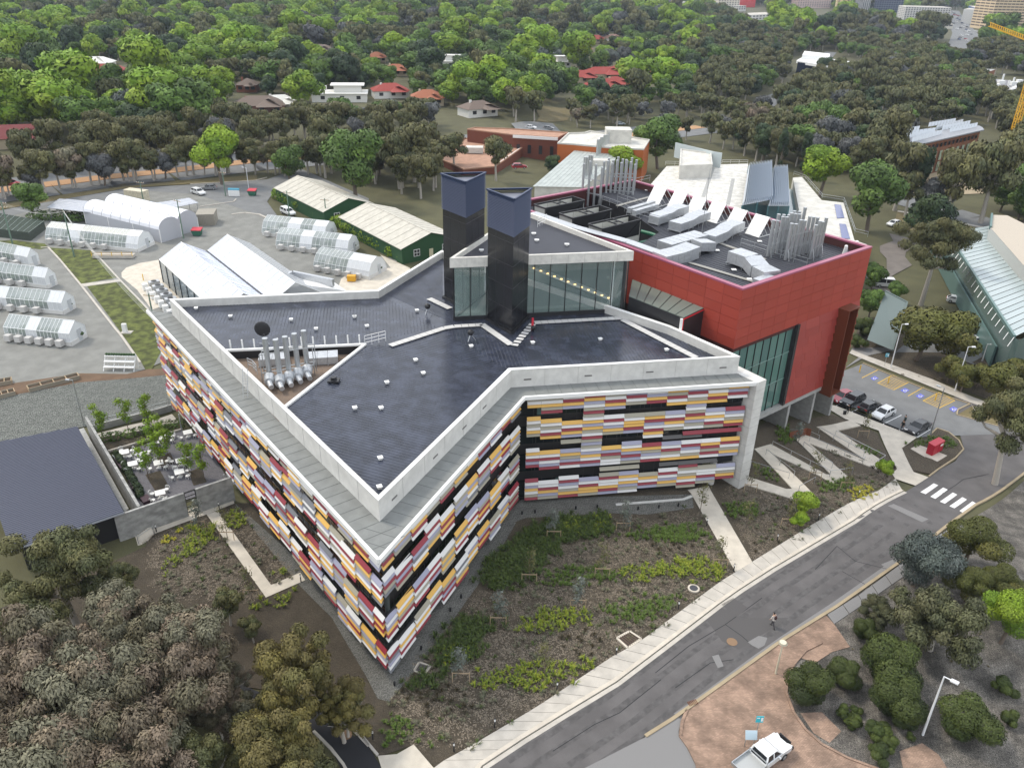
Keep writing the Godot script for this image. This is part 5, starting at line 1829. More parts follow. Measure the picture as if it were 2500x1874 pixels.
	part(t, "panel", b, M.white)
	b = B.new()
	b.box(sp + V(0, 1.9, -0.2), V(2.9, 0.4, 0.6))
	part(t, "top_band", b, paint(0.1, 0.4, 0.55, 0.5))
	t = thing("net_cage", "dark green netted plant cage at the picture's edge beyond the lawn", "cage", V(-106.3,0,-170.4))
	var nc := v2([-117.9,-173.6,-106.3,-170.4,-107.6,-179.3,-121.4,-185])
	b = B.new()
	var net: StandardMaterial3D = paint(0.035, 0.055, 0.04, 0.9).duplicate()
	net.transparency = BaseMaterial3D.TRANSPARENCY_ALPHA
	net.albedo_color.a = 0.75
	b.prism(nc, 0.0, 1.9, true, false)
	part(t, "netting", b, net)
	b = B.new()
	for i in 9:
		b.bar(V(nc[0].lerp(nc[1], i / 8.0).x, 1.95, nc[0].lerp(nc[1], i / 8.0).y), V(nc[3].lerp(nc[2], i / 8.0).x, 1.95, nc[3].lerp(nc[2], i / 8.0).y), 0.07, 0.07)
	part(t, "frame", b, paint(0.25, 0.3, 0.27, 0.6))
	var rp := v3([-87.7,0.4,-160.5,-79.5,0.4,-161])
	t = thing("timber_ramp", "timber ramp with yellow posts below the long curved glasshouse", "ramp", V(rp[0].x, 0, rp[0].z))
	b = B.new()
	b.bar(rp[0], rp[1], 1.6, 0.6)
	part(t, "deck", b, M.concrete)
	for y in [0.5, 0.9]:
		b = B.new()
		b.bar(rp[0] + V(0, y, 0.8), rp[1] + V(0, y, 0.8), 0.1, 0.12)
		part(t, "rail", b, M.wood)
	for i in 5:
		b = B.new()
		var q := rp[0].lerp(rp[1], i / 4.0) + V(0, 0.2, 0.85)
		b.bar(q, q + V(0, 0.9, 0), 0.1, 0.1)
		part(t, "post", b, M.yellow)
	var wr := V(-59.7,0,-108.2)
	t = thing("plant_rack", "white timber plant rack with green trays in the grey yard", "rack", wr)
	for k in 3:
		b = B.new()
		b.box(wr + V(0, 0.6 + k * 0.7, -1.0 - k * 0.5), V(4.6, 0.08, 0.6))
		part(t, "shelf", b, M.white)
	b = B.new()
	for x in [-2.3, -0.8, 0.8, 2.3]:
		b.bar(wr + V(x, 0, -0.6), wr + V(x, 2.1, -2.2), 0.1, 0.1)
		b.bar(wr + V(x, 0, -2.4), wr + V(x, 2.1, -2.2), 0.1, 0.1)
	part(t, "frame", b, M.white)
	b = B.new()
	for i in 12:
		b.ball(wr + V(-2.1 + i * 0.38, 2.2, -2.1), V(0.22, 0.18, 0.28), 6, 4)
	part(t, "seedling_tray", b, paint(0.03, 0.07, 0.02, 0.9)).set_meta("kind", "stuff")
	for s in [[V(-69.3,0,-101.6), V(-64.2,0,-106), "long timber raised bed with four cells at the top of the stony bank"], [V(-73.3,0,-98.7), V(-70.8,0,-100.7), "short timber raised bed at the picture's edge on the stony bank"], [V(-76.3,0,-102.3), V(-73.2,0,-104), "timber planter at the picture's edge above the short raised bed"]]:
		var a: Vector3 = s[0]
		var q: Vector3 = s[1]
		var d := (q - a).normalized()
		var sd := V(d.z, 0, -d.x) * 1.3
		t = thing("raised_bed", s[2], "planter", a, "raised beds on the stony bank")
		for p in [[a, q], [a + sd, q + sd]]:
			b = B.new()
			b.bar(p[0] + V(0, 0.3, 0), p[1] + V(0, 0.3, 0), 0.1, 0.7)
			part(t, "side_board", b, rough_mat(0.33, 0.29, 0.22, 0.9, TG(), 0.7))
		for i in 5:
			b = B.new()
			b.bar(a.lerp(q, i / 4.0) + V(0, 0.3, 0), a.lerp(q, i / 4.0) + sd + V(0, 0.3, 0), 0.1, 0.7)
			part(t, "cross_board", b, M.wood)
		b = B.new()
		b.bar((a + sd * 0.5) + V(0, 0.15, 0), (q + sd * 0.5) + V(0, 0.15, 0), 1.2, 0.3)
		part(t, "soil", b, M.soil)

func box_on(a: Vector3, b_: Vector3, depth: float, h: float, called: String, label: String, cat: String, m: Material) -> Node3D:
	var d := (b_ - a).normalized()
	var w := V(d.z, 0, -d.x)
	if w.z > 0: w = -w
	var t := thing(called, label, cat, a)
	var c := (a + b_) * 0.5 + w * depth * 0.5
	var b := B.new()
	b.box(c + V(0, h * 0.5, 0), V(a.distance_to(b_), h, depth), Basis(d, Vector3.UP, -w))
	part(t, "body", b, m)
	b = B.new()
	b.box(c + V(0, h + 0.06, 0), V(a.distance_to(b_) + 0.1, 0.14, depth + 0.1), Basis(d, Vector3.UP, -w))
	part(t, "roof", b, m)
	b = B.new()
	for i in 12:
		b.bar(a.lerp(b_, (i + 0.5) / 12.0) - w * 0.03, a.lerp(b_, (i + 0.5) / 12.0) - w * 0.03 + V(0, h * 0.97, 0), 0.12, 0.06)
	part(t, "corrugation", b, m)
	b = B.new()
	b.box(b_ + w * depth * 0.5 + d * 0.03 + V(0, h * 0.45, 0), V(0.06, h * 0.8, depth * 0.8), Basis(d, Vector3.UP, -w))
	part(t, "door", b, m)
	return t

func polytunnel(a: Vector3, b_: Vector3, c: Vector3, label: String) -> void:
	var d := (b_ - a).normalized()
	var w: Vector3 = c - b_
	w -= d * w.dot(d)
	var run := a.distance_to(b_)
	var t := thing("polytunnel", label, "greenhouse", a, "white polytunnels")
	var prof := []
	for i in 11:
		var th := PI * i / 10.0
		prof.append([0.5 - 0.5 * cos(th), 2.9 + 2.2 * sin(th)])
	var skin: StandardMaterial3D = paint(0.72, 0.73, 0.77, 0.35).duplicate()
	for s in 8:
		var b := B.new()
		for i in 10:
			var p := func(k: int, u: float) -> Vector3: return a + d * run * u + w * prof[k][0] + V(0, prof[k][1], 0)
			var u0 := s / 8.0 + 0.002
			var u1 := (s + 1) / 8.0 - 0.002
			b.quad(p.call(i, u0), p.call(i, u1), p.call(i + 1, u1), p.call(i + 1, u0))
		part(t, "roof_sheet", b, skin)
	var grey: StandardMaterial3D = paint(0.42, 0.43, 0.46, 0.5).duplicate()
	var b := B.new()
	b.bar(a + V(0, 1.45, 0), b_ + V(0, 1.45, 0), 0.05, 2.9)
	b.bar(a + w + V(0, 1.45, 0), b_ + w + V(0, 1.45, 0), 0.05, 2.9)
	part(t, "side_net", b, grey)
	for e in [a, b_]:
		b = B.new()
		b.quad(e, e + w, e + w + V(0, 2.9, 0), e + V(0, 2.9, 0))
		for i in range(1, 10):
			b.tri(e + V(0, 2.9, 0), e + w * prof[i + 1][0] + V(0, prof[i + 1][1], 0), e + w * prof[i][0] + V(0, prof[i][1], 0))
		part(t, "end_net", b, grey)
	b = B.new()
	for e in [a, b_, a + w, b_ + w, a.lerp(b_, 0.33), a.lerp(b_, 0.66)]:
		b.bar(e, e + V(0, 2.95, 0), 0.14, 0.14)
	part(t, "post", b, M.white)

func gabled(called: String, label: String, cat: String, e0: Vector3, e1: Vector3, r0: Vector3, r1: Vector3, wall_m: Material, roof_m: Material, group := "") -> Node3D:
	var gy := gh(e0.x, e0.z)
	var t := thing(called, label, cat, V(e0.x, gy, e0.z), group)
	var d := (e1 - e0).normalized()
	var off := r0 - e0
	off -= d * off.dot(d)
	var flat_off := V(off.x, 0, off.z)
	r0 = e0 + flat_off + V(0, off.y, 0)
	r1 = e1 + flat_off + V(0, off.y, 0)
	var f0 := e0 + flat_off * 2.0
	var f1 := e1 + flat_off * 2.0
	var b := B.new()
	for s in [[e0, e1, r1, r0], [f1, f0, r0, r1]]:
		var k := 10
		for i in k:
			var a0: Vector3 = s[0].lerp(s[1], float(i) / k)
			var a1: Vector3 = s[0].lerp(s[1], float(i + 1) / k)
			var c1: Vector3 = s[3].lerp(s[2], float(i + 1) / k)
			var c0: Vector3 = s[3].lerp(s[2], float(i) / k)
			b.up(a0, a1, c1)
			b.up(a0, c1, c0)
			var z := V(0, 0.04, 0)
			b.bar(a0 + z, c0 + z, 0.06, 0.05)
	b.bar(r0 + V(0, 0.03, 0), r1 + V(0, 0.03, 0), 0.35, 0.08)
	b.bar(e0 - V(0, 0.05, 0), e1 - V(0, 0.05, 0), 0.1, 0.14)
	b.bar(f0 - V(0, 0.05, 0), f1 - V(0, 0.05, 0), 0.1, 0.14)
	part(t, "roof", b, roof_m)
	b = B.new()
	var inn := d * 0.3
	var u := flat_off.normalized() * 0.35
	var p := [e0 + inn + u, e1 - inn + u, f1 - inn - u, f0 + inn - u]
	for i in 4:
		var a: Vector3 = p[i]
		var c: Vector3 = p[(i + 1) % 4]
		b.quad(V(a.x, gy - 0.2, a.z), V(c.x, gy - 0.2, c.z), c, a)
	b.tri(p[1], p[2], r1 - inn - V(0, 0.08, 0))
	b.tri(p[3], p[0], r0 + inn - V(0, 0.08, 0))
	part(t, "wall", b, wall_m)
	var n := d
	for s in [0.25, 0.75]:
		var q: Vector3 = p[1].lerp(p[2], s) + n * 0.03
		q.y = gy + (e0.y - gy) * 0.55
		var wm := B.new()
		wm.box(q, V(1.5, 1.5, 0.06), Basis(u.normalized(), Vector3.UP, n))
		var win := part(t, "window", wm, M.white)
		for k in 4:
			wm = B.new()
			wm.box(q + u.normalized() * (0.35 if k % 2 else -0.35) + V(0, 0.35 if k / 2 else -0.35, 0) + n * 0.035, V(0.58, 0.58, 0.03), Basis(u.normalized(), Vector3.UP, n))
			part(win, "pane", wm, M.dark)
	var dm := B.new()
	var dq: Vector3 = p[1].lerp(p[2], 0.5) + n * 0.03
	dm.box(V(dq.x, gy + 1.05, dq.z), V(0.95, 2.1, 0.06), Basis(u.normalized(), Vector3.UP, n))
	part(t, "door", dm, paint(0.6, 0.55, 0.38, 0.6))
	return t

func make_huts() -> void:
	var green := rough_mat(0.018, 0.075, 0.025, 0.7, TF(), 0.6)
	var cream := rough_mat(0.62, 0.59, 0.51, 0.85, TF(), 0.5, TB(), 0.08)
	var a := v3([-62.9,3.3,-208.4,-45.3,3.3,-186.6])
	var r := v3([-57.7,5.6,-212.8,-41.4,5.6,-188.9])
	gabled("green_hut", "green timber hut with cream roof behind the big round tree", "hut", a[0], a[1], r[0], r[1], green, cream, "green huts with cream roofs")
	a = v3([-41,3.3,-183,-23.5,3.3,-160.2])
	r = v3([-35.2,5.6,-187.6,-18.2,5.6,-165.1])
	gabled("green_hut", "green timber hut with cream roof and white windows beside the towers", "hut", a[0], a[1], r[0], r[1], green, cream, "green huts with cream roofs")
	for s in [V(-40.9,0,-202.3), V(-38.5,0,-206.5)]:
		pass

func bollard(p: Vector3, label: String, group: String, m: Material, h := 1.0, r := 0.07) -> void:
	var t := thing("bollard", label, "bollard", p, group)
	var b := B.new()
	b.tube(p, p + V(0, h, 0), r, r, 8)
	part(t, "post", b, m)
	b = B.new()
	b.tube(p + V(0, h, 0), p + V(0, h + 0.05, 0), r, r * 0.5, 8)
	part(t, "cap", b, m)

func path_light(p: Vector3, label: String) -> void:
	var t := thing("path_light", label, "bollard light", p, "bollard lights along the footpath")
	var b := B.new()
	b.tube(p, p + V(0, 0.72, 0), 0.06, 0.06, 8)
	part(t, "post", b, paint(0.02, 0.02, 0.022, 0.5))
	b = B.new()
	b.tube(p + V(0, 0.72, 0), p + V(0, 1.0, 0), 0.065, 0.065, 8)
	part(t, "lens", b, M.white)
	b = B.new()
	b.tube(p + V(0, 1.0, 0), p + V(0, 1.05, 0), 0.08, 0.05, 8)
	part(t, "cap", b, paint(0.02, 0.02, 0.022, 0.5))

func lamp_post(p: Vector3, h: float, arm: Vector3, label: String, m: Material, head := "flat") -> void:
	var t := thing("lamp_post", label, "lamp post", p, "street lamps")
	var b := B.new()
	b.tube(p - V(0, 0.1, 0), p + V(0, h, 0), 0.11, 0.06, 8)
	part(t, "post", b, m)
	b = B.new()
	if head == "disc":
		b.tube(p + V(0, h, 0), p + V(0, h + 0.12, 0), 0.12, 0.42, 14)
		b.tube(p + V(0, h + 0.12, 0), p + V(0, h + 0.22, 0), 0.42, 0.3, 14)
	else:
		b.bar(p + V(0, h, 0), p + V(0, h + 0.08, 0) + arm, 0.08, 0.06)
		b.bar(p + V(0, h + 0.06, 0) + arm * 0.75, p + V(0, h + 0.14, 0) + arm * 1.6, 0.34, 0.12)
	part(t, "lamp_head", b, m)

func power_pole(p: Vector3, h: float, label: String, turn: float, arms := 1) -> void:
	var t := thing("power_pole", label, "power pole", p, "power poles")
	var b := B.new()
	b.tube(p - V(0, 0.2, 0), p + V(0, h, 0), 0.17, 0.11, 8)
	part(t, "pole", b, M.pole_green)
	for k in arms:
		var d := V(cos(turn), 0, sin(turn)) * 1.1
		b = B.new()
		b.bar(p + V(0, h - 0.4 - k * 0.9, 0) - d, p + V(0, h - 0.4 - k * 0.9, 0) + d, 0.1, 0.12)
		part(t, "cross_arm", b, M.wood)
		for s in [-1.0, -0.4, 0.4, 1.0]:
			b = B.new()
			b.tube(p + V(0, h - 0.34 - k * 0.9, 0) + d * s, p + V(0, h - 0.14 - k * 0.9, 0) + d * s, 0.05, 0.04, 6)
			part(t, "insulator", b, M.white)

func wire(a: Vector3, b_: Vector3, sag: float, label: String) -> void:
	var b := B.new()
	var p := PackedVector3Array()
	for i in 13:
		var u := i / 12.0
		p.append(a.lerp(b_, u) - V(0, sag * 4.0 * u * (1.0 - u), 0))
	b.pipe(p, 0.018, 4)
	solo("power_line", b, paint(0.5, 0.5, 0.48, 0.5), label, "cable", a, "power lines over the lawn")

func make_furniture() -> void:
	var w: StandardMaterial3D = M.lamp_white
	lamp_post(V(61.4,-4,-101.9), 7.85, V(-0.6, 0, -0.3), "tall grey lamp post beside the dark coupe", M.steel)
	lamp_post(V(64.8,-4,-124.5), 8, V(0.6, 0, 0.1), "tall pale lamp post by the footpath fork near the red block", w)
	lamp_post(V(71.8,-4,-116.2), 7.9, V(0.6, 0, 0.2), "tall pale lamp post in the planted strip above the hatched bays", w)
	lamp_post(V(82.2,-4,-127.9), 3.2, V(0.6, 0, 0.2), "pale lamp post in the car park behind the planted strip", w)
	lamp_post(V(34.69,0,-46.25), 6.7, V(0.45, 0, 0.5), "tall white lamp post among the clipped shrubs across the street", w)
	lamp_post(V(24.22,0,-52.42), 3.65, V(0, 0, 0), "cream lamp post with round flat head on the brick paving", paint(0.6, 0.55, 0.42, 0.6), "disc")
	lamp_post(V(-57.29,0,-92.87), 6.8, V(-0.5, 0, 0.1), "steel lamp post on the stony bank beside the courtyard wall", M.steel)
	lamp_post(V(-73.3,0,-220), 5.65, V(-0.7, 0, 0), "pale street lamp at the bend of the yard road", w)
	lamp_post(V(96.6,-4,-303.2), 9.0, V(-1.6, 0, 0), "street lamp with long arm among the dark gum trees", M.steel)
	var i := 0
	var where := ["by the round white-ringed cover", "by the square pit frame", "in front of the pit's lower corner", "by the dark tufts of the lower bed", "above the white concrete pad", "nearest the dark driveway"]
	for p in v3([16.85,0,-60.35,10.08,0,-54.18,4.5,0,-50.01,-0.8,0,-46.06,-4,0,-43.67,-10.66,0,-44.67]):
		path_light(p, "black bollard light with white lens " + where[i])
		i += 1
	where = ["by the dark tufts beside the cross path", "by the kerb below the golden shrub", "beside the cross path's lower end"]
	i = 0
	for p in [V(29.66,0,-71.34), V(35.52,0,-75.31), V(23.66,0,-66.18)]:
		path_light(p, "black bollard light with white lens " + where[i])
		i += 1
	path_light(V(42.16,-0.32,-80.63), "black bollard light in the yellow flowering bed by the street")
	path_light(V(22.41,0,-73.92), "black bollard light beside the cross path near the pale stone patch")
	path_light(V(-33.17,0,-74.93), "black bollard light at the corner of the garden path by the courtyard wall")
	path_light(V(-38.61,0,-70.56), "black bollard light at the top of the garden stairs")
	path_light(V(-20.95,0,-63.06), "black bollard light at the end of the garden path under the sunshades")
	i = 0
	for p in v3([1.48,0,-75.21,2.97,0,-75.52,7.72,0,-76.44,10.24,0,-76.78,14.97,0,-76.58,17.44,0,-76.99,19.79,0,-77.44,-5.52,0,-59.38,-4.59,0,-61.27,-7.81,0,-54.36,-2.65,0,-66.36,-9.67,0,-50.16]):
		var b := B.new()
		b.tube(p, p + V(0, 0.45, 0), 0.09, 0.11, 8)
		solo("facade_uplight", b, M.dark, "small black uplight in the stones, %s" % (["first", "second", "third", "fourth", "fifth", "sixth", "seventh"][i % 7] + (" from the inner corner towards the entrance path" if i < 7 else " from the inner corner towards the street corner")), "uplight", p, "uplights along the facade")
		i += 1
	power_pole(V(-108.8,0,-167.8), 9.45, "greenish power pole with wide arm at the picture's edge", 0.2, 2)
	power_pole(V(-91.9,0,-160.6), 10.05, "greenish power pole on the lawn in front of the curved glasshouse", 0.9, 1)
	power_pole(V(-94.8,0,-202.6), 5.7, "power pole beside the cream container", 0.3, 1)
	power_pole(V(-74.3,0,-174.6), 8.85, "greenish power pole at the end of the polytunnels", 0.5, 1)
	power_pole(V(-76.9,0,-211.6), 6.55, "brown power pole under the lime green tree", 0.3, 1)
	power_pole(V(-55.2,0,-192.8), 6.55, "dark power pole beside the white pickup", 0.2, 1)
	power_pole(V(-45.2,0,-188.6), 6.05, "green power pole at the gable of the farther hut", 0.2, 1)
	power_pole(V(-64,0,-131.9), 3.6, "short power pole with cross arm behind the laboratory's left end", 0.2, 1)
	var top := V(-91.9,0,-160.6) + V(0, 10.05 - 0.4, 0)
	var lab_end := p3(v3([-47.47,13.6,-97.62]))
	for k in 5:
		var e := V(cos(0.9), 0, sin(0.9)) * (k - 2) * 0.5
		wire(top + e, lab_end + V(0, 0, -0.4 * k), 1.6, ["first", "second", "third", "fourth", "fifth"][k] + " pale wire from the lawn's power pole to the laboratory, counted from the lawn side")
	var t0 := V(-108.8,0,-167.8) + V(0, 9.45 - 0.4, 0)
	for k in 3:
		wire(t0 + V((k - 1) * 0.7, 0, 0), top + V((k - 1) * 0.4, 0, 0), 1.2, ["upper", "middle", "lower"][k] + " pale wire between the two power poles by the netted cage")
	var q := V(59.7,-4,-97.1)
	var t := thing("hydrant_cabinet", "crimson fire hydrant cabinet with pitched top on the kerb island", "cabinet", q)
	var ba := Basis(Vector3.UP, 0.62)
	var b := B.new()
	b.box(q + V(0, 0.95, 0), V(2.6, 1.6, 0.9), ba)
	part(t, "body", b, paint(0.42, 0.012, 0.03, 0.45))
	b = B.new()
	b.box(q + V(0, 1.8, 0), V(2.7, 0.1, 1.0), ba * Basis(Vector3.RIGHT, 0.12))
	part(t, "lid", b, paint(0.47, 0.02, 0.04, 0.4))
	for s in [-0.65, 0.65]:
		b = B.new()
		b.box(q + ba * V(s, 0.95, 0.47), V(1.22, 1.45, 0.04), ba)
		part(t, "door", b, paint(0.4, 0.012, 0.03, 0.45))
	b = B.new()
	b.box(q + ba * V(0.7, 1.3, 0.5), V(0.7, 0.3, 0.02), ba)
	part(t, "label", b, M.white)
	lay("slab", v2([56.7,-97.8,58.4,-99.1,59.5,-97.8,57.9,-95.7,58.9,-94.9,61,-96.2,60.3,-97.3,59.5,-97.8,57.8,-95.6]), 0.14, M.concrete_new)
	lay("slab", v2([56.7,-97.8,58.4,-99,61.2,-96.2,59,-94.5]), 0.15, M.concrete_new)
	for s in [[V(63.9,-4,-125), 2.2, "small blue and white sign at the footpath fork near the red block", paint(0.08, 0.38, 0.5, 0.5)], [V(20.54,0,-45.4), 2.6, "teal parking sign on a post by the white pickup truck", paint(0.03, 0.42, 0.5, 0.5)]]:
		var p: Vector3 = s[0]
		t = thing("sign", s[2], "sign", p)
		b = B.new()
		b.tube(p, p + V(0, s[1], 0), 0.04, 0.04, 7)
		part(t, "post", b, M.steel)
		b = B.new()
		b.box(p + V(0, s[1] - 0.1, 0.06), V(0.6, 0.7, 0.04))
		var board := part(t, "board", b, s[3])
		b = B.new()
		b.box(p + V(0.18, s[1] - 0.1, 0.085), V(0.16, 0.4, 0.01))
		b.box(p + V(-0.12, s[1] + 0.05, 0.085), V(0.22, 0.1, 0.01))
		part(board, "symbol", b, M.white)
	var sp := V(19.87,0,-44.75)
	t = thing("notice_board", "pale two-legged notice board beside the white pickup truck", "sign", sp)
	b = B.new()
	for x in [-0.35, 0.35]:
		b.tube(sp + V(x, 0, 0), sp + V(x, 1.5, 0), 0.04, 0.04, 7)
	part(t, "leg", b, M.steel)
	b = B.new()
	b.box(sp + V(0, 1.4, 0.04), V(0.95, 0.75, 0.05), Basis(Vector3.RIGHT, -0.5))
	part(t, "panel", b, paint(0.5, 0.62, 0.68, 0.4))
	for s in [[v2([-8.13,-51.89,-7.82,-52.81,-6.77,-52.41,-7.26,-51.38]), "steel grate in a pale frame at the corner of the stones", 0.05], [v2([10.38,-56.24,11.66,-57.13,12.64,-56.2,11.25,-55.02]), "sunken service pit in a pale square frame beside the footpath", 0.14]]:
		var p: PackedVector2Array = s[0]
		var c := Vector2.ZERO
		for e in p: c += e * 0.25
		t = thing("drain_grate", s[1], "grate", V(c.x, 0, c.y))
		b = B.new()
		var cl := p.duplicate()
		cl.append(p[0])
		strip(b, cl, 0.22, s[2] + 0.02, 0.0)
		part(t, "frame", b, M.concrete_new)
		b = B.new()
		b.flat(p, s[2] * 0.4 + 0.035)
		part(t, "pit_floor", b, paint(0.06, 0.05, 0.045, 0.9))
		for k in 7:
			b = B.new()
			b.bar(V(p[0].lerp(p[1], (k + 0.5) / 7.0).x, s[2], p[0].lerp(p[1], (k + 0.5) / 7.0).y), V(p[3].lerp(p[2], (k + 0.5) / 7.0).x, s[2], p[3].lerp(p[2], (k + 0.5) / 7.0).y), 0.06, 0.05)
			part(t, "grate_bar", b, paint(0.16, 0.15, 0.15, 0.5, 0.4) if s[2] < 0.1 else rough_mat(0.16, 0.1, 0.06, 0.8, TG(), 0.5))
	for s in [[V(-12.88,0,-47.59), "round cover in a white concrete ring near the dark driveway", M.concrete_new, paint(0.03, 0.03, 0.032, 0.7)], [V(18.93,0,-63.35), "round dark cover in a white concrete ring beside the footpath", M.concrete_new, paint(0.05, 0.052, 0.06, 0.7)]]:
		var p: Vector3 = s[0]
		t = thing("manhole_ring", s[1], "manhole", p)
		b = B.new()
		b.tube(p, p + V(0, 0.12, 0), 0.62, 0.6, 20)
		part(t, "ring", b, s[2])
		b = B.new()
		b.tube(p + V(0, 0.1, 0), p + V(0, 0.14, 0), 0.42, 0.42, 20)
		part(t, "cover", b, s[3])
	for s in [[V(21.16,0,-56.14), "rusty round manhole cover in the street"], [V(-12.9,0,-44.98), "rusty round manhole cover in the dark driveway"]]:
		var p: Vector3 = s[0]
		b = B.new()
		b.tube(p + V(0, 0.03, 0), p + V(0, 0.07, 0), 0.5, 0.5, 20)
		solo("manhole_cover", b, rough_mat(0.3, 0.19, 0.11, 0.8, TG(), 1.0), s[1], "manhole", p, "rusty manhole covers")
	t = thing("drain_inlet", "rusty kerb drain grate at the corner of the brick paving", "drain", V(16.03,0,-48.8))
	for k in 6:
		b = B.new()
		var a := V(15.67,0,-48.79)
		var e := V(16.37,0,-49.08)
		b.bar(a.lerp(e, k / 5.0) + V(0, 0.14, -0.2), a.lerp(e, k / 5.0) + V(0.15, 0.14, 0.25), 0.06, 0.08)
		part(t, "grate_bar", b, rough_mat(0.2, 0.08, 0.04, 0.8, TG(), 0.8))
	lay("concrete_pad", v2([-10.01,-43.06,-8.51,-43.25,-7.29,-44.18,-5.12,-41.69,-9.39,-41.59]), 0.1, M.concrete_new)
	var n := 0
	for s in [[v3([30.42,-0.6,-85.99,34.52,-0.6,-83.6]), "white rail on the lowest ramp flight"], [v3([33.25,-0.8,-89.32,35.31,-0.8,-84.05]), "steel rail beside the first ramp turn"], [v3([34.9,-1,-92.01,40.19,-1,-85.02]), "steel rail along the second ramp flight"], [v3([39.62,-1.3,-93.39,41.39,-1.3,-87.52]), "steel rail beside the second ramp turn"], [v3([41.4,-1.6,-95.97,46.86,-1.6,-90.83,47.53,-1.6,-91.82]), "steel rail along the third ramp flight"], [v3([44.32,-2.2,-100.28,48.19,-2.2,-93.62]), "steel rail on the upper side of the top ramp flight"], [v3([46.6,-2.4,-99.9,50.95,-2.4,-93.2,48.8,-2.4,-90.79]), "steel rail on the street side of the top ramp flight"], [v3([38.96,-1.6,-97.36,41.74,-1.6,-98.54,43.1,-1.6,-96.93]), "steel rail on the rusty retaining edge at the ramp's bend"], [v3([37.55,-0.5,-82.97,34.88,-0.5,-80.76]), "steel rail at the bottom end of the ramp"], [v3([43.89,-1.2,-86.96,40.18,-1.2,-85.06]), "steel rail at the middle turn of the ramp"]]:
		var p: PackedVector3Array = s[0]
		for k in p.size():
			p[k].y = gh(p[k].x, p[k].z)
		rail(p, 1.0, "ramp_handrail", s[1], M.steel, 2.2, 1, "hand rails of the zigzag ramp")
	b = B.new()
	b.path(v3([38.58,-1.3,-96.25,41.4,-1.3,-97.63,41.92,-1.3,-97.29]), 0.12, 1.1)
	solo("retaining_edge", b, rough_mat(0.2, 0.06, 0.025, 0.8, TG(), 0.4), "rust brown steel retaining edge at the ramp's bend", "retaining wall")
	for e in [[V(58.6,-4,-122.2), "yellow"], [V(61.7,-4,-118.1), "hatched"], [V(66.7,-4,-112.3), "second"]]:
		pass
	bollard(V(58.6,-4,-122.3), "yellow bollard at the corner of the accessible bays", "yellow bollards of the car park", M.yellow, 1.3, 0.1)
	bollard(V(61.8,-4,-118.3), "yellow bollard in the hatched zone nearer the red block", "yellow bollards of the car park", M.yellow, 1.2, 0.09)
	bollard(V(67,-4,-112.7), "yellow bollard in the hatched zone nearer the street", "yellow bollards of the car park", M.yellow, 1.2, 0.09)
	t = thing("service_cabinet", "white service cabinet standing on the lawn", "cabinet", V(-64.9,0,-123.1))
	q = V(-64.9,0,-123.1)
	b = B.new()
	b.box(q + V(0, 0.8, 0), V(0.7, 1.6, 0.5))
	part(t, "body", b, M.white)
	b = B.new()
	b.box(q + V(0.2, 0.06, 0), V(1.8, 0.12, 1.2))
	part(t, "plinth", b, M.concrete)

func white_chair(p: Vector3, turn: float, label: String) -> Node3D:
	var t := thing("garden_chair", label, "chair", p, "white courtyard chairs")
	var bs := Basis(Vector3.UP, turn)
	var b := B.new()
	b.tube(p + V(0, 0.44, 0), p + V(0, 0.48, 0), 0.27, 0.27, 10)
	part(t, "seat", b, M.white)
	for k in 4:
		b = B.new()
		var d := bs * V(cos(k * TAU / 4 + 0.78), 0, sin(k * TAU / 4 + 0.78)) * 0.24
		b.bar(p + d * 1.1, p + d + V(0, 0.46, 0), 0.04, 0.04)
		part(t, "leg", b, M.white)
	b = B.new()
	var pts := PackedVector3Array()
	for k in 7:
		var a := PI * k / 6.0
		pts.append(p + bs * V(cos(a) * 0.3, 0.48 + 0.36 * sin(a) ** 0.5, -0.24 - 0.06 * sin(a)))
	b.path(pts, 0.05, 0.05)
	for k in 3:
		b.bar(p + bs * V(-0.15 + k * 0.15, 0.48, -0.24), p + bs * V(-0.15 + k * 0.15, 0.82, -0.3), 0.04, 0.03)
	part(t, "backrest", b, M.white)
	return t

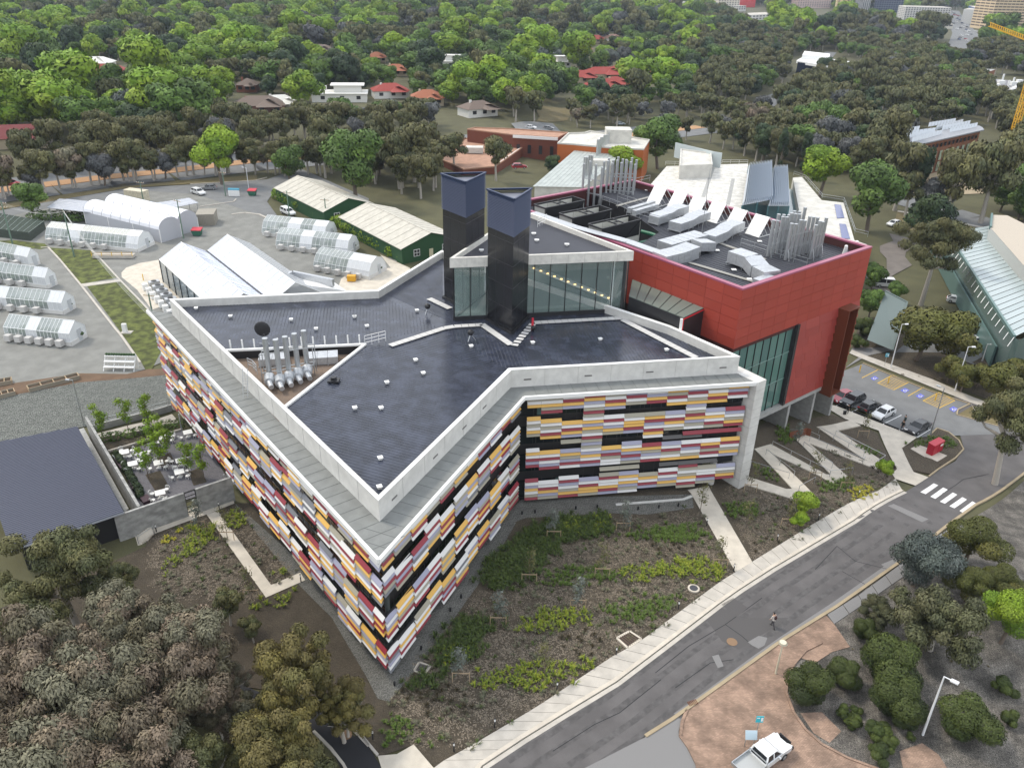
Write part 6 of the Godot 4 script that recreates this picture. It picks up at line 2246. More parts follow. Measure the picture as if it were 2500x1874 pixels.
func make_courtyard() -> void:
	var wall_m := rough_mat(0.46, 0.46, 0.44, 0.8, TF(), 0.5, tex("simplex", 0.76, 1.0, 0.02, 44), 0.1)
	var w1 := v2([-54.89,-89.78,-40.11,-70.92])
	var w2 := v2([-41.96,-69.01,-31.99,-76.83])
	var b := B.new()
	b.bar(V(w1[0].x, 1.5, w1[0].y), V(w1[1].x, 1.5, w1[1].y), 0.3, 3.4)
	solo("courtyard_wall", b, wall_m, "long pale concrete wall between the dark-roofed shed and the courtyard", "wall", V(w1[0].x, 0, w1[0].y), "courtyard walls")
	b = B.new()
	var dir := (w2[1] - w2[0]).normalized()
	var g0 := w2[0].lerp(w2[1], 0.575)
	var g1 := w2[0].lerp(w2[1], 0.675)
	b.bar(V(w2[0].x, 1.5, w2[0].y), V(g0.x, 1.5, g0.y), 0.3, 3.4)
	solo("courtyard_wall", b, wall_m, "grey concrete wall from the garden stairs to the black courtyard gate", "wall", V(w2[0].x, 0, w2[0].y), "courtyard walls")
	b = B.new()
	b.bar(V(g1.x, 1.5, g1.y), V(w2[1].x, 1.5, w2[1].y), 0.3, 3.4)
	solo("courtyard_wall", b, wall_m, "grey concrete wall from the black gate to the sunshaded facade", "wall", V(g1.x, 0, g1.y), "courtyard walls")
	var t := thing("courtyard_gate", "black barred gate in the grey courtyard wall", "gate", V(g0.x, 0, g0.y))
	b = B.new()
	for e in [g0, g1]:
		b.bar(V(e.x, -0.2, e.y), V(e.x, 3.2, e.y), 0.14, 0.14)
	b.bar(V(g0.x, 3.15, g0.y), V(g1.x, 3.15, g1.y), 0.14, 0.12)
	part(t, "frame", b, M.dark)
	for k in 4:
		b = B.new()
		b.bar(V(g0.x, 0.5 + k * 0.7, g0.y), V(g1.x, 0.5 + k * 0.7, g1.y), 0.06, 0.08)
		part(t, "bar", b, M.dark)
	lay("courtyard_paving", v2([-49.71,-85.73,-43.81,-91.93,-41.11,-91.18,-33.64,-80.25,-33.81,-79.55,-41.15,-73.68,-42.73,-75.21]), 0.05, rough_mat(0.2, 0.195, 0.215, 0.85, tex("cell", 0.62, 1.0, 0.07, 17), 1.1))
	lay("courtyard_bed", v2([-53.7,-89.8,-45.26,-93.4,-43.89,-92.14,-50.09,-86.1,-51.09,-86.46]), 0.06, M.mulch)
	lay("courtyard_bed", v2([-50.09,-86.1,-49.55,-86.32,-42.78,-77.17,-42.43,-75.86]), 0.08, M.mulch)
	for p in [v2([-44.35,-81.44,-42.91,-82.41,-40.45,-78.95,-41.61,-77.88]), v2([-44.35,-84.98,-43.3,-86.58,-41.66,-83.94,-43.35,-83.5]), v2([-39.35,-82.18,-38.33,-83.33,-36.41,-80.15,-37.74,-79.4])]:
		lay("tree_bed", p, 0.08, M.mulch)
	b = B.new()
	strip(b, v2([-51.04,-86.34,-48.64,-88.16,-43.78,-92.14]), 0.25, 0.3, 0.0)
	struct("bed_edge", b, M.concrete)
	lay("terrace", v2([-54.73,-90.6,-51.56,-92.9,-48.3,-94.83,-46.81,-96.28,-44.95,-94.08,-47.29,-92.87,-53.3,-89.4]), 0.05, M.concrete)
	lay("footpath", v2([-39.9,-68.93,-39.83,-71.85,-37.15,-74.09,-34.87,-76.26,-32.66,-77.83,-31.81,-76.05,-34.24,-73.89,-36.85,-71.8,-38.64,-70.26,-38.92,-68.96]), 0.06, M.concrete_new)
	lay("footpath", v2([-34.28,-73.88,-33.26,-74.61,-23.71,-62.35,-23.82,-60.67]), 0.055, M.concrete_new)
	lay("footpath", v2([-24.18,-62.22,-21.37,-64.44,-20.59,-63.32,-23.87,-60.66]), 0.065, M.concrete_new)
	b = B.new()
	strip(b, v2([-55.34,-91.43,-48.62,-96.2,-47.26,-97.43]), 0.3, 0.9, 0.0)
	solo("terrace_wall", b, M.concrete_grey, "low concrete wall below the stony bank behind the courtyard", "wall")
	rail(v3([-54.84,1,-90.85,-51.6,1,-92.96,-47.13,1,-96.36]), 1.0, "bank_railing", "steel rail along the top of the stony bank", M.steel)
	t = thing("garden_stairs", "pale concrete garden stairs beside the grey courtyard wall", "stairs", V(-39.72,0,-68.93))
	var s0 := V(-39.92,0,-71.4)
	var s1 := V(-41.03,0,-69.89)
	var run := (V(-39.58,0,-68.38) - s1)
	for k in 8:
		b = B.new()
		b.box(s0.lerp(s1, (k + 0.5) / 8.0) + run * 0.4 + V(0, 0.35 - k * 0.09, 0), V(0.45, 0.18, 2.6), Basis(Vector3.UP, 0.55))
		part(t, "step", b, M.concrete_new)
	for e in [0.0, 1.0]:
		b = B.new()
		b.bar(s0 + run * e * 0.9 + V(0, 1.2, 0), s1 + run * e * 0.9 + V(0, 0.9, 0), 0.06, 0.06)
		b.bar(s0 + run * e * 0.9, s0 + run * e * 0.9 + V(0, 1.2, 0), 0.05, 0.05)
		b.bar(s1 + run * e * 0.9, s1 + run * e * 0.9 + V(0, 0.9, 0), 0.05, 0.05)
		part(t, "handrail", b, M.steel)
	var tops := v3([-48.51,0,-85.39,-46.36,0,-82.82,-43.3,0,-83.13,-40.87,0,-83.79,-40.03,0,-81.25,-40.64,0,-76.92,-42.4,0,-90.49,-45.87,0,-85.11,-45.04,0,-89.13])
	for i in tops.size():
		var p: Vector3 = tops[i]
		t = thing("garden_table", ["white square table by the first dark bench", "white square table by the second dark bench", "white square table between the courtyard trees", "white square table by the facade, behind its twin", "white square table by the facade, before its twin", "white square table at the courtyard's wall end", "white table in the corner under the sunshades", "white square table under the leafy middle tree", "white square table beside the back bed"][i], "table", p, "white courtyard tables")
		b = B.new()
		b.box(p + V(0, 0.74, 0), V(1.1, 0.05, 1.1), Basis(Vector3.UP, 0.5))
		part(t, "tabletop", b, M.white)
		b = B.new()
		b.tube(p, p + V(0, 0.72, 0), 0.06, 0.05, 8)
		b.box(p + V(0, 0.03, 0), V(0.6, 0.05, 0.6))
		part(t, "pedestal", b, M.white)
		for k in 4:
			if i == 6 and k > 1:
				continue
			var a := k * TAU / 4 + 0.5 + 0.35 * sin(i * 3.0 + k)
			white_chair(p + V(cos(a), 0, sin(a)) * (1.0 + 0.2 * fposmod(i * 0.7 + k * 0.4, 1.0)), -a - PI / 2, "white chair on the %s side of the %s" % [["facade", "gate", "shed", "bank"][k], String(t.get_meta("label")).trim_prefix("white ")])
	for s in [[v3([-49.05,0.25,-84.59,-47.26,0.25,-82.41]), "farthest"], [v3([-45.87,0.25,-80.83,-43.91,0.25,-78.12]), "middle"], [v3([-42.52,0.25,-76.66,-41.58,0.25,-75.55]), "nearest"]]:
		b = B.new()
		b.bar(s[0][0], s[0][1], 0.9, 0.5)
		solo("courtyard_bench", b, paint(0.045, 0.018, 0.03, 0.6), "dark plum bench along the courtyard's shed-side wall, %s from the bank" % s[1], "bench", s[0][0], "dark courtyard benches")
	for s in [[v3([-43.81,0,-91.93,-44.73,0,-94.09]), "far"], [v3([-39.19,0,-86.35,-39.98,0,-88.32]), "middle"], [v3([-33.37,0,-78.19,-34.46,0,-80.93]), "near"]]:
		var p: Vector3 = s[0][0]
		b = B.new()
		b.tube(p, p + V(0, 2.6, 0), 0.09, 0.09, 8)
		solo("steel_post", b, M.steel, "slim steel post at the courtyard edge under the sunshades, the %s one" % s[1], "post", p, "posts under the sunshades")
	var r := v2([-61.99,-82.45,-54.29,-86.55,-40.98,-69.44,-41.48,-68.5,-46.57,-65.11,-49.37,-63.17,-54.1,-69.85])
	r = v2([-65.08,-80.93,-54.29,-86.55,-40.99,-69.38,-49.32,-62.78,-59.95,-76.28])
	t = thing("dark_roofed_shed", "long low shed with dark ribbed roof beside the courtyard wall", "shed", V(r[0].x, 0, r[0].y))
	b = B.new()
	b.prism(r, 3.4, 3.6)
	ribs(b, r, r[2] - r[3], 0.35, 3.6, 0.09, 0.06)
	part(t, "roof", b, paint(0.06, 0.066, 0.095, 0.4, 0.3))
	b = B.new()
	b.prism(grown(r, -0.9), -0.1, 3.38, false)
	part(t, "wall", b, M.dark_wall)
	b = B.new()
	var e0 := r[3]
	var e1 := r[2]
	b.bar(V(e0.x, 3.45, e0.y), V(e1.x, 3.45, e1.y), 0.16, 0.2)
	part(t, "gutter", b, paint(0.4, 0.42, 0.46, 0.5))
	b = B.new()
	b.prism(v2([-56.26,-89.81,-55.83,-90.25,-42.54,-73.1,-42.73,-72.47]), -0.1, 1.2)
	solo("shed_plinth", b, M.concrete_grey, "flat concrete strip between the dark-roofed shed and the courtyard wall", "kerb")

var car_mesh := {}

func hull(b: B, p: Array) -> void:
	var poly := PackedVector2Array()
	for q in p:
		poly.append(Vector2(q[0], q[1]))
	var t := Geometry2D.triangulate_polygon(poly)
	var v := func(i: int, s: float) -> Vector3: return V(p[i][2] * s, p[i][1], -p[i][0])
	for s in [-1.0, 1.0]:
		for i in range(0, t.size(), 3):
			var a: Vector3 = v.call(t[i], s)
			var c: Vector3 = v.call(t[i + 1], s)
			var d: Vector3 = v.call(t[i + 2], s)
			if (c - a).cross(d - a).x * s > 0.0: b.tri(a, c, d)
			else: b.tri(a, d, c)
	var mid := Vector3.ZERO
	for i in p.size():
		mid += v.call(i, 0.0) / p.size()
	for i in p.size():
		var j := (i + 1) % p.size()
		var a: Vector3 = v.call(i, -1.0)
		var c: Vector3 = v.call(i, 1.0)
		var d: Vector3 = v.call(j, 1.0)
		var e: Vector3 = v.call(j, -1.0)
		if (c - a).cross(d - a).dot((a + d) * 0.5 - mid) > 0.0: b.quad(a, c, d, e)
		else: b.quad(e, d, c, a)

const CARS := {
	"hatch": [[[2.0, 0.3, 0.78], [2.08, 0.55, 0.8], [1.95, 0.74, 0.84], [0.95, 0.95, 0.86], [-1.75, 1.0, 0.86], [-2.05, 0.9, 0.8], [-2.1, 0.45, 0.82], [-1.95, 0.28, 0.78]], [[0.98, 0.93, 0.8], [0.2, 1.4, 0.62], [-1.3, 1.42, 0.6], [-1.95, 0.95, 0.74]], 1.28, 1.3],
	"sedan": [[[2.2, 0.3, 0.78], [2.28, 0.55, 0.82], [2.1, 0.72, 0.86], [1.0, 0.92, 0.88], [-1.5, 0.96, 0.88], [-2.3, 0.92, 0.82], [-2.38, 0.5, 0.82], [-2.2, 0.28, 0.78]], [[1.05, 0.9, 0.82], [0.2, 1.36, 0.62], [-1.0, 1.37, 0.6], [-1.75, 0.95, 0.74]], 1.4, 1.42],
	"wagon": [[[2.2, 0.34, 0.8], [2.3, 0.62, 0.84], [2.1, 0.86, 0.88], [1.05, 1.05, 0.92], [-2.0, 1.08, 0.92], [-2.3, 1.0, 0.86], [-2.36, 0.5, 0.86], [-2.2, 0.34, 0.8]], [[1.05, 1.02, 0.86], [0.3, 1.58, 0.68], [-1.75, 1.6, 0.66], [-2.25, 1.04, 0.78]], 1.38, 1.42],
	"van": [[[2.3, 0.34, 0.84], [2.42, 0.7, 0.86], [2.2, 1.1, 0.9], [1.7, 1.15, 0.93], [-2.35, 1.15, 0.93], [-2.4, 0.4, 0.9]], [[2.2, 1.08, 0.88], [1.4, 1.95, 0.76], [-2.2, 2.0, 0.78], [-2.38, 1.1, 0.9]], 1.5, 1.4],
	"ute": [[[2.45, 0.42, 0.82], [2.55, 0.75, 0.84], [2.35, 0.98, 0.88], [1.2, 1.12, 0.9], [-0.7, 1.12, 0.9], [-0.75, 0.5, 0.86]], [[1.2, 1.08, 0.84], [0.55, 1.68, 0.68], [-0.5, 1.7, 0.68], [-0.72, 1.1, 0.82]], 1.6, 1.5],
	"pickup": [[[2.45, 0.42, 0.82], [2.55, 0.75, 0.84], [2.35, 0.98, 0.88], [1.2, 1.12, 0.9], [-2.45, 1.1, 0.9], [-2.5, 0.5, 0.86]], [[1.2, 1.08, 0.84], [0.55, 1.7, 0.7], [-2.2, 1.72, 0.72], [-2.45, 1.08, 0.82]], 1.6, 1.55],
	"bus": [[[5.6, 0.35, 1.2], [5.7, 1.2, 1.24], [-5.7, 1.2, 1.24], [-5.6, 0.35, 1.2]], [[5.68, 1.15, 1.22], [5.5, 2.9, 1.18], [-5.5, 2.9, 1.18], [-5.68, 1.15, 1.22]], 3.6, 3.2],
}

func car(kind: String, p: Vector3, ahead: Vector3, col: StandardMaterial3D, label: String, group := "") -> Node3D:
	var spec: Array = CARS[kind]
	if not car_mesh.has(kind):
		var body := B.new()
		hull(body, spec[0])
		var cab := B.new()
		hull(cab, spec[1])
		var roof := B.new()
		var c: Array = spec[1]
		var r := []
		for q in [[1, 0.0], [2, 0.0]]:
			r.append([c[q[0]][0] + (0.06 if q[0] == 1 else -0.06), c[q[0]][1] + 0.03, c[q[0]][2] + 0.02])
		roof.loft([A3([V(-r[0][2], r[0][1] - 0.09, -r[0][0]), V(-r[0][2], r[0][1], -r[0][0]), V(r[0][2], r[0][1], -r[0][0]), V(r[0][2], r[0][1] - 0.09, -r[0][0])]), A3([V(-r[1][2], r[1][1] - 0.09, -r[1][0]), V(-r[1][2], r[1][1], -r[1][0]), V(r[1][2], r[1][1], -r[1][0]), V(r[1][2], r[1][1] - 0.09, -r[1][0])])])
		for s in [-1.0, 1.0]:
			roof.bar(V(c[0][2] * s, c[0][1], -c[0][0]), V(c[1][2] * s, c[1][1], -c[1][0]), 0.09, 0.07)
			roof.bar(V(c[3][2] * s, c[3][1], -c[3][0]), V(c[2][2] * s, c[2][1], -c[2][0]), 0.14, 0.08)
			var mx: float = (c[1][0] + c[2][0]) * 0.5 + 0.15
			roof.bar(V(c[0][2] * s * 1.02, c[0][1], -mx), V(c[1][2] * s * 1.02, c[1][1], -mx), 0.1, 0.06)
		var wheel := B.new()
		wheel.tube(V(-0.11, 0, 0), V(0.11, 0, 0), 0.33, 0.33, 14)
		var rim := B.new()
		rim.tube(V(-0.125, 0, 0), V(0.125, 0, 0), 0.2, 0.2, 10)
		var lamp := B.new()
		lamp.box(Vector3.ZERO, V(0.4, 0.16, 0.12))
		var mirror := B.new()
		mirror.box(Vector3.ZERO, V(0.22, 0.14, 0.12))
		car_mesh[kind] = [body.mesh(), cab.mesh(), roof.mesh(), wheel.mesh(), rim.mesh(), lamp.mesh(), mirror.mesh()]
	var m: Array = car_mesh[kind]
	var t := thing("bus" if kind == "bus" else "parked_car", label, {"ute": "pickup truck", "pickup": "pickup truck", "bus": "bus", "van": "van"}.get(kind, "car"), p, group)
	t.rotation.y = atan2(-ahead.x, -ahead.z)
	var I0 := I
	piece(t, "body", m[0], col, I0)
	piece(t, "windows", m[1], paint(0.014, 0.017, 0.02, 0.06), I0)
	piece(t, "roof", m[2], col, I0)
	var w: float = spec[0][2][2]
	for s in [-1.0, 1.0]:
		for z in [-spec[2], spec[3]]:
			var wh := piece(t, "wheel", m[3], M.rubber, Transform3D(Basis(), V((w - 0.09) * s, 0.33, z)))
			piece(wh, "rim", m[4], M.steel, I0)
		piece(t, "headlight", m[5], paint(0.75, 0.76, 0.75, 0.15), Transform3D(Basis(Vector3.UP, 0.35 * s), V(0.58 * s, spec[0][1][1] + 0.06, -spec[0][1][0] + 0.05)))
		piece(t, "tail_light", m[5], paint(0.35, 0.01, 0.012, 0.2), Transform3D(Basis(Vector3.UP, -0.2 * s), V(0.6 * s, 0.78, -spec[0][-2][0] - 0.02)))
		piece(t, "mirror", m[6], col, Transform3D(Basis(), V((w + 0.08) * s, 1.0, -spec[1][0][0] + 0.45)))
	return t

func make_vehicles() -> void:
	var white: StandardMaterial3D = paint(0.74, 0.75, 0.75, 0.25).duplicate()
	white.clearcoat_enabled = true
	var black: StandardMaterial3D = paint(0.012, 0.013, 0.016, 0.2).duplicate()
	black.clearcoat_enabled = true
	var red: StandardMaterial3D = paint(0.33, 0.012, 0.03, 0.22).duplicate()
	red.clearcoat_enabled = true
	var blue := paint(0.03, 0.06, 0.16, 0.25)
	var grey := paint(0.3, 0.31, 0.32, 0.3, 0.3)
	var nose := (V(54.9,-4,-106.5) - V(58.7,-4,-109.3))
	nose.y = 0
	nose = nose.normalized()
	car("hatch", V(56.6,-4,-107.3), nose, white, "white hatchback parked beside the empty bay")
	car("wagon", V(53.3,-4,-111.2), nose, black, "black four-wheel-drive wagon parked between the red car and the black hatchback")
	car("hatch", V(55.3,-4,-109.4), -nose, black, "black hatchback with its tail to the path, beside the white one")
	car("sedan", V(52.1,-4,-112.5), nose, red, "dark red car half hidden behind the red block's corner pier")
	car("sedan", V(60.1,-4,-103.3), nose, black, "black coupe at the street end of the row, two people behind it")
	var u := car("ute", V(20.57,0,-43.3), (V(22.33,0,-44.57) - V(18.64,0,-41.91)).normalized(), white, "white single-cab pickup with aluminium tray on the brick paving")
	var b := B.new()
	b.box(V(0, 0.86, 1.75), V(1.8, 0.08, 2.1))
	var tray := B.new()
	for s in [[V(0.88, 1.03, 1.75), V(0.05, 0.3, 2.1)], [V(-0.88, 1.03, 1.75), V(0.05, 0.3, 2.1)], [V(0, 1.03, 2.8), V(1.8, 0.3, 0.05)], [V(0, 1.35, 0.72), V(1.75, 0.08, 0.06)], [V(0.85, 1.1, 0.72), V(0.06, 0.6, 0.06)], [V(-0.85, 1.1, 0.72), V(0.06, 0.6, 0.06)]]:
		tray.box(s[0], s[1])
	piece(u, "tray_floor", b.mesh(), paint(0.42, 0.43, 0.42, 0.5, 0.3), I)
	piece(u, "tray_side", tray.mesh(), M.steel, I)
	b = B.new()
	b.box(V(0, 0.62, -2.62), V(1.7, 0.3, 0.2))
	b.box(V(0, 0.85, -2.66), V(1.1, 0.4, 0.08))
	piece(u, "bull_bar", b.mesh(), M.dark, I)
	car("pickup", V(-56.2,0,-195.5), (V(-54.1,0,-193.8) - V(-58.7,0,-198.9)).normalized(), white, "white dual-cab pickup beside the ivy hedge")
	car("wagon", V(-84.5,0,-212.8), (V(-82.9,0,-212.3) - V(-86.5,0,-215.1)).normalized(), white, "white wagon on the yard road beside the grey car")
	car("hatch", V(-83.5,0,-217.8), V(-0.9, 0, 0.3), grey, "silver car on the yard road beyond the white wagon")
	car("van", V(79.8,-4,-164.3), V(1, 0, 0.15), white, "white van half hidden behind the tree at the red block's far corner")
	car("hatch", V(100.9,-4,-211.7), V(-0.8, 0, 0.5), white, "white car at the gate beside the round-crowned dark tree")
	car("sedan", V(-137.1,0,-218), V(1, 0, 0.1), red, "red car on the avenue at the picture's edge")
	car("bus", V(152,-4,-470.1), V(-0.9, 0, 0.5), paint(0.4, 0.43, 0.46, 0.3), "grey bus on the curving campus road")
	var n := 0
	for s in [["hatch", V(159.3,-4,-411.3), white], ["sedan", V(160.3,-4,-408.9), grey], ["wagon", V(162.4,-4,-404.2), black], ["hatch", V(166.9,-4,-397.6), blue], ["sedan", V(160.2,-4,-381.8), blue], ["wagon", V(159.9,-4,-375.2), black], ["hatch", V(155.6,-4,-373.6), white], ["hatch", V(178,-4,-420.3), white], ["wagon", V(179.6,-4,-414.1), white]]:
		car(s[0], s[1], V(0.9, 0, 0.35 if n % 2 else -0.1), s[2], ["white hatchback", "silver sedan", "black wagon", "blue hatchback alone in its row", "dark blue sedan", "black wagon nearest the trees", "white hatchback behind the dark blue sedan", "white hatchback under the gums", "white wagon under the gums"][n] + " in the far campus car park", "cars in the far campus car park")
		n += 1
	n = 0
	for s in [["hatch", V(108.7,-4,-397.1), white, "white car among the gums left of the campus road"], ["van", V(116.3,-4,-399.5), white, "white van on the side road among the gums"], ["hatch", V(120.3,-4,-393.4), white, "white car with red lights on the side road"], ["wagon", V(152.3,-4,-459.5), black, "dark wagon beside the bus on the campus road"], ["sedan", V(162.3,-4,-473.5), black, "dark car behind the bus"], ["wagon", V(185.8,-4,-652.3), blue, "dark blue car on the farther campus street"], ["hatch", V(163.1,-4,-601.5), grey, "silver car on the farther campus street"], ["hatch", V(190.6,-4,-432.9), white, "white car in the shade beyond the solar-roofed building"], ["hatch", V(43.7,-4,-356.6), paint(0.5, 0.56, 0.6, 0.3), "pale blue car behind the orange block's trees"], ["hatch", V(91.1,-4,-155.7), white, "white car under the tree by the teal-edged glass building"], ["van", V(86.4,-4,-137.6), white, "white van in the car park below the teal wall"], ["hatch", V(84.4,-4,-135.3), white, "white car beside the van below the teal wall"], ["hatch", V(5.2,-0.6,-323.7), white, "white car in the forecourt beyond the brick block"], ["hatch", V(12.4,-2.4,-333), grey, "silver car in the forecourt beyond the brick block"], ["wagon", V(0.8,0,-251.7), red, "red tractor-like car in the brick block's yard"]]:
		car(s[0], s[1], V(0.8, 0, 0.4 - 0.3 * (n % 3)), s[2], s[3])
		n += 1
	var rng := RandomNumberGenerator.new()
	rng.seed = 5
	var line := v2([745.4,-1536.5,644,-1311.2,570.3,-1143.3,513,-1012.7,444.3,-875.5])
	for i in 40:
		var q := along(line, rng.randf()) + Vector2(rng.randf_range(-9, 9), rng.randf_range(-9, 9))
		car(["hatch", "sedan", "wagon"][rng.randi() % 3], on(q, 0.1), V(0.1, 0, 1), [white, grey, black, white, blue, red][i % 6], ["white", "grey", "black", "white", "blue", "red"][i % 6] + " car in the queue on the distant city avenue", "cars on the distant city avenue")
	for i in 14:
		var q := along(v2([340.4,-725.9,349,-734.1,372.6,-759]), rng.randf()) + Vector2(rng.randf_range(-4, 4), rng.randf_range(-4, 4))
		car("hatch", on(q, 0.1), V(1, 0, 0.1), [white, grey, blue, white][rng.randi() % 4], "small car parked beside the distant playing field", "cars parked by the distant playing field")

func person_mesh(j: Array, colors: Callable) -> ArrayMesh:
	var cell := 0.034
	var lo := V(9, 9, 9)
	var hi := -lo
	for e in j:
		lo = lo.min(e[0] - Vector3.ONE * (e[2] + 0.08)).min(e[1] - Vector3.ONE * (e[3] + 0.08))
		hi = hi.max(e[0] + Vector3.ONE * (e[2] + 0.08)).max(e[1] + Vector3.ONE * (e[3] + 0.08))
	var n := Vector3i((hi - lo) / cell) + Vector3i.ONE
	var f := PackedFloat32Array()
	f.resize(n.x * n.y * n.z)
	f.fill(1.0)
	for e in j:
		var a: Vector3 = e[0]
		var d: Vector3 = e[1] - a
		var l2 := maxf(d.length_squared(), 1e-6)
		var r := maxf(e[2], e[3]) + 0.1
		var i0 := Vector3i((a.min(e[1]) - Vector3.ONE * r - lo) / cell).max(Vector3i.ZERO)
		var i1 := Vector3i((a.max(e[1]) + Vector3.ONE * r - lo) / cell).min(n - Vector3i.ONE)
		for z in range(i0.z, i1.z + 1):
			for y in range(i0.y, i1.y + 1):
				for x in range(i0.x, i1.x + 1):
					var p := lo + V(x, y, z) * cell
					var t := clampf((p - a).dot(d) / l2, 0.0, 1.0)
					var s := (p - a - d * t).length() - lerpf(e[2], e[3], t)
					var k := x + n.x * (y + n.y * z)
					var h := maxf(0.035 - absf(f[k] - s), 0.0) / 0.035
					f[k] = minf(f[k], s) - h * h * 0.035 * 0.25
	var id := {}
	var pts := PackedVector3Array()
	var at := func(x: int, y: int, z: int) -> float: return f[x + n.x * (y + n.y * z)]
	for z in n.z - 1:
		for y in n.y - 1:
			for x in n.x - 1:
				var sum := Vector3.ZERO
				var cnt := 0
				for ed in [[0, 0, 0, 1, 0, 0], [0, 1, 0, 1, 1, 0], [0, 0, 1, 1, 0, 1], [0, 1, 1, 1, 1, 1], [0, 0, 0, 0, 1, 0], [1, 0, 0, 1, 1, 0], [0, 0, 1, 0, 1, 1], [1, 0, 1, 1, 1, 1], [0, 0, 0, 0, 0, 1], [1, 0, 0, 1, 0, 1], [0, 1, 0, 0, 1, 1], [1, 1, 0, 1, 1, 1]]:
					var u := f[x + ed[0] + n.x * (y + ed[1] + n.y * (z + ed[2]))]
					var v := f[x + ed[3] + n.x * (y + ed[4] + n.y * (z + ed[5]))]
					if (u < 0.0) != (v < 0.0):
						sum += V(ed[0], ed[1], ed[2]).lerp(V(ed[3], ed[4], ed[5]), u / (u - v))
						cnt += 1
				if cnt:
					id[Vector3i(x, y, z)] = pts.size()
					pts.append(lo + (V(x, y, z) + sum / cnt) * cell)
	var b := B.new()
	for k in id:
		var x: int = k.x
		var y: int = k.y
		var z: int = k.z
		var s: bool = at.call(x, y, z) < 0.0
		for ax in 3:
			var o := Vector3i(int(ax == 0), int(ax == 1), int(ax == 2))
			var e: bool = at.call(x + o.x, y + o.y, z + o.z) < 0.0
			if s == e: continue
			var p := Vector3i(o.y, o.z, o.x)
			var q := Vector3i(o.z, o.x, o.y)
			if not (id.has(k - p) and id.has(k - q) and id.has(k - p - q)): continue
			var v := [pts[id[k]], pts[id[k - p]], pts[id[k - p - q]], pts[id[k - q]]]
			b.col = colors.call((v[0] + v[2]) * 0.5)
			if s: b.quad(v[0], v[1], v[2], v[3])
			else: b.quad(v[3], v[2], v[1], v[0])
	return b.mesh()

func person(p: Vector3, turn: float, stride: float, lean: float, shirt: Color, trousers: Color, hair: Color, skin: Color, label: String, extra := "") -> void:
	var hip := V(0, 0.93, 0)
	var ch := V(0, 1.36, -0.1 * lean)
	var neck := V(0, 1.5, -0.16 * lean)
	var head := V(0, 1.66, -0.22 * lean)
	var j := [[hip, ch, 0.155, 0.17, 0], [ch, neck, 0.1, 0.06, 0], [ch + V(-0.17, 0.06, 0), ch + V(0.17, 0.06, 0), 0.085, 0.085, 0], [head - V(0, 0.03, 0), head + V(0, 0.05, 0.01), 0.09, 0.095, 0], [head + V(0, -0.05, -0.07), head + V(0, 0.0, -0.085), 0.03, 0.03, 0]]
	for s in [-1.0, 1.0]:
		var f: float = stride * s
		var kn := V(0.1 * s, 0.5, -0.22 * f - 0.04)
		var an := V(0.1 * s, 0.09, -0.34 * f + (0.1 if f < 0 else 0.0))
		j.append([hip + V(0.09 * s, -0.02, 0), kn, 0.1, 0.07, 0])
		j.append([kn, an, 0.07, 0.05, 0])
		j.append([an + V(0, -0.04, 0.03), an + V(0, -0.05, -0.17), 0.045, 0.04, 0])
		var el := ch + V(0.25 * s, -0.24, 0.1 * f)
		var ha := el + V(-0.02 * s, -0.2, -0.16 - 0.06 * f)
		j.append([ch + V(0.2 * s, 0.04, 0), el, 0.06, 0.048, 0])
		j.append([el, ha, 0.045, 0.034, 0])
		j.append([ha, ha + V(0, -0.07, -0.04), 0.036, 0.03, 0])
		for k in 4:
			j.append([ha + V(0, -0.06, -0.05 + k * 0.02), ha + V(-0.01 * s, -0.15 + absf(k - 1.5) * 0.01, -0.07 + k * 0.02), 0.011, 0.009, 0])
		j.append([ha + V(-0.02 * s, -0.02, -0.04), ha + V(-0.03 * s, -0.08, -0.09), 0.012, 0.01, 0])
	var colors := func(q: Vector3) -> Color:
		if q.y > head.y + 0.03 or (q.y > head.y - 0.08 and q.z > head.z + 0.02): return hair
		if q.y > neck.y - 0.02: return skin
		if q.y < 0.1: return Color(0.02, 0.02, 0.02)
		if absf(q.x) > 0.19 and q.y < 1.06: return skin
		return shirt if q.y > 0.93 else trousers
	var t := thing("person", label, "person", p)
	t.rotation.y = turn
	var m := paint(1, 1, 1, 0.8).duplicate()
	piece(t, "body", person_mesh(j, colors), tinted(m), I)
	var b := B.new()
	for s in [-0.035, 0.035]:
		b.ball(head + V(s, 0.005, -0.085), V(0.012, 0.01, 0.01), 6, 4)
	piece(t, "eyes", b.mesh(), M.dark, I)
	if extra == "pack":
		b = B.new()
		b.ball(ch + V(0, -0.06, 0.2), V(0.17, 0.25, 0.12), 10, 7)
		b.bar(ch + V(-0.12, 0.1, 0.1), ch + V(-0.12, 0.1, -0.12), 0.05, 0.04)
		b.bar(ch + V(0.12, 0.1, 0.1), ch + V(0.12, 0.1, -0.12), 0.05, 0.04)
		piece(t, "backpack", b.mesh(), paint(0.05, 0.022, 0.02, 0.8), I)

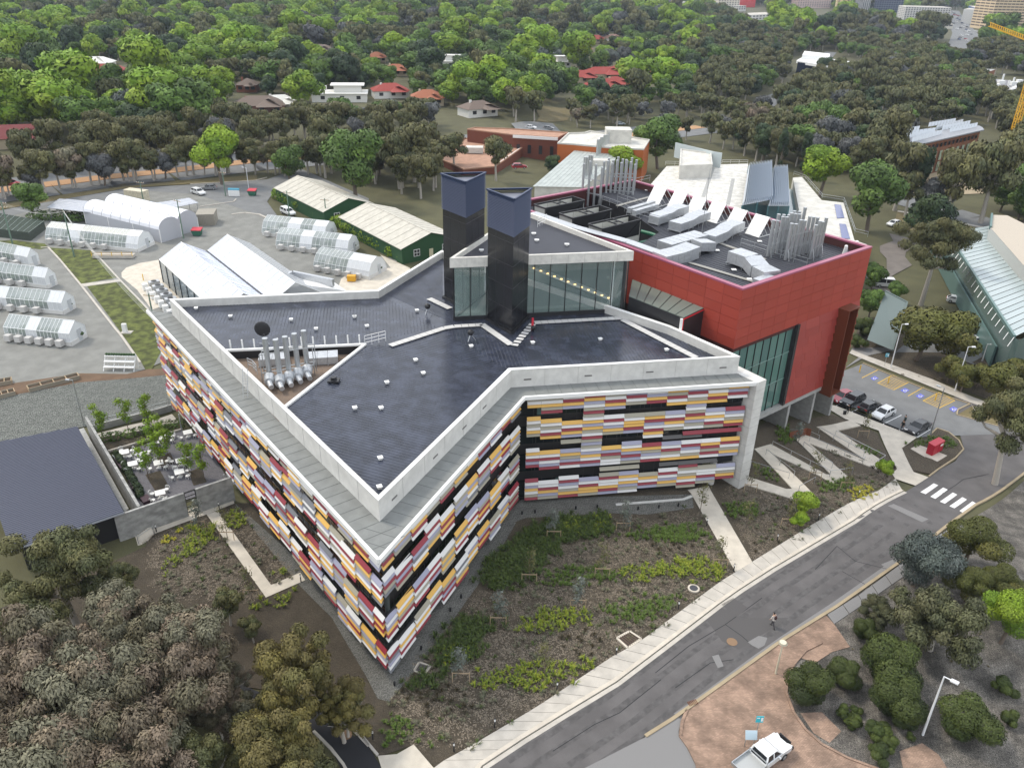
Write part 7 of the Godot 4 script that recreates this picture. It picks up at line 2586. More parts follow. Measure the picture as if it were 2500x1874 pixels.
func make_people() -> void:
	var skin := Color(0.42, 0.26, 0.18)
	var dk := Color(0.015, 0.013, 0.012)
	person(V(25.53,0,-58.2), 0.5, 0.8, 0.6, Color(0.6, 0.55, 0.5), Color(0.06, 0.055, 0.06), dk, skin, "person with dark hair, pale shirt and dark backpack walking down the middle of the street", "pack")
	var p := V(51.2,-4,-107.7)
	person(p, -1.2, 0.3, 0.3, dk, dk, dk, skin, "person in dark clothes on the path by the black wagon, a black trolley bag alongside")
	var b := B.new()
	var q := V(50.8,-4,-107.5)
	var t := thing("trolley_bag", "black wheeled bag beside the person by the black wagon", "bag", q)
	b.box(q + V(0, 0.4, 0), V(0.4, 0.6, 0.3))
	part(t, "body", b, M.dark)
	b = B.new()
	for s in [-0.15, 0.15]:
		b.tube(q + V(s - 0.03, 0.07, 0), q + V(s + 0.03, 0.07, 0), 0.07, 0.07, 8)
	part(t, "wheels", b, M.rubber)
	b = B.new()
	b.path(A3([q + V(-0.12, 0.7, 0.1), q + V(-0.12, 1.0, 0.15), q + V(0.12, 1.0, 0.15), q + V(0.12, 0.7, 0.1)]), 0.03, 0.03)
	part(t, "handle", b, M.steel)
	person(V(58.7,-4,-104.7), 0.9, 0.2, 0.2, Color(0.03, 0.05, 0.045), dk, dk, skin, "person in a dark green top standing behind the black coupe")
	person(V(57.7,-4,-103.1), 2.2, 0.2, 0.5, dk, Color(0.05, 0.05, 0.06), dk, skin, "person in black leaning towards the wheel stop by the black coupe")

func poly_block(called: String, label: String, roof: PackedVector2Array, y0: float, y1: float, wall_m: Material, roof_m: Material, upstand := 0.0, cat := "building", group := "") -> Node3D:
	var c := Vector2.ZERO
	for q in roof: c += q / roof.size()
	var t := thing(called, label, cat, V(c.x, y0, c.y), group)
	add_block(t, roof, y0, y1, wall_m, roof_m, upstand)
	return t

func add_block(t: Node3D, roof: PackedVector2Array, y0: float, y1: float, wall_m: Material, roof_m: Material, upstand := 0.0) -> void:
	var b := B.new()
	b.prism(roof, y0 - 1.0, y1, false)
	part(t, "wall", b, wall_m)
	b = B.new()
	b.flat(grown(roof, -0.02), y1 - upstand + 0.005)
	part(t, "roof", b, roof_m)
	if upstand > 0.0:
		b = B.new()
		ring(b, match_to(roof, grown(roof, 0.05)), match_to(roof, grown(roof, -0.3)), y1 - upstand, y1 + 0.06)
		part(t, "parapet", b, roof_m)

func windows(t: Node3D, a: Vector2, b_: Vector2, y0: float, y1: float, cols: int, rows: int, m: Material, fw := 0.6, fh := 0.5) -> void:
	var d := (b_ - a).normalized()
	var n := V(-d.y, 0, d.x)
	if n.dot(V(-a.x, 0, -a.y)) < 0.0: n = -n
	var run := a.distance_to(b_)
	var mesh := B.new()
	mesh.box(Vector3.ZERO, V(run / cols * fw, (y1 - y0) / rows * fh, 0.12))
	var mm := mesh.mesh()
	for r in rows:
		for c in cols:
			var q := a.lerp(b_, (c + 0.5) / cols)
			piece(t, "window", mm, m, Transform3D(Basis(V(d.x, 0, d.y), Vector3.UP, n), V(q.x, y0 + (y1 - y0) * (r + 0.5) / rows, q.y) + n * 0.03 - base_of[t]))

func make_neighbours() -> void:
	var off_white := rough_mat(0.68, 0.66, 0.6, 0.8, TF(), 0.3, TB(), 0.05)
	var brick := rough_mat(0.21, 0.065, 0.035, 0.9, TG(), 0.6)
	var orange := rough_mat(0.48, 0.13, 0.03, 0.85, TF(), 0.5)
	var terra := rough_mat(0.47, 0.27, 0.18, 0.9, TF(), 0.4, TB(), 0.06)
	var metal := rough_mat(0.46, 0.5, 0.47, 0.5, TF(), 0.3, TB(), 0.05)
	var dark := paint(0.02, 0.022, 0.026, 0.15)
	var t := poly_block("brick_block", "brick block with terracotta flat roof and rows of rooftop plant behind the towers", v2([-25,-255.8,-18.4,-288.3,-1.5,-281.3,2.6,-277.1,-6.4,-245.1,-15.7,-240.5]), -3.5, 2.0, brick, terra, 0.3)
	for p in v3([-8,2.9,-265.9,-6.4,2.9,-270.5]):
		var b := B.new()
		b.box(p, V(2.2, 2.0, 4.0))
		part(t, "chiller", b, M.zinc)
		for k in 3:
			b = B.new()
			b.tube(p + V(0, 1.0, -1.3 + k * 1.3), p + V(0, 1.1, -1.3 + k * 1.3), 0.5, 0.5, 10)
			part(t, "fan", b, M.dark)
	var b := B.new()
	b.box(p3(v3([-13.7,2.8,-264.9])), V(5.5, 1.8, 3.5))
	part(t, "skylight_box", b, off_white)
	b = B.new()
	b.path(v3([-6.4,1.6,-247,2.6,1.6,-279.1]), 0.3, 0.7)
	part(t, "white_fascia", b, M.white)
	t = poly_block("brick_block", "taller brick block with pink roof edge behind the terracotta roof", v2([-17.1,-282.7,-14.8,-286.2,-2.6,-285.5,17,-280.7,13.2,-271.4,-1.5,-274.5]), -3.5, 6.0, brick, terra, 0.3)
	var fr := v2([-1.5,-273.5,13.2,-270.4])
	windows(t, fr[0], fr[1], -1.0, 4.5, 4, 1, dark, 0.3, 0.5)
	b = B.new()
	b.bar(V(fr[0].x, 5.6, fr[0].y + 0.1), V(fr[1].x, 5.6, fr[1].y + 0.1), 0.3, 0.9)
	part(t, "white_fascia", b, M.white)
	t = poly_block("orange_block", "bright orange block with white flat roof and a small lift tower", v2([12.6,-259.5,16.9,-276.9,22.4,-278.5,24.5,-281.8,35.3,-274.1,42.8,-268.3,38.8,-252.9,31.2,-253.4,17.9,-258.3]), -3.5, 6.5, orange, off_white, 0.4)
	b = B.new()
	b.box(p3(v3([32.1,8,-265.5])), V(8, 4.5, 6))
	part(t, "lift_tower", b, off_white)
	b = B.new()
	b.box(p3(v3([17.3,3,-262.9])), V(2.5, 2.0, 0.4))
	part(t, "window", b, dark)
	var sl := v3([18.3,4.5,-258.1,32.9,4.5,-265.8,28.1,4.5,-240.9,17.3,4.5,-211.6,4.8,4.5,-211.3])
	t = thing("metal_roofed_hall", "long hall with sloping pale metal roof and rooftop flues beside the orange block", "building", V(sl[3].x, -4, sl[3].z))
	var sp := PackedVector2Array()
	for q in sl: sp.append(Vector2(q.x, q.z))
	b = B.new()
	b.prism(sp, -5, 4.4, false)
	part(t, "wall", b, off_white)
	b = B.new()
	b.flat(grown(sp, 0.4), 4.5)
	ribs(b, sp, sp[0] - sp[4], 1.2, 4.5, 0.1, 0.08)
	part(t, "roof", b, metal)
	var fl := v3([24.4,4.5,-251.3,28.8,4.5,-261.8,18.5,4.5,-223.2,20.7,4.5,-226])
	flue_group([[fl[0], fl[1], 8]], 5.0, 0.3, "row of steel flues on the pale metal roof beside the orange block", "flues on the metal-roofed hall")
	flue_group([[fl[2], fl[3], 4]], 5.5, 0.35, "four steel flues on the near end of the pale metal roof", "flues on the metal-roofed hall")
	b = B.new()
	b.box(p3(v3([24.2,5.3,-238.2])), V(6, 1.6, 3))
	solo("rooftop_plant_box", b, off_white, "white plant box on the pale metal roof", "air handler", p3(v3([24.6,4.5,-242])))
	poly_block("white_annex", "white flat-roofed annex at the foot of the metal-roofed hall", v2([10.4,-228.5,12.1,-226.7,18.2,-223.4,18.7,-217.3,10.2,-214.8]), -4, 2.0, off_white, off_white, 0.3)
	t = poly_block("white_roofed_building", "building with broad white roof panels behind the red block's far parapet", v2([41.6,-227,65.7,-232.7,53.1,-183.3,43.7,-189.4,33.4,-203.5]), -4, 7.0, off_white, rough_mat(0.74, 0.72, 0.66, 0.7, TF(), 0.3, tex("simplex", 0.86, 1.0, 0.01, 21), 0.08))
	b = B.new()
	for q in [v3([54.4,7,-226.4,45.2,7,-194.1]), v3([57,7,-213.7,49.6,7,-187.3])]:
		b.path(q, 0.9, 0.06)
	part(t, "roof_gutter", b, M.concrete_grey)
	rail(v3([41.5,7,-228.6,54.6,7,-228.3]), 1.0, "roof_rail", "white rail along the far edge of the white roof", M.white, 2.5)
	rail(v3([58,7,-231.9,65.5,7,-232.7]), 1.0, "roof_rail", "white rail beside the white roof's penthouse", M.white, 2.5)
	poly_block("penthouse", "tall white penthouse with grey screen wall on the white roof", v2([46.3,-233.8,54,-229.4,51.2,-214.3,42.3,-211.9]), 7, 10.5, off_white, off_white, 0.3)
	var scr := v3([45.8,11,-239.6,54.3,11,-227.8,56.3,11,-226.3])
	b = B.new()
	for i in 2:
		b.bar(scr[i] - V(0, 2.0, 0), scr[i + 1] - V(0, 2.0, 0), 0.2, 4.2)
	solo("screen_wall", b, paint(0.5, 0.55, 0.55, 0.5), "grey-green screen wall behind the white penthouse", "wall", scr[0] - V(0, 4, 0))
	var saw := paint(0.52, 0.58, 0.65, 0.3, 0.2)
	for s in [[v3([62.3,9,-220,69.7,9,-224.4,59,9,-185.1,50.7,9,-179.3]), 15, "broad bank of blue-grey saw-tooth roof shades beside the white roof"], [v3([69.2,8.4,-220.7,73.2,8.4,-221.4,62.1,8.4,-182,57.3,8.4,-181.6]), 10, "narrower bank of blue-grey saw-tooth roof shades"]]:
		var q: PackedVector3Array = s[0]
		t = thing("saw_tooth_roof", s[2], "roof shade", V(q[3].x, -4, q[3].z), "saw-tooth roof shades")
		for i in s[1]:
			var u0: float = float(i) / s[1]
			var u1: float = float(i + 0.92) / s[1]
			b = B.new()
			var a0 := q[0].lerp(q[1], u0)
			var a1 := q[0].lerp(q[1], u1)
			var c0 := q[3].lerp(q[2], u0)
			var c1 := q[3].lerp(q[2], u1)
			var lift := V(0, 1.1, 0)
			b.up(a0, a1 + lift, c1 + lift)
			b.up(a0, c1 + lift, c0)
			b.tri(c0, c1, c1 + lift)
			b.quad(c1, a1, a1 + lift, c1 + lift)
			part(t, "shade", b, saw)
		b = B.new()
		for e in [0.0, 0.5, 1.0]:
			b.bar(q[3].lerp(q[2], e) - V(0, 13, 0), q[3].lerp(q[2], e), 0.25, 0.25)
			b.bar(q[0].lerp(q[1], e) - V(0, 13, 0), q[0].lerp(q[1], e), 0.25, 0.25)
		part(t, "column", b, paint(0.06, 0.16, 0.18, 0.5))
		b = B.new()
		b.bar(q[3].lerp(q[0], 0.08) - V(0, 3.0, 0), q[2].lerp(q[1], 0.08) - V(0, 3.0, 0), 0.1, 5.5)
		part(t, "glazing", b, paint(0.06, 0.13, 0.15, 0.1))
	t = poly_block("curved_white_building", "white roof terrace with railing and blue solar panels running down to the round trees", v2([76.5,-225.3,79.4,-226.5,76.6,-201.3,81.4,-199.3,72.6,-168,74.2,-165.2,71.6,-161.1,64.5,-172.2,64.6,-178.6]), -4, 5.0, off_white, off_white)
	for s in [v2([78.3,-197.1,79.7,-196.5,76.5,-185.2,74.6,-184.6]), v2([73.6,-180.2,74.9,-179.7,71.9,-168.8,70.1,-168.7])]:
		b = B.new()
		b.prism(s, 5.05, 5.15)
		part(t, "solar_panel", b, paint(0.06, 0.08, 0.22, 0.2))
	rail(v3([77.6,5,-228.4,79.4,5,-223.6,77.2,5,-203,81.6,5,-200.1,74.4,5,-172.9,76.4,5,-170.7]), 1.1, "roof_rail", "steel rail along the curved white roof terrace", M.steel, 3.0)
	b = B.new()
	b.prism(v2([74.4,-221,76.6,-217.6,68.4,-188.4,67.2,-186.9,64.8,-193.9]), -4, 3.0)
	solo("glass_link", b, paint(0.12, 0.2, 0.22, 0.1), "low glazed link between the saw-tooth shades and the white terrace", "building", V(55, -4, -150))
	var gl := v3([97.5,4,-178.1,110,4,-183.4,102.8,4,-156.6,95.9,4,-130.7,81.6,4,-119.3,81.2,4,-120.2])
	t = thing("glass_roofed_building", "long building with grey glass roof and teal edges at the picture's edge", "building", V(gl[0].x, -4, gl[0].z))
	var gp := PackedVector2Array()
	for q in gl: gp.append(Vector2(q.x, q.z))
	var teal := paint(0.1, 0.175, 0.165, 0.4)
	b = B.new()
	b.prism(gp, -5, 3.9, false)
	part(t, "wall", b, paint(0.10, 0.15, 0.14, 0.2))
	for i in 26:
		b = B.new()
		var u0 := i / 26.0 + 0.002
		var u1 := (i + 1) / 26.0 - 0.002
		var r0 := along(A2([gp[1], gp[2], gp[3]]), u0)
		var r1 := along(A2([gp[1], gp[2], gp[3]]), u1)
		var e0 := gp[0].lerp(gp[5], u0)
		var e1 := gp[0].lerp(gp[5], u1)
		b.up(V(e0.x, 4.0, e0.y), V(e1.x, 4.0, e1.y), V(r1.x, 4.6, r1.y))
		b.up(V(e0.x, 4.0, e0.y), V(r1.x, 4.6, r1.y), V(r0.x, 4.6, r0.y))
		part(t, "roof_glass", b, paint(0.36, 0.42, 0.42, 0.25) if i % 3 else paint(0.33, 0.39, 0.39, 0.25))
	b = B.new()
	b.path(A3([gl[1], gl[0], gl[5]]), 0.4, 0.6)
	part(t, "roof_edge", b, teal)
	b = B.new()
	var out := V(-2.6, 0, 1.2)
	for i in 22:
		var q := gl[0].lerp(gl[5], i / 21.0)
		b.bar(q, q + V(-0.9, -1.5, 0.4), 0.1, 0.1)
	part(t, "eave_bracket", b, M.steel)
	t = poly_block("teal_edged_wall_range", "beige upper storey with teal edge behind the grey glass roof", v2([109.6,-183.5,112.9,-183.3,113.4,-164.6,96,-135,96.9,-147.6,103.6,-172.8]), -4, 7.0, paint(0.42, 0.43, 0.41, 0.7), rough_mat(0.5, 0.44, 0.36, 0.9, TF(), 0.3))
	b = B.new()
	b.path(v3([109.5,7,-183.7,103.6,7,-172.8]), 0.4, 0.8)
	part(t, "edge_trim", b, teal)
	var dk := v2([105.4,-168.8,102.2,-156.3])
	b = B.new()
	b.bar(V(dk[0].x - 0.3, 5.2, dk[0].y), V(dk[1].x - 0.3, 5.2, dk[1].y), 0.3, 2.2)
	part(t, "window", b, dark)
	var pl := v3([99.3,0,-186.4,96.8,0,-176.3,90.7,0,-155.3,82.2,0,-125.4])
	for i in 3:
		b = B.new()
		b.bar(pl[i] + V(0, -1.9, 0), pl[i + 1] + V(0, -1.9, 0), 0.3, 3.8)
		solo("teal_wall", b, teal, ["short teal garden wall behind the dark round tree", "teal garden wall behind the big grey-green tree", "long teal garden wall above the car park"][i], "wall", pl[i] + V(0, -4, 0), "teal garden walls")
	b = B.new()
	for i in 12:
		b.bar(M_lerp(pl, i / 12.0) + V(1.6, -0.6, -0.6), M_lerp(pl, (i + 0.85) / 12.0) + V(1.6, -0.6, -0.6), 1.2, 0.9)
	solo("planter_row", b, rough_mat(0.3, 0.2, 0.16, 0.9, TG(), 0.5), "row of brown planters between the teal wall and the grey glass roof", "planter", pl[0] + V(0, -4, 0))
	var sc := v3([72.2,1,-148.2,74,1,-142.4,66.3,1,-128.3,63.5,1,-132.6])
	b = B.new()
	b.quad(sc[0], sc[1], sc[2] - V(0, 3.5, 0), sc[3] - V(0, 3.5, 0))
	b.bar(sc[0], sc[1], 0.3, 0.3)
	b.bar(sc[1], sc[2] - V(0, 3.5, 0), 0.3, 0.3)
	solo("sloping_screen", b, paint(0.12, 0.155, 0.15, 0.7), "sloping grey-green panel screen behind the red block's far corner", "screen", V(sc[3].x, -4, sc[3].z))
	poly_block("concrete_stair_base", "pale concrete terrace corner below the grey glass roof", v2([87,-128.4,90.6,-129.3,87.9,-123.4,84.8,-122.9]), -4, 0.0, M.concrete_new, M.concrete_new)
	var rf := v3([125.3,7.5,-269.4,127.7,7.5,-264.1,163.9,7.5,-294.2,165.8,7.5,-299.3,166.3,7.5,-302.7,125.6,7.5,-278.8])
	var rp := PackedVector2Array()
	for q in rf: rp.append(Vector2(q.x, q.z))
	var wp := grown(rp, -1.0)
	t = thing("solar_roofed_building", "long brick building with rows of tilted panels on its grey roof", "building", V(rf[1].x, -4, rf[1].z))
	b = B.new()
	b.prism(wp, -5, 7.2, false)
	var br := rough_mat(0.3, 0.125, 0.06, 0.9, TG(), 0.5)
	part(t, "wall", b, br)
	b = B.new()
	b.prism(rp, 7.2, 7.6)
	part(t, "roof", b, paint(0.24, 0.25, 0.27, 0.5))
	var fa := v2([127.4,-260.8,158.9,-285.7])
	fa[0] = rp[1].lerp(rp[2], 0.1) + Vector2(-0.2, -0.6)
	fa[1] = rp[1].lerp(rp[2], 0.95) + Vector2(-0.2, -0.6)
	windows(t, fa[0], fa[1], 4.2, 6.8, 14, 1, dark, 0.4, 0.5)
	windows(t, fa[0], fa[1], -3.6, 3.8, 10, 2, paint(0.33, 0.4, 0.3, 0.5), 0.42, 0.85)
	windows(t, rp[0] + Vector2(0.4, -0.9), rp[1] + Vector2(-0.4, -0.9), -2.0, 6.0, 3, 2, dark, 0.4, 0.4)
	for k in 4:
		for s in 2:
			var q := v3([126.5,9,-281.2,139.5,9,-290.7,146,9,-298.2,160.7,9,-308.9,126,9,-276.5,143.8,9,-288,145.6,9,-291.5,162.7,9,-307.4,127.3,9,-273.7,142.7,9,-286.2,147.8,9,-291.7,164.1,9,-304.9,127,9,-267.9,144.3,9,-284.1,148.6,9,-287.8,164.5,9,-300.5])
			var a := q[k * 4 + s * 2]
			var e := q[k * 4 + s * 2 + 1]
			var n := 9
			for i in n:
				b = B.new()
				var p0 := a.lerp(e, (i + 0.02) / n)
				var p1 := a.lerp(e, (i + 0.96) / n)
				b.quad(p0 - V(0.6, 1.3, -1.2), p1 - V(0.6, 1.3, -1.2), p1, p0)
				part(t, "solar_panel", b, paint(0.5, 0.54, 0.58, 0.25, 0.2))
	t = poly_block("white_roofed_pavilion", "pavilion with wide white roof over dark blue glass among the gums", v2([175.8,-549.8,192.5,-585.5,212.1,-546.4,185.6,-520.4]), 4.6, 5.2, M.white, M.white)
	b = B.new()
	b.prism(v2([175.6,-546.3,189.5,-571.8,208,-542.2,187.5,-526.2]), -4.5, 4.6, false)
	part(t, "glass_wall", b, paint(0.012, 0.018, 0.035, 0.1))
	b = B.new()
	b.prism(v2([181.3,-557.3,191.2,-584.3,202.6,-567.6,195.8,-549.2]), 5.2, 8.0)
	part(t, "roof_box", b, M.white)
	b = B.new()
	var pf := p3(v3([186.3,4.8,-522.5]))
	b.bar(pf, V(pf.x - 1.0, -4, pf.z), 0.6, 0.4)
	part(t, "white_mullion", b, M.white)
	poly_block("campus_hall", "low hall with pale blue-white roof beyond the gums", v2([238.7,-508.6,268.1,-536.7,270.3,-508.9,244.2,-488.8]), -4, 3.0, brick, paint(0.66, 0.7, 0.72, 0.4))
	t = poly_block("campus_brick_wing", "small brick wing with white windows behind the pale-roofed hall", v2([272.6,-525,276.2,-530.8,288.6,-524.1,279.7,-513]), -4, 5.0, br, M.concrete_grey)
	var cw := v2([272.6,-525,279.7,-513])
	windows(t, cw[0], cw[1], 0.0, 5.0, 4, 1, M.white, 0.5, 0.5)
	t = poly_block("plant_roofed_block", "wide grey flat roof crowded with white ducts and flues near the crane", v2([266.4,-499.4,277.4,-487.9,277.7,-465.9,257.1,-429.1,221.1,-393.6,228.4,-409.7,255,-453.4]), -4, 3.0, M.concrete_grey, paint(0.2, 0.2, 0.21, 0.8))
	var rng := RandomNumberGenerator.new()
	rng.seed = 31
	for p in v3([270.2,3,-500.1,268.2,3,-493,263.6,3,-469.7,267.1,3,-464.2,268,3,-464.3,276.6,3,-474.9,241.8,3,-431.9,242.9,3,-426.9,251.6,3,-436.1,256.9,3,-442.4,257.2,3,-450.8,252.4,3,-452.9,261.9,3,-448.8,269.9,3,-480.1]):
		b = B.new()
		if rng.randf() < 0.45: b.tube(p, p + V(0, 4.0, 0), 0.5, 0.5, 8)
		else: b.box(p + V(0, 0.9, 0), V(rng.randf_range(2, 5), 1.8, rng.randf_range(2, 4)))
		part(t, "roof_plant", b, M.white)
	t = thing("tower_crane", "yellow lattice tower crane at the picture's edge", "crane", V(190.4,-4,-321.4))
	var cb := V(189.7,-4,-319.7)
	var yel := paint(0.75, 0.42, 0.02, 0.5)
	var hh := 37.35
	for sec in 13:
		b = B.new()
		var y0 := cb.y + sec * hh / 13
		var y1 := y0 + hh / 13
		for k in 4:
			var c0 := V(0.9 if k in [0, 1] else -0.9, 0, 0.9 if k in [0, 3] else -0.9)
			var c1 := V(0.9 if (k + 1) % 4 in [0, 1] else -0.9, 0, 0.9 if (k + 1) % 4 in [0, 3] else -0.9)
			var o := V(cb.x, 0, cb.z)
			b.bar(o + c0 + V(0, y0, 0), o + c0 + V(0, y1, 0), 0.24, 0.24)
			b.bar(o + c0 + V(0, y0, 0), o + c1 + V(0, (y0 + y1) * 0.5, 0), 0.13, 0.13)
			b.bar(o + c1 + V(0, (y0 + y1) * 0.5, 0), o + c0 + V(0, y1, 0), 0.13, 0.13)
			b.bar(o + c0 + V(0, y0, 0), o + c1 + V(0, y0, 0), 0.13, 0.13)
		part(t, "mast_section", b, yel)
	var j0 := V(cb.x, cb.y + hh, cb.z)
	var j1 := p3(v3([173.6,39,-327.8]))
	b = B.new()
	for k in 3:
		var o := [V(0, 1.3, 0), V(0.6, 0, -0.7), V(-0.6, 0, 0.7)][k] as Vector3
		b.bar(j0 + o, j1 + o, 0.25, 0.25)
	for i in 24:
		var q := j0.lerp(j1, i / 24.0)
		var r := j0.lerp(j1, (i + 0.5) / 24.0)
		b.bar(q + V(0.6, 0, -0.7), r + V(0, 1.3, 0), 0.14, 0.14)
		b.bar(q + V(-0.6, 0, 0.7), r + V(0, 1.3, 0), 0.14, 0.14)
	part(t, "jib", b, yel)
	var ex := V(147.5,-4,-277.5)
	t = thing("excavator", "orange excavator on the building site below the brick building", "excavator", ex)
	b = B.new()
	b.box(ex + V(0, 1.6, 0), V(3.4, 1.6, 2.4))
	part(t, "cab", b, paint(0.75, 0.2, 0.02, 0.5))
	b = B.new()
	for s in [-1.0, 1.0]:
		b.box(ex + V(0, 0.4, s * 1.1), V(3.6, 0.8, 0.6))
	part(t, "track", b, M.dark)
	b = B.new()
	b.path(A3([ex + V(1.2, 2, 0), ex + V(3.0, 4.6, 0), ex + V(5.2, 3.0, 0), ex + V(5.4, 0.8, 0)]), 0.4, 0.5)
	part(t, "boom", b, paint(0.75, 0.25, 0.03, 0.5))

func M_lerp(p: PackedVector3Array, u: float) -> Vector3:
	var f := u * (p.size() - 1)
	var i := mini(int(f), p.size() - 2)
	return p[i].lerp(p[i + 1], f - i)

func city(a: Vector3, b_: Vector3, h: float, depth: float, wall_m: Material, win_m: Material, cols: int, rows: int, label: String, fw := 0.6, fh := 0.5) -> void:
	var p0 := Vector2(a.x, a.z)
	var p1 := Vector2(b_.x, b_.z)
	var d := (p1 - p0).normalized()
	var n := Vector2(d.y, -d.x)
	if n.dot(p0) < 0.0: n = -n
	var t := poly_block("city_building", label, A2([p0, p1, p1 + n * depth, p0 + n * depth]), -4.0, -4.0 + h, wall_m, M.concrete, 0.0, "building", "distant city buildings")
	if cols:
		windows(t, p0, p1, -2.0, -4.0 + h * 0.97, cols, rows, win_m, fw, fh)
		windows(t, p0, p0 + n * depth, -2.0, -4.0 + h * 0.97, 4, rows, win_m, fw, fh)
		windows(t, p1, p1 + n * depth, -2.0, -4.0 + h * 0.97, 4, rows, win_m, fw, fh)

func make_city() -> void:
	var w := paint(0.6, 0.59, 0.56, 0.7)
	var dk := paint(0.05, 0.055, 0.065, 0.3)
	city(V(576.5,-4,-1455.9), V(615.3,-4,-1438.4), 21.9, 30, paint(0.12, 0.14, 0.18, 0.4), paint(0.03, 0.045, 0.09, 0.2), 12, 6, "dark blue glass office block in the distant city", 0.86, 0.8)
	city(V(518,-4,-1199.9), V(575.2,-4,-1191.6), 19.55, 36, w, dk, 17, 8, "white grid-faced apartment block in the distant city", 0.62, 0.5)
	city(V(476.6,-4,-1067.2), V(526.6,-4,-1076.3), 5.75, 24, paint(0.62, 0.58, 0.5, 0.7), dk, 9, 1, "long low white podium in front of the grid-faced apartment block", 0.8, 0.4)
	city(V(509.5,-4,-1362.9), V(518.2,-4,-1353.8), 28.8, 26, paint(0.45, 0.45, 0.45, 0.7), dk, 7, 1, "grey office tower with upright dark stripes in the distant city", 0.5, 0.95)
	city(V(504.2,-4,-1426.4), V(524,-4,-1420.8), 26.1, 24, paint(0.62, 0.49, 0.26, 0.8), dk, 3, 9, "yellow tower in the distant city", 0.3, 0.5)
	city(V(493.2,-4,-1590.1), V(555.7,-4,-1601.3), 21.55, 24, paint(0.55, 0.42, 0.38, 0.8), dk, 14, 7, "pink and white apartment block in the distant city", 0.5, 0.4)
	city(V(383.7,-4,-1563.9), V(415.1,-4,-1578.3), 18.75, 28, paint(0.55, 0.04, 0.035, 0.6), dk, 0, 0, "red cube building in the distant city")
	city(V(316,-4,-1426.8), V(351,-4,-1430.2), 21.7, 24, paint(0.6, 0.56, 0.47, 0.8), dk, 8, 7, "cream grid-faced block beside the red cube", 0.5, 0.5)
	city(V(307.8,-4,-1423.3), V(317.9,-4,-1421.8), 7.65, 16, w, dk, 2, 2, "small white block left of the cream grid-faced one")
	city(V(345.6,-4,-1410.8), V(360.3,-4,-1422.7), 8, 14, w, dk, 3, 2, "small white house below the red cube")
	city(V(258,-4,-1483.3), V(314.6,-4,-1477.2), 7.7, 22, w, dk, 9, 2, "long low white block at the distant city's edge")
	city(V(230.9,-4,-1503.2), V(240.9,-4,-1444.4), 8.5, 20, w, dk, 4, 2, "low white block at the near end of the distant city")
	city(V(296.6,-4,-1133.3), V(355.3,-4,-1192.7), 8.1, 30, w, dk, 10, 2, "white angular building with dark windows among the city trees")
	city(V(360.8,-4,-1194.7), V(395.8,-4,-1187), 5.7, 26, paint(0.5, 0.43, 0.33, 0.8), dk, 0, 0, "long tan roofed hall beyond the white angular building")
	city(V(377.3,-4,-1311.5), V(432.2,-4,-1320.6), 6.2, 30, paint(0.28, 0.1, 0.08, 0.8), dk, 0, 0, "maroon roofed hall in the distant city")
	city(V(318.2,-4,-1092.3), V(350,-4,-1106.3), 3.35, 16, w, dk, 0, 0, "low white roof among the city trees")
	city(V(651.5,-4,-1299.7), V(610.1,-4,-1192.7), 18.95, 20, paint(0.04, 0.1, 0.28, 0.3), paint(0.03, 0.07, 0.2, 0.2), 0, 0, "blue wrapped building beside the city avenue")
	city(V(610.4,-4,-1192.7), V(642.2,-4,-1242.5), 17.65, 16, w, dk, 0, 0, "white sided block beside the blue building")
	city(V(614,-4,-1186.4), V(630.7,-4,-1192), 17.15, 30, paint(0.3, 0.28, 0.28, 0.8), paint(0.3, 0.05, 0.05, 0.7), 6, 8, "grey office block with red fins beside the city avenue", 0.3, 0.6)
	city(V(571.4,-4,-1077.5), V(627.7,-4,-1082.1), 37.45, 40, paint(0.6, 0.47, 0.3, 0.8), paint(0.07, 0.05, 0.04, 0.6), 11, 11, "beige tower block with balcony bands in the distant city", 0.86, 0.42)
	city(V(595.7,-4,-1104.1), V(654,-4,-1128.7), 8.45, 12, paint(0.25, 0.26, 0.29, 0.5), dk, 8, 1, "grey louvred podium in front of the beige tower block", 0.4, 0.7)
	city(V(948.6,-4,-1898.5), V(975.8,-4,-1844.9), 16.3, 40, w, dk, 0, 0, "large white roofed centre at the far end of the avenue")
	city(V(468.8,-4,-1206.6), V(506.9,-4,-1196.1), 4.6, 20, w, dk, 0, 0, "low white and orange shops before the dark blue glass block")
	city(V(109.9,-4,-1548.9), V(175,-4,-1548.6), 9.15, 30, w, dk, 8, 2, "white block on the skyline above the dark tree belt, first from the suburb")
	city(V(185.8,-4,-1566.8), V(239.7,-4,-1517.3), 11.35, 30, w, dk, 8, 2, "white block on the skyline above the dark tree belt, second from the suburb")
	city(V(248.7,-4,-1435.8), V(278.4,-4,-1422.2), 10.95, 26, w, dk, 5, 2, "white block on the skyline above the dark tree belt, nearest the grey-green crowns")

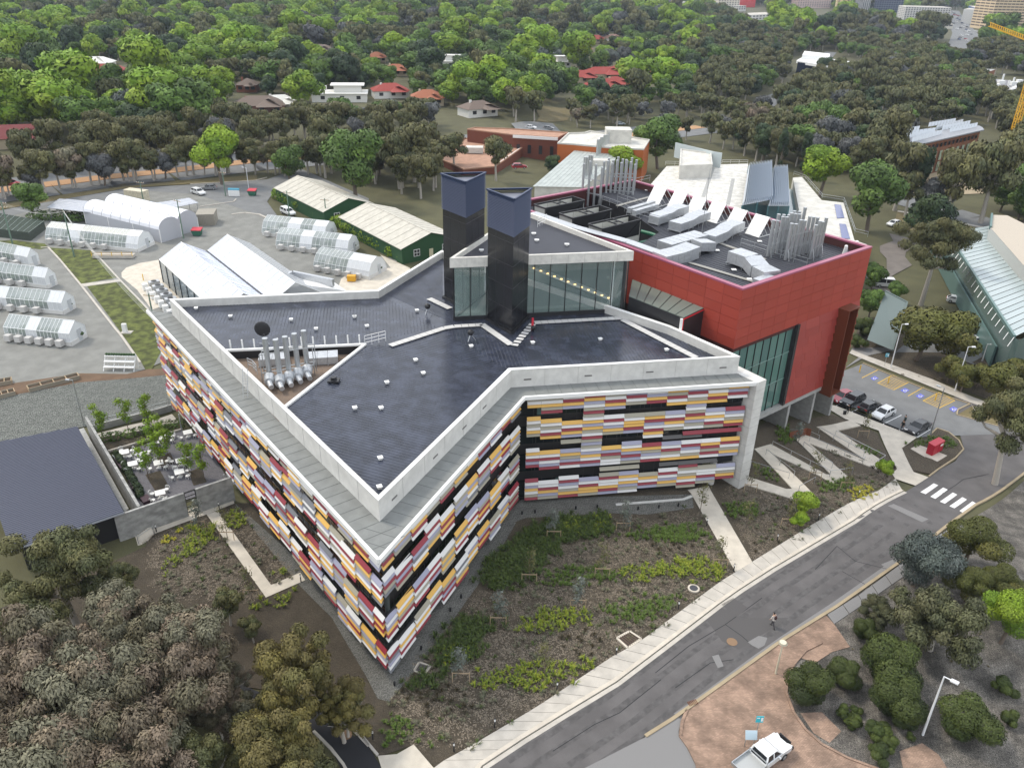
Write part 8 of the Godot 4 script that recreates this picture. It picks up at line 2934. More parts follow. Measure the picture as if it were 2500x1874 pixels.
func house(c: Vector3, w: float, d: float, turn: float, roof_m: Material, wall_m: Material, label: String, flat_roof := false) -> void:
	var t := thing("suburban_house", label, "house", c, "houses among the trees")
	var bs := Basis(Vector3.UP, turn)
	var b := B.new()
	b.box(c + V(0, 1.6, 0), V(w, 3.4, d), bs)
	part(t, "wall", b, wall_m)
	b = B.new()
	if flat_roof:
		b.box(c + V(0, 3.5, 0), V(w + 1, 0.35, d + 1), bs)
		b.box(c + bs * V(w * 0.15, 5.0, -d * 0.1), V(w * 0.5, 3.0, d * 0.6), bs)
		b.box(c + bs * V(w * 0.15, 6.6, -d * 0.1), V(w * 0.62, 0.3, d * 0.75), bs)
	else:
		for e in [[w + 1.2, d + 1.2, Vector3.ZERO], [w * 0.5, d + 5.0, V(w * 0.2, 0.02, 2.2)]]:
			var x: float = e[0] * 0.5
			var z: float = e[1] * 0.5
			var o: Vector3 = c + bs * e[2] + V(0, 3.2, 0)
			var r := minf(x, z)
			var q := [o + bs * V(-x, 0, -z), o + bs * V(x, 0, -z), o + bs * V(x, 0, z), o + bs * V(-x, 0, z)]
			var k0 := o + bs * V(-(x - r), r * 0.52, -(z - r))
			var k1 := o + bs * V(x - r, r * 0.52, z - r)
			b.up(q[0], q[1], k1); b.up(q[0], k1, k0)
			b.up(q[1], q[2], k1)
			b.up(q[2], q[3], k0); b.up(q[2], k0, k1)
			b.up(q[3], q[0], k0)
	part(t, "roof", b, roof_m)
	b = B.new()
	b.box(c + bs * V(-w * 0.25, 5.3, 0), V(0.9, 1.8, 0.9), bs)
	part(t, "chimney", b, wall_m)
	for x in [-0.3, 0.05, 0.35]:
		b = B.new()
		b.box(c + bs * V(w * x, 1.9, d * 0.5 + 0.03), V(1.8, 1.4, 0.1), bs)
		part(t, "window", b, M.dark)

var houses := []

func make_houses() -> void:
	var tile := func(r: float, g: float, b: float) -> Material: return rough_mat(r, g, b, 0.85, TG(), 0.6)
	var red: Material = tile.call(0.36, 0.06, 0.045)
	var maroon: Material = tile.call(0.22, 0.045, 0.045)
	var rust: Material = tile.call(0.4, 0.14, 0.07)
	var pink: Material = tile.call(0.42, 0.24, 0.18)
	var brown: Material = tile.call(0.2, 0.15, 0.12)
	var w: Material = paint(0.68, 0.67, 0.63, 0.7)
	var cr: Material = paint(0.55, 0.46, 0.33, 0.8)
	var list := [
		[V(-162.8,0,-269.7), 22.0, 12.0, 0.3, maroon, cr, "house with big maroon hipped roof at the picture's edge behind the avenue trees"],
		[V(-237.6,0,-478.8), 22.0, 9.0, 0.1, w, w, "house with long pale roof beside the lime tree"],
		[V(-213.3,0,-441.8), 20.0, 11.0, 0.4, red, cr, "red-roofed house in front of the pale long roof"],
		[V(-195.1,0,-452.2), 20.0, 12.0, -0.2, rust, cr, "orange-roofed house right of the lime tree"],
		[V(-203.2,0,-498.2), 20.0, 12.0, 0.3, brown, cr, "brown-roofed house behind the orange-roofed one"],
		[V(-252.5,0,-424.8), 18.0, 11.0, 0.5, w, w, "pale-roofed house at the picture's edge"],
		[V(-232.6,0,-529.2), 14.0, 10.0, 0.2, pink, cr, "small pink-roofed house above the orange-roofed one"],
		[V(-128.2,0,-402.7), 9.0, 9.0, 0.1, brown, tile.call(0.3, 0.11, 0.06), "brick two-storey house between the lime hedges"],
		[V(-106,0,-344.8), 20.0, 11.0, 0.25, brown, tile.call(0.3, 0.12, 0.08), "brick house with brown roof above the avenue trees"],
		[V(-99.7,0,-352.1), 14.0, 9.0, 0.5, w, w, "white-roofed gabled house beside the brown-roofed one"],
		[V(-132.5,0,-571.5), 22.0, 12.0, 0.1, brown, cr, "dark-roofed house far beyond the white modern one"],
		[V(-98.5,0,-759.2), 16.0, 10.0, 0.2, rust, cr, "small orange-roofed house at the foot of the far dark trees"],
		[V(-10,0,-735.4), 18.0, 10.0, 0.0, rust, cr, "long orange-roofed house in the middle distance"],
		[V(22.2,-4,-782.3), 12.0, 10.0, 0.2, pink, w, "pink-roofed house beside the dark round trees"],
		[V(83.2,-4,-780.5), 16.0, 11.0, 0.4, pink, w, "white house with pink roof below the dark tree belt"],
		[V(46.6,-4,-673), 18.0, 11.0, 0.2, pink, cr, "pale house with pink roof among the middle trees"],
		[V(67.3,-4,-767.9), 14.0, 10.0, 0.1, red, cr, "red-roofed house left of the white and pink one"],
		[V(96.9,-4,-758.7), 13.0, 10.0, 0.3, pink, cr, "tan-roofed house right of the white and pink one"],
		[V(110.4,-4,-741.2), 12.0, 10.0, 0.1, rust, cr, "orange-roofed house near the grey-green crowns"],
		[V(122.1,-4,-725.6), 14.0, 10.0, 0.2, rust, cr, "orange-roofed house right of the grey-green crowns"],
		[V(65.3,-4,-639.4), 15.0, 10.0, 0.3, pink, cr, "pink-roofed house above the red terraces"],
		[V(-30.5,0,-530.5), 18.0, 11.0, 0.1, red, cr, "bright red-roofed house beside the white cube house"],
		[V(-59.6,0,-394.1), 16.0, 10.0, 0.3, red, w, "white house with red roof left of the tall gums"],
		[V(-16.7,0,-348.4), 14.0, 9.0, 0.6, brown, w, "white gabled house at the end of the avenue"],
		[V(-40.2,0,-375.6), 14.0, 10.0, 0.1, rust, cr, "orange-roofed house hidden in the trees above the gums"],
		[V(-88.9,0,-539.5), 11.0, 9.0, 0.2, rust, cr, "small orange-roofed house left of the white cube house"],
		[V(-68,0,-475), 13.0, 9.0, 0.2, rust, cr, "orange-roofed house below the bare white trunk"],
		[V(35.3,-4,-496.8), 18.0, 11.0, 0.3, red, cr, "red-roofed terrace house, lowest on the slope of the terrace group"],
		[V(50.4,-4,-514.8), 24.0, 12.0, 0.25, red, cr, "red-roofed terrace house with a round-windowed gable"],
		[V(69.3,-4,-530.3), 30.0, 12.0, 0.1, red, cr, "long red-roofed terrace house above the grey wattles"],
		[V(91.5,-4,-547.2), 22.0, 12.0, 0.05, red, cr, "red-roofed terrace house farthest along the row"],
		[V(45.6,-4,-460.3), 18.0, 11.0, 0.4, red, cr, "red-roofed terrace house nearest the lime trees"],
		[V(53,-4,-471.3), 14.0, 11.0, 0.4, red, cr, "red-roofed terrace house beside the grey wattles"],
	]
	for h in list:
		house(h[0], h[1], h[2], h[3], h[4], h[5], h[6])
		houses.append([h[0], h[1]])
	list = [[V(-80.2,0,-380.7), 24.0, 12.0, 0.15, "modern white house with stacked flat roofs above the gums"], [V(-42.6,0,-520.9), 20.0, 10.0, 0.1, "white cube house with flat roof in the middle distance"], [V(-171.8,0,-573.9), 20.0, 11.0, 0.2, "pale flat-roofed house among the far green trees"], [V(26.3,-4,-572), 14.0, 9.0, 0.3, "small white flat-roofed house left of the terraces"]]
	for h in list:
		house(h[0], h[1], h[2], h[3], w, w, h[4], true)
		houses.append([h[0], h[1]])

var leaf_mat := {}

func leaves(tint: Color) -> StandardMaterial3D:
	var key := tint.to_html()
	if not leaf_mat.has(key):
		var m := StandardMaterial3D.new()
		m.albedo_color = tint
		m.vertex_color_use_as_albedo = true
		m.roughness = 0.75
		m.backlight_enabled = true
		m.backlight = Color(0.18, 0.2, 0.1)
		leaf_mat[key] = m
	return leaf_mat[key]

func spray(b: B, rng: RandomNumberGenerator, lobes: Array, count: int, size: float, cols: Array, droop := 0.3, solid := 0.72) -> void:
	var total := 0.0
	for l in lobes: total += l[1].x * l[1].x
	for l in lobes:
		var c: Vector3 = l[0]
		var r: Vector3 = l[1]
		var base: Color = cols[rng.randi() % cols.size()]
		base = base * rng.randf_range(0.82, 1.16)
		var n := int(count * r.x * r.x / total)
		for i in n:
			var d := V(rng.randfn(), rng.randfn() + 0.25, rng.randfn()).normalized()
			var p := c + d * r * rng.randf_range(solid, 1.08)
			var inside := false
			for o in lobes:
				if o != l and ((p - o[0]) / o[1]).length_squared() < 0.42:
					inside = true
					break
			if inside: continue
			var f := (d + V(rng.randf_range(-1, 1), rng.randf_range(-0.6, 0.9), rng.randf_range(-1, 1)) * 0.7).normalized()
			var u := f.cross(V(rng.randf_range(-1, 1), -droop * 3.0, rng.randf_range(-1, 1))).normalized()
			var v := f.cross(u)
			var s := size * rng.randf_range(0.55, 1.35)
			var e := base * rng.randf_range(0.72, 1.3)
			b.col = Color(e.r, e.g, e.b)
			var nn := (f + d * 0.6).normalized()
			b.trin(p - u * s * 0.45, p - v * s, p + u * s * 0.45, nn, nn, nn)
			b.trin(p - u * s * 0.45, p + u * s * 0.45, p + v * s * 1.1, nn, nn, nn)

var KINDS := {
	"lime": [11, 0.0, [1.0, 1.0, 0.22], [Color(0.17, 0.26, 0.012), Color(0.135, 0.23, 0.014), Color(0.2, 0.285, 0.018)], 0.1, 0.8],
	"green": [12, 0.0, [1.0, 1.0, 0.2], [Color(0.085, 0.15, 0.022), Color(0.105, 0.17, 0.028), Color(0.07, 0.125, 0.02)], 0.1, 0.75],
	"dark": [12, 0.0, [1.05, 1.0, 0.15], [Color(0.034, 0.062, 0.018), Color(0.044, 0.072, 0.02), Color(0.028, 0.054, 0.02)], 0.2, 0.75],
	"gum": [15, 0.1, [1.15, 1.0, 0.24], [Color(0.095, 0.1, 0.036), Color(0.078, 0.086, 0.033), Color(0.112, 0.108, 0.038)], 0.8, 0.5],
	"brown": [16, 0.1, [1.0, 1.0, 0.28], [Color(0.17, 0.135, 0.088), Color(0.135, 0.12, 0.07), Color(0.145, 0.138, 0.088), Color(0.19, 0.145, 0.1)], 0.8, 0.5],
	"gold": [14, 0.1, [1.05, 1.0, 0.3], [Color(0.155, 0.13, 0.032), Color(0.115, 0.105, 0.03), Color(0.135, 0.112, 0.034)], 0.9, 0.55],
	"grey": [13, 0.0, [0.8, 1.0, 0.2], [Color(0.1, 0.125, 0.105), Color(0.08, 0.1, 0.088), Color(0.115, 0.135, 0.12)], 0.4, 0.65],
	"slate": [12, 0.0, [0.95, 1.0, 0.2], [Color(0.095, 0.1, 0.1), Color(0.075, 0.08, 0.08), Color(0.11, 0.112, 0.11)], 0.4, 0.6],
	"poplar": [9, 0.0, [2.9, 0.62, 0.04], [Color(0.035, 0.065, 0.022), Color(0.03, 0.055, 0.02)], 0.2, 0.8],
	"low": [16, 0.1, [0.62, 1.0, 0.1], [Color(0.085, 0.09, 0.038), Color(0.07, 0.076, 0.034), Color(0.1, 0.098, 0.045)], 0.5, 0.5],
	"bush": [9, 0.0, [0.62, 1.0, 0.0], [Color(0.042, 0.062, 0.009), Color(0.054, 0.074, 0.011), Color(0.033, 0.05, 0.008)], 0.1, 0.75],
	"olive": [13, 0.0, [0.85, 1.0, 0.18], [Color(0.095, 0.1, 0.018), Color(0.08, 0.088, 0.016), Color(0.11, 0.105, 0.02)], 0.1, 0.85],
}
var tree_mesh := {}
var BARK := {}

func tree_parts(kind: String, level: int, variant: int) -> Array:
	var key := "%s%d%d" % [kind, level, variant]
	if tree_mesh.has(key):
		return tree_mesh[key]
	var k: Array = KINDS[kind]
	var rng := RandomNumberGenerator.new()
	rng.seed = hash(key)
	var shape: Array = k[2]
	var hgt: float = 10.0 * shape[0]
	var y0: float = hgt * shape[2]
	var lobes := []
	for i in k[0]:
		var f: float = float(i) / k[0]
		var y := lerpf(y0 + (hgt - y0) * 0.22, hgt * 0.84, sqrt(f))
		var w: float = sin(PI * clampf((y - y0) / (hgt - y0) * 0.8 + 0.16, 0, 1)) * 3.5 * shape[1]
		var a: float = i * 2.4 + rng.randf_range(-0.5, 0.5)
		var rr := rng.randf_range(0.5, 1.0) if i % 3 else rng.randf_range(0.1, 0.5)
		var r := rng.randf_range(1.45, 2.25) * (0.82 if kind in ["gum", "brown", "gold", "low"] else 1.0) * (0.8 if kind == "poplar" else 1.0)
		lobes.append([V(cos(a) * w * rr, y, sin(a) * w * rr), V(r, r * (0.72 if kind != "poplar" else 1.6), r)])
	var b := B.new()
	if level == 2 and k[1] > 0.0:
		var more := []
		for l in lobes:
			for j in 3:
				more.append([l[0] + V(rng.randf_range(-1.5, 1.5), rng.randf_range(-0.9, 0.9), rng.randf_range(-1.5, 1.5)), l[1] * rng.randf_range(0.45, 0.75)])
		lobes = more
	spray(b, rng, lobes, [2600, 6500, 34000 if k[1] > 0.0 else 22000][level], [0.5, 0.32, 0.135 if k[1] > 0.0 else 0.16][level], k[3], k[4], k[5])
	var t := B.new()
	var top := V(rng.randf_range(-0.6, 0.6), y0 + (hgt - y0) * 0.25, rng.randf_range(-0.6, 0.6))
	t.tube(V(0, -0.5, 0), top, 0.34, 0.22, 7, false)
	for i in (7 if k[1] > 0.0 else 4):
		var l: Array = lobes[(i * 2 + 1) % lobes.size()]
		var m: Vector3 = top.lerp(l[0], 0.55) + V(rng.randf_range(-0.4, 0.4), -0.3, rng.randf_range(-0.4, 0.4))
		t.tube(top, m, 0.19, 0.11, 6, false)
		t.tube(m, l[0] + V(0, l[1].y * 0.6, 0), 0.11, 0.03, 5, false)
		if level > 0:
			t.tube(m, m.lerp(l[0], 0.7) + V(rng.randf_range(-1.4, 1.4), 1.0, rng.randf_range(-1.4, 1.4)), 0.08, 0.025, 5, false)
	tree_mesh[key] = [t.mesh(), b.mesh()]
	return tree_mesh[key]

func tree(x: float, z: float, r: float, kind: String, level: int, label: String, group := "", seed_ := 0) -> void:
	var p := on(Vector2(x, z))
	var called: String = {"gum": "gum_tree", "brown": "gum_tree", "gold": "gum_tree", "bush": "shrub", "poplar": "poplar_tree"}.get(kind, "broadleaf_tree")
	var t := thing(called, label, "shrub" if kind == "bush" else "tree", p, group)
	var m := tree_parts(kind, level, seed_ % 2 if level < 2 or kind in ["brown", "gold"] else 0)
	var s := r / 4.6
	t.rotation.y = fposmod(x * 1.7 + z * 2.3, TAU)
	var tf := Transform3D(Basis.from_scale(V(s, s * (0.92 + 0.2 * fposmod(x * 0.37, 1.0)), s)), Vector3.ZERO)
	if kind != "bush":
		piece(t, "trunk", m[0], M.gum_bark if KINDS[kind][1] > 0.0 else M.bark, tf)
	var g := 0.88 + 0.24 * fposmod(z * 0.731 + x * 0.17, 1.0)
	g = snappedf(g, 0.08)
	piece(t, "crown", m[1], leaves(Color(g, g, g).linear_to_srgb()), tf)

func trees(a: Array, kind: String, level: int, labels: Array, group := "") -> void:
	for i in range(0, a.size(), 3):
		tree(a[i], a[i + 1], a[i + 2], kind, level, labels[mini(i / 3, labels.size() - 1)], group if labels.size() * 3 < a.size() else "", i / 3)

func make_trees() -> void:
	trees([-30.7,-42.7,5.3,-35.6,-43.3,5.2,-30.7,-37,5.2,-36,-39.2,4.6], "brown", 2, ["big brownish gum crown in the middle of the lower corner grove", "brownish gum at the picture's edge in the lower corner grove", "brownish gum crown at the very bottom of the lower corner grove", "brownish gum cut by the picture's edge"])
	trees([-26.3,-47.7,4.9,-25.3,-41.9,5,-32.2,-50.5,4.7,-25.1,-37.1,4.7], "brown", 2, ["grey-brown gum crown nearest the garden path", "grey-brown gum crown in front of the one by the garden path", "pinkish brown gum crown behind the big brownish one", "rust-brown gum crown at the bottom edge of the grove"])
	trees([-39.5,-55.3,5,-40,-50.3,3.9,-36.6,-57.7,2.6,-21,-37.7,3.3], "gum", 2, ["olive gum in front of the dark-roofed shed", "dark olive gum at the picture's edge below the dark-roofed shed", "small olive gum by the garden stairs", "olive gum beside the rust-brown crown at the bottom edge"])
	trees([-16.4,-45.2,4,-16.4,-40.4,3.7,-16.3,-36.6,3.4,-12.9,-44.3,2.6], "gold", 2, ["golden olive gum with white limbs below the facade corner", "golden olive gum beside the dark driveway", "golden olive gum at the bottom edge by the driveway", "golden olive gum touching the sunshaded corner"])
	trees([-22.5,-44.2,2.8,-22.9,-47.2,2.2,-20,-41.9,2.7], "brown", 2, ["brownish gum crown between the grey-brown and golden gums, middle one", "small brownish gum crown below the garden path", "brownish gum crown beside the dark driveway"])
	trees([-12.7,-44.8,1.9,-26.1,-56.9,1.8,-14.2,-39.9,1.9,-23.3,-54.8,1.3], "gum", 1, ["small gum behind the round white-ringed cover", "young grey-green gum beside the garden path", "small gum over the driveway kerb", "slender young gum at the end of the garden path"])
	trees([-41.2,-206.6,8.3], "green", 1, ["big round green tree between the two green huts"])
	trees([-81.7,-223.7,6.9], "lime", 1, ["round lime green tree at the end of the yard road"])
	trees([-63,-225.5,4.7,-115.3,-188.5,4], "green", 1, ["low green tree behind the white hut roofs", "green tree beside the netted cage"])
	trees([11,-250.4,3.2], "dark", 1, ["narrow dark green tree in front of the orange block"])
	trees([32.8,-252.6,5.8,90.4,-240.5,7.3], "lime", 1, ["lime green tree between the orange block and the red block", "lime green tree beside the curved white terrace"])
	trees([47.3,-274.3,7.9,91.6,-205.8,7.7,46.3,-303.9,4.5], "green", 1, ["green tree at the corner of the white roof", "big rounded green tree below the curved white terrace", "pale green tree behind the orange block"])
	trees([99.3,-191.2,5.9], "dark", 1, ["flat-crowned dark green tree beside the grey glass roof"])
	trees([110.6,-221.2,3.1,86,-267.5,2.5,92,-263.2,2.9,108,-228.3,2.7], "poplar", 1, ["dark poplar on the grass by the road to the building site", "dark poplar behind the saw-tooth shades, nearer the penthouse", "dark poplar behind the saw-tooth shades, nearer the round lime tree", "dark poplar beside the white-limbed gum"])
	trees([122.2,-272.8,9.4,107.5,-227.2,7.9,116.1,-214.9,7.7,126.3,-215.8,9.2,155.5,-258.2,7.6], "gum", 1, ["gum with forked white trunk left of the brick solar building", "wide gum with white limbs beside the building site", "spreading gum on the grass verge beyond the glass roof", "big gum with pale trunk beside the grey glass roof", "gum below the tower crane"])
	trees([82.9,-154.1,7.4], "gum", 2, ["wide grey-olive gum with pale branching trunk beside the teal wall"])
	trees([75.2,-160.6,2.7,69.2,-146.1,2.7,77.4,-154.1,2.1], "green", 1, ["tall dark tree at the red block's far corner, upper crown", "tall dark tree at the red block's far corner, lower crown", "bright small tree beside the white van"])
	trees([64.7,-137.7,2.2,61.9,-132.3,1.6], "bush", 1, ["grey-green shrub at the red block's corner", "grey-green shrub on the bare earth below the corner"])
	trees([70.5,-127.6,5.5,75.1,-125.8,4.9,77.9,-132.3,3.4], "olive", 1, ["full green tree at the head of the planted strip", "green tree behind the head of the planted strip", "bright green tree by the parked vans"])
	trees([72.2,-119.5,2.3,72.5,-115.9,2.4,76.1,-117.9,2.2,76.9,-113.2,3.4,82.2,-118.2,2.6], "olive", 1, ["small golden green tree in the planted strip by the second lamp post", "small golden green tree, second along the planted strip", "small golden green tree behind the planted strip", "golden green tree at the street end of the planted strip", "golden green tree at the picture's edge by the planted strip"])
	trees([64.4,-89.4,5.9], "gum", 2, ["grey-olive gum leaning in over the street at the picture's edge"])
	trees([41.7,-64.4,3.7], "grey", 2, ["blue-grey tree beside the street"])
	trees([48.9,-68.2,3.3,45.7,-61.9,2.2,49.3,-63,2.2,48.6,-60.3,1.8], "olive", 2, ["dense olive green tree next to the blue-grey one", "small olive tree with pale forked trunk", "olive tree at the picture's edge, upper", "olive tree at the picture's edge, lower"])
	trees([46.7,-56.8,2.9], "lime", 2, ["bright lime tree at the picture's edge across the street"])
	trees([39.5,-55.7,4.6,35.9,-58.8,2.2], "low", 2, ["broad grey-olive tree in the middle of the gravel bed", "small grey-green tree beside the broad one"])
	trees([33.8,-57.1,1.4,26.3,-49.7,2.3,37.9,-46.3,2.8], "bush", 2, ["small round dark shrub near the brick wall end", "round dark shrub at the rim of the brick paving", "large round dark shrub below the white lamp post"])
	trees([33.8,-51.9,3.1,29.8,-51.6,1.8,33,-48.4,2.7,33.7,-47.1,1.5], "bush", 2, ["big clipped shrub in the middle of the shrub group", "lighter shrub between the round one and the big one", "big shrub at the lower side of the shrub group", "small shrub at the foot of the shrub group"])
	trees([28.6,-47.8,0.8,29.8,-48.3,0.6,29,-46.8,0.9,30.6,-46,1.2,31.1,-44.7,0.9,30.1,-43.8,1,33.4,-45.7,0.5,43.8,-50.9,1.1,42.4,-47.5,0.9], "bush", 1, ["low green shrub, first of the winding row", "very small shrub beside the winding row", "low green shrub, second of the winding row", "low green shrub, widest of the winding row", "low green shrub near the end of the winding row", "low green shrub ending the winding row", "tiny round shrub by the white lamp post's foot", "small grey shrub at the picture's edge on the gravel", "small brown shrub at the picture's edge on the gravel"])
	var rng := RandomNumberGenerator.new()
	rng.seed = 3
	var sm := []
	for k in 3:
		var b := B.new()
		var l := []
		for i in 6: l.append([V(rng.randf_range(-0.5, 0.5), 1.5 + i * 0.45, rng.randf_range(-0.5, 0.5)), V(0.62, 0.5, 0.62)])
		spray(b, rng, l, [1000, 560, 240][k], 0.12, [KINDS.lime[3], [Color(0.15, 0.165, 0.14), Color(0.12, 0.14, 0.115)], KINDS.gum[3]][k], 0.3, 0.2)
		sm.append(b.mesh())
	var tr := B.new()
	tr.tube(V(0, -0.1, 0), V(0, 3.6, 0), 0.045, 0.015, 6, false)
	for i in 6: tr.tube(V(0, 1.2 + i * 0.35, 0), V(cos(i * 2.4) * 0.5, 1.9 + i * 0.35, sin(i * 2.4) * 0.5), 0.02, 0.008, 5, false)
	var trm := tr.mesh()
	var n := 0
	for p in v3([-53.09,0,-89.41,-50.78,0,-91.63,-48.5,0,-92.81,-45.12,0,-86.9,-43.74,0,-80.93,-42.98,0,-85.22,-38.83,0,-81.3,-36.95,0,-80.83,-43,0,-83.14]):
		var t := thing("courtyard_tree", ["slim young tree nearest the concrete wall behind the courtyard", "young tree second from the wall behind the courtyard", "young tree nearest the facade behind the courtyard", "leafy tree between the back bed and the tables", "tree in the square bed nearest the gate", "fullest tree among the courtyard tables", "young tree in the facade-side bed, farther one", "young tree in the facade-side bed, nearer one", "small tree between two square beds"][n], "tree", p)
		piece(t, "trunk", trm, M.bark, Transform3D(Basis.from_scale(Vector3.ONE * 1.25), Vector3.ZERO))
		piece(t, "crown", sm[0], leaves(Color.WHITE), Transform3D(Basis(Vector3.UP, n * 1.3).scaled(V(1.15, 1.25, 1.15)), Vector3.ZERO))
		n += 1
	n = 0
	for e in [[V(4.95,0,-70.92), 1], [V(2.19,0,-63.81), 2], [V(9.74,0,-64.94), 2], [V(-0.82,0,-57.63), 1], [V(3.45,0,-51.74), 2], [V(-3.9,0,-50.78), 1], [V(6.94,0,-60.23), 1], [V(12.76,0,-72.66), 1], [V(22.31,0,-66.79), 2], [V(26.81,0,-73.61), 2], [V(31.57,0,-74.09), 2], [V(29.01,0,-80.76), 2], [V(37.9,-0.21,-84.01), 2], [V(41.22,-0.36,-82.2), 2], [V(38.65,-1.23,-92.96), 1], [V(50.9,-3.8,-100.6), 2], [V(-34.18,0,-71.3), 1], [V(-30.48,0,-69.54), 2], [V(-25.21,0,-60.62), 2], [V(22.18,0,-76.46), 2]]:
		var p: Vector3 = e[0]
		var t := thing("sapling", ["grey sapling with wide stakes below the inner corner", "bushy sapling with stakes below the sunshaded wall", "bare sapling with cross stakes in the upper bed", "blue-grey sapling in a mulch ring", "thin sapling with cross stakes in the lower bed", "grey sapling with stakes by the dark strappy plants", "leaning sapling in the middle of the bed", "grey sapling with low stake near the inner corner's far side", "thin sapling with stakes at the cross path's lower end", "staked sapling beyond the cross path, nearer it", "staked sapling beyond the cross path by the golden shrub", "sapling with stakes in front of the end wall", "rust-leaved sapling between the ramp flights", "sapling with crossed stakes above the yellow flowers", "leafy sapling at the ramp's middle bend", "sapling with stakes beside the top ramp", "slim sapling in front of the courtyard gate", "brown-leaved sapling beside the garden path", "thin sapling at the foot of the garden path", "small purple-leaved sapling beside the cross path"][n], "tree", p)
		piece(t, "trunk", trm, M.bark, I)
		piece(t, "crown", sm[e[1]], leaves(Color.WHITE), Transform3D(Basis(Vector3.UP, n * 1.3), Vector3.ZERO))
		if n % 5 != 4:
			for s in [-0.75, 0.75]:
				var b := B.new()
				b.bar(p + V(s, 0, 0.1), p + V(s, 1.25, 0.1), 0.06, 0.06)
				part(t, "stake", b, M.wood)
			var b := B.new()
			b.bar(p + V(-0.75, 1.1, 0.1), p + V(0.75, 1.1, 0.1), 0.05, 0.08)
			part(t, "tie", b, M.wood)
		n += 1
	hedge(v2([-63.4,-211.1,-56.8,-203.4,-47.3,-192.7]), 3.2, 2.9, "lime", "ivy-covered hedge along the farther green hut")
	hedge(v2([-42.3,-187.4,-35,-177.4,-29,-170.6,-23.3,-163.1]), 3.4, 2.7, "lime", "ivy-covered hedge along the nearer green hut")
	hedge(v2([-114.4,-187.5,-110.8,-188.2,-101.7,-185.8]), 5.0, 1.8, "green", "low green planting behind the long curved glasshouse")
	hedge(v2([-52.9,-89.01,-49.77,-90.82,-44.51,-93.21]), 2.2, 0.9, "green", "clipped green bed behind the courtyard tables")
	hedge(v2([-49.62,-85.54,-45.57,-80.5,-42.7,-76.51]), 0.8, 0.8, "dark", "narrow dark hedge along the courtyard's shed-side wall")

func hedge(p: PackedVector2Array, wd: float, h: float, kind: String, label: String) -> void:
	var rng := RandomNumberGenerator.new()
	rng.seed = int(p[0].x * 31.0)
	var l := []
	for i in p.size() - 1:
		var k := maxi(2, int(p[i].distance_to(p[i + 1]) / (wd * 0.45)))
		for j in k:
			l.append([on(p[i].lerp(p[i + 1], (j + 0.5) / k) + Vector2(rng.randf_range(-0.2, 0.2), rng.randf_range(-0.2, 0.2)) * wd, h * 0.45), V(wd * 0.5, h * rng.randf_range(0.5, 0.66), wd * 0.5)])
	var b := B.new()
	spray(b, rng, l, int(l.size() * (260 if h > 1.5 else 160)), 0.3 if h > 1.5 else 0.18, KINDS[kind][3], 0.1, 0.8)
	solo("hedge", b, leaves(Color(0.92, 0.92, 0.92)), label, "hedge", on(p[0]))

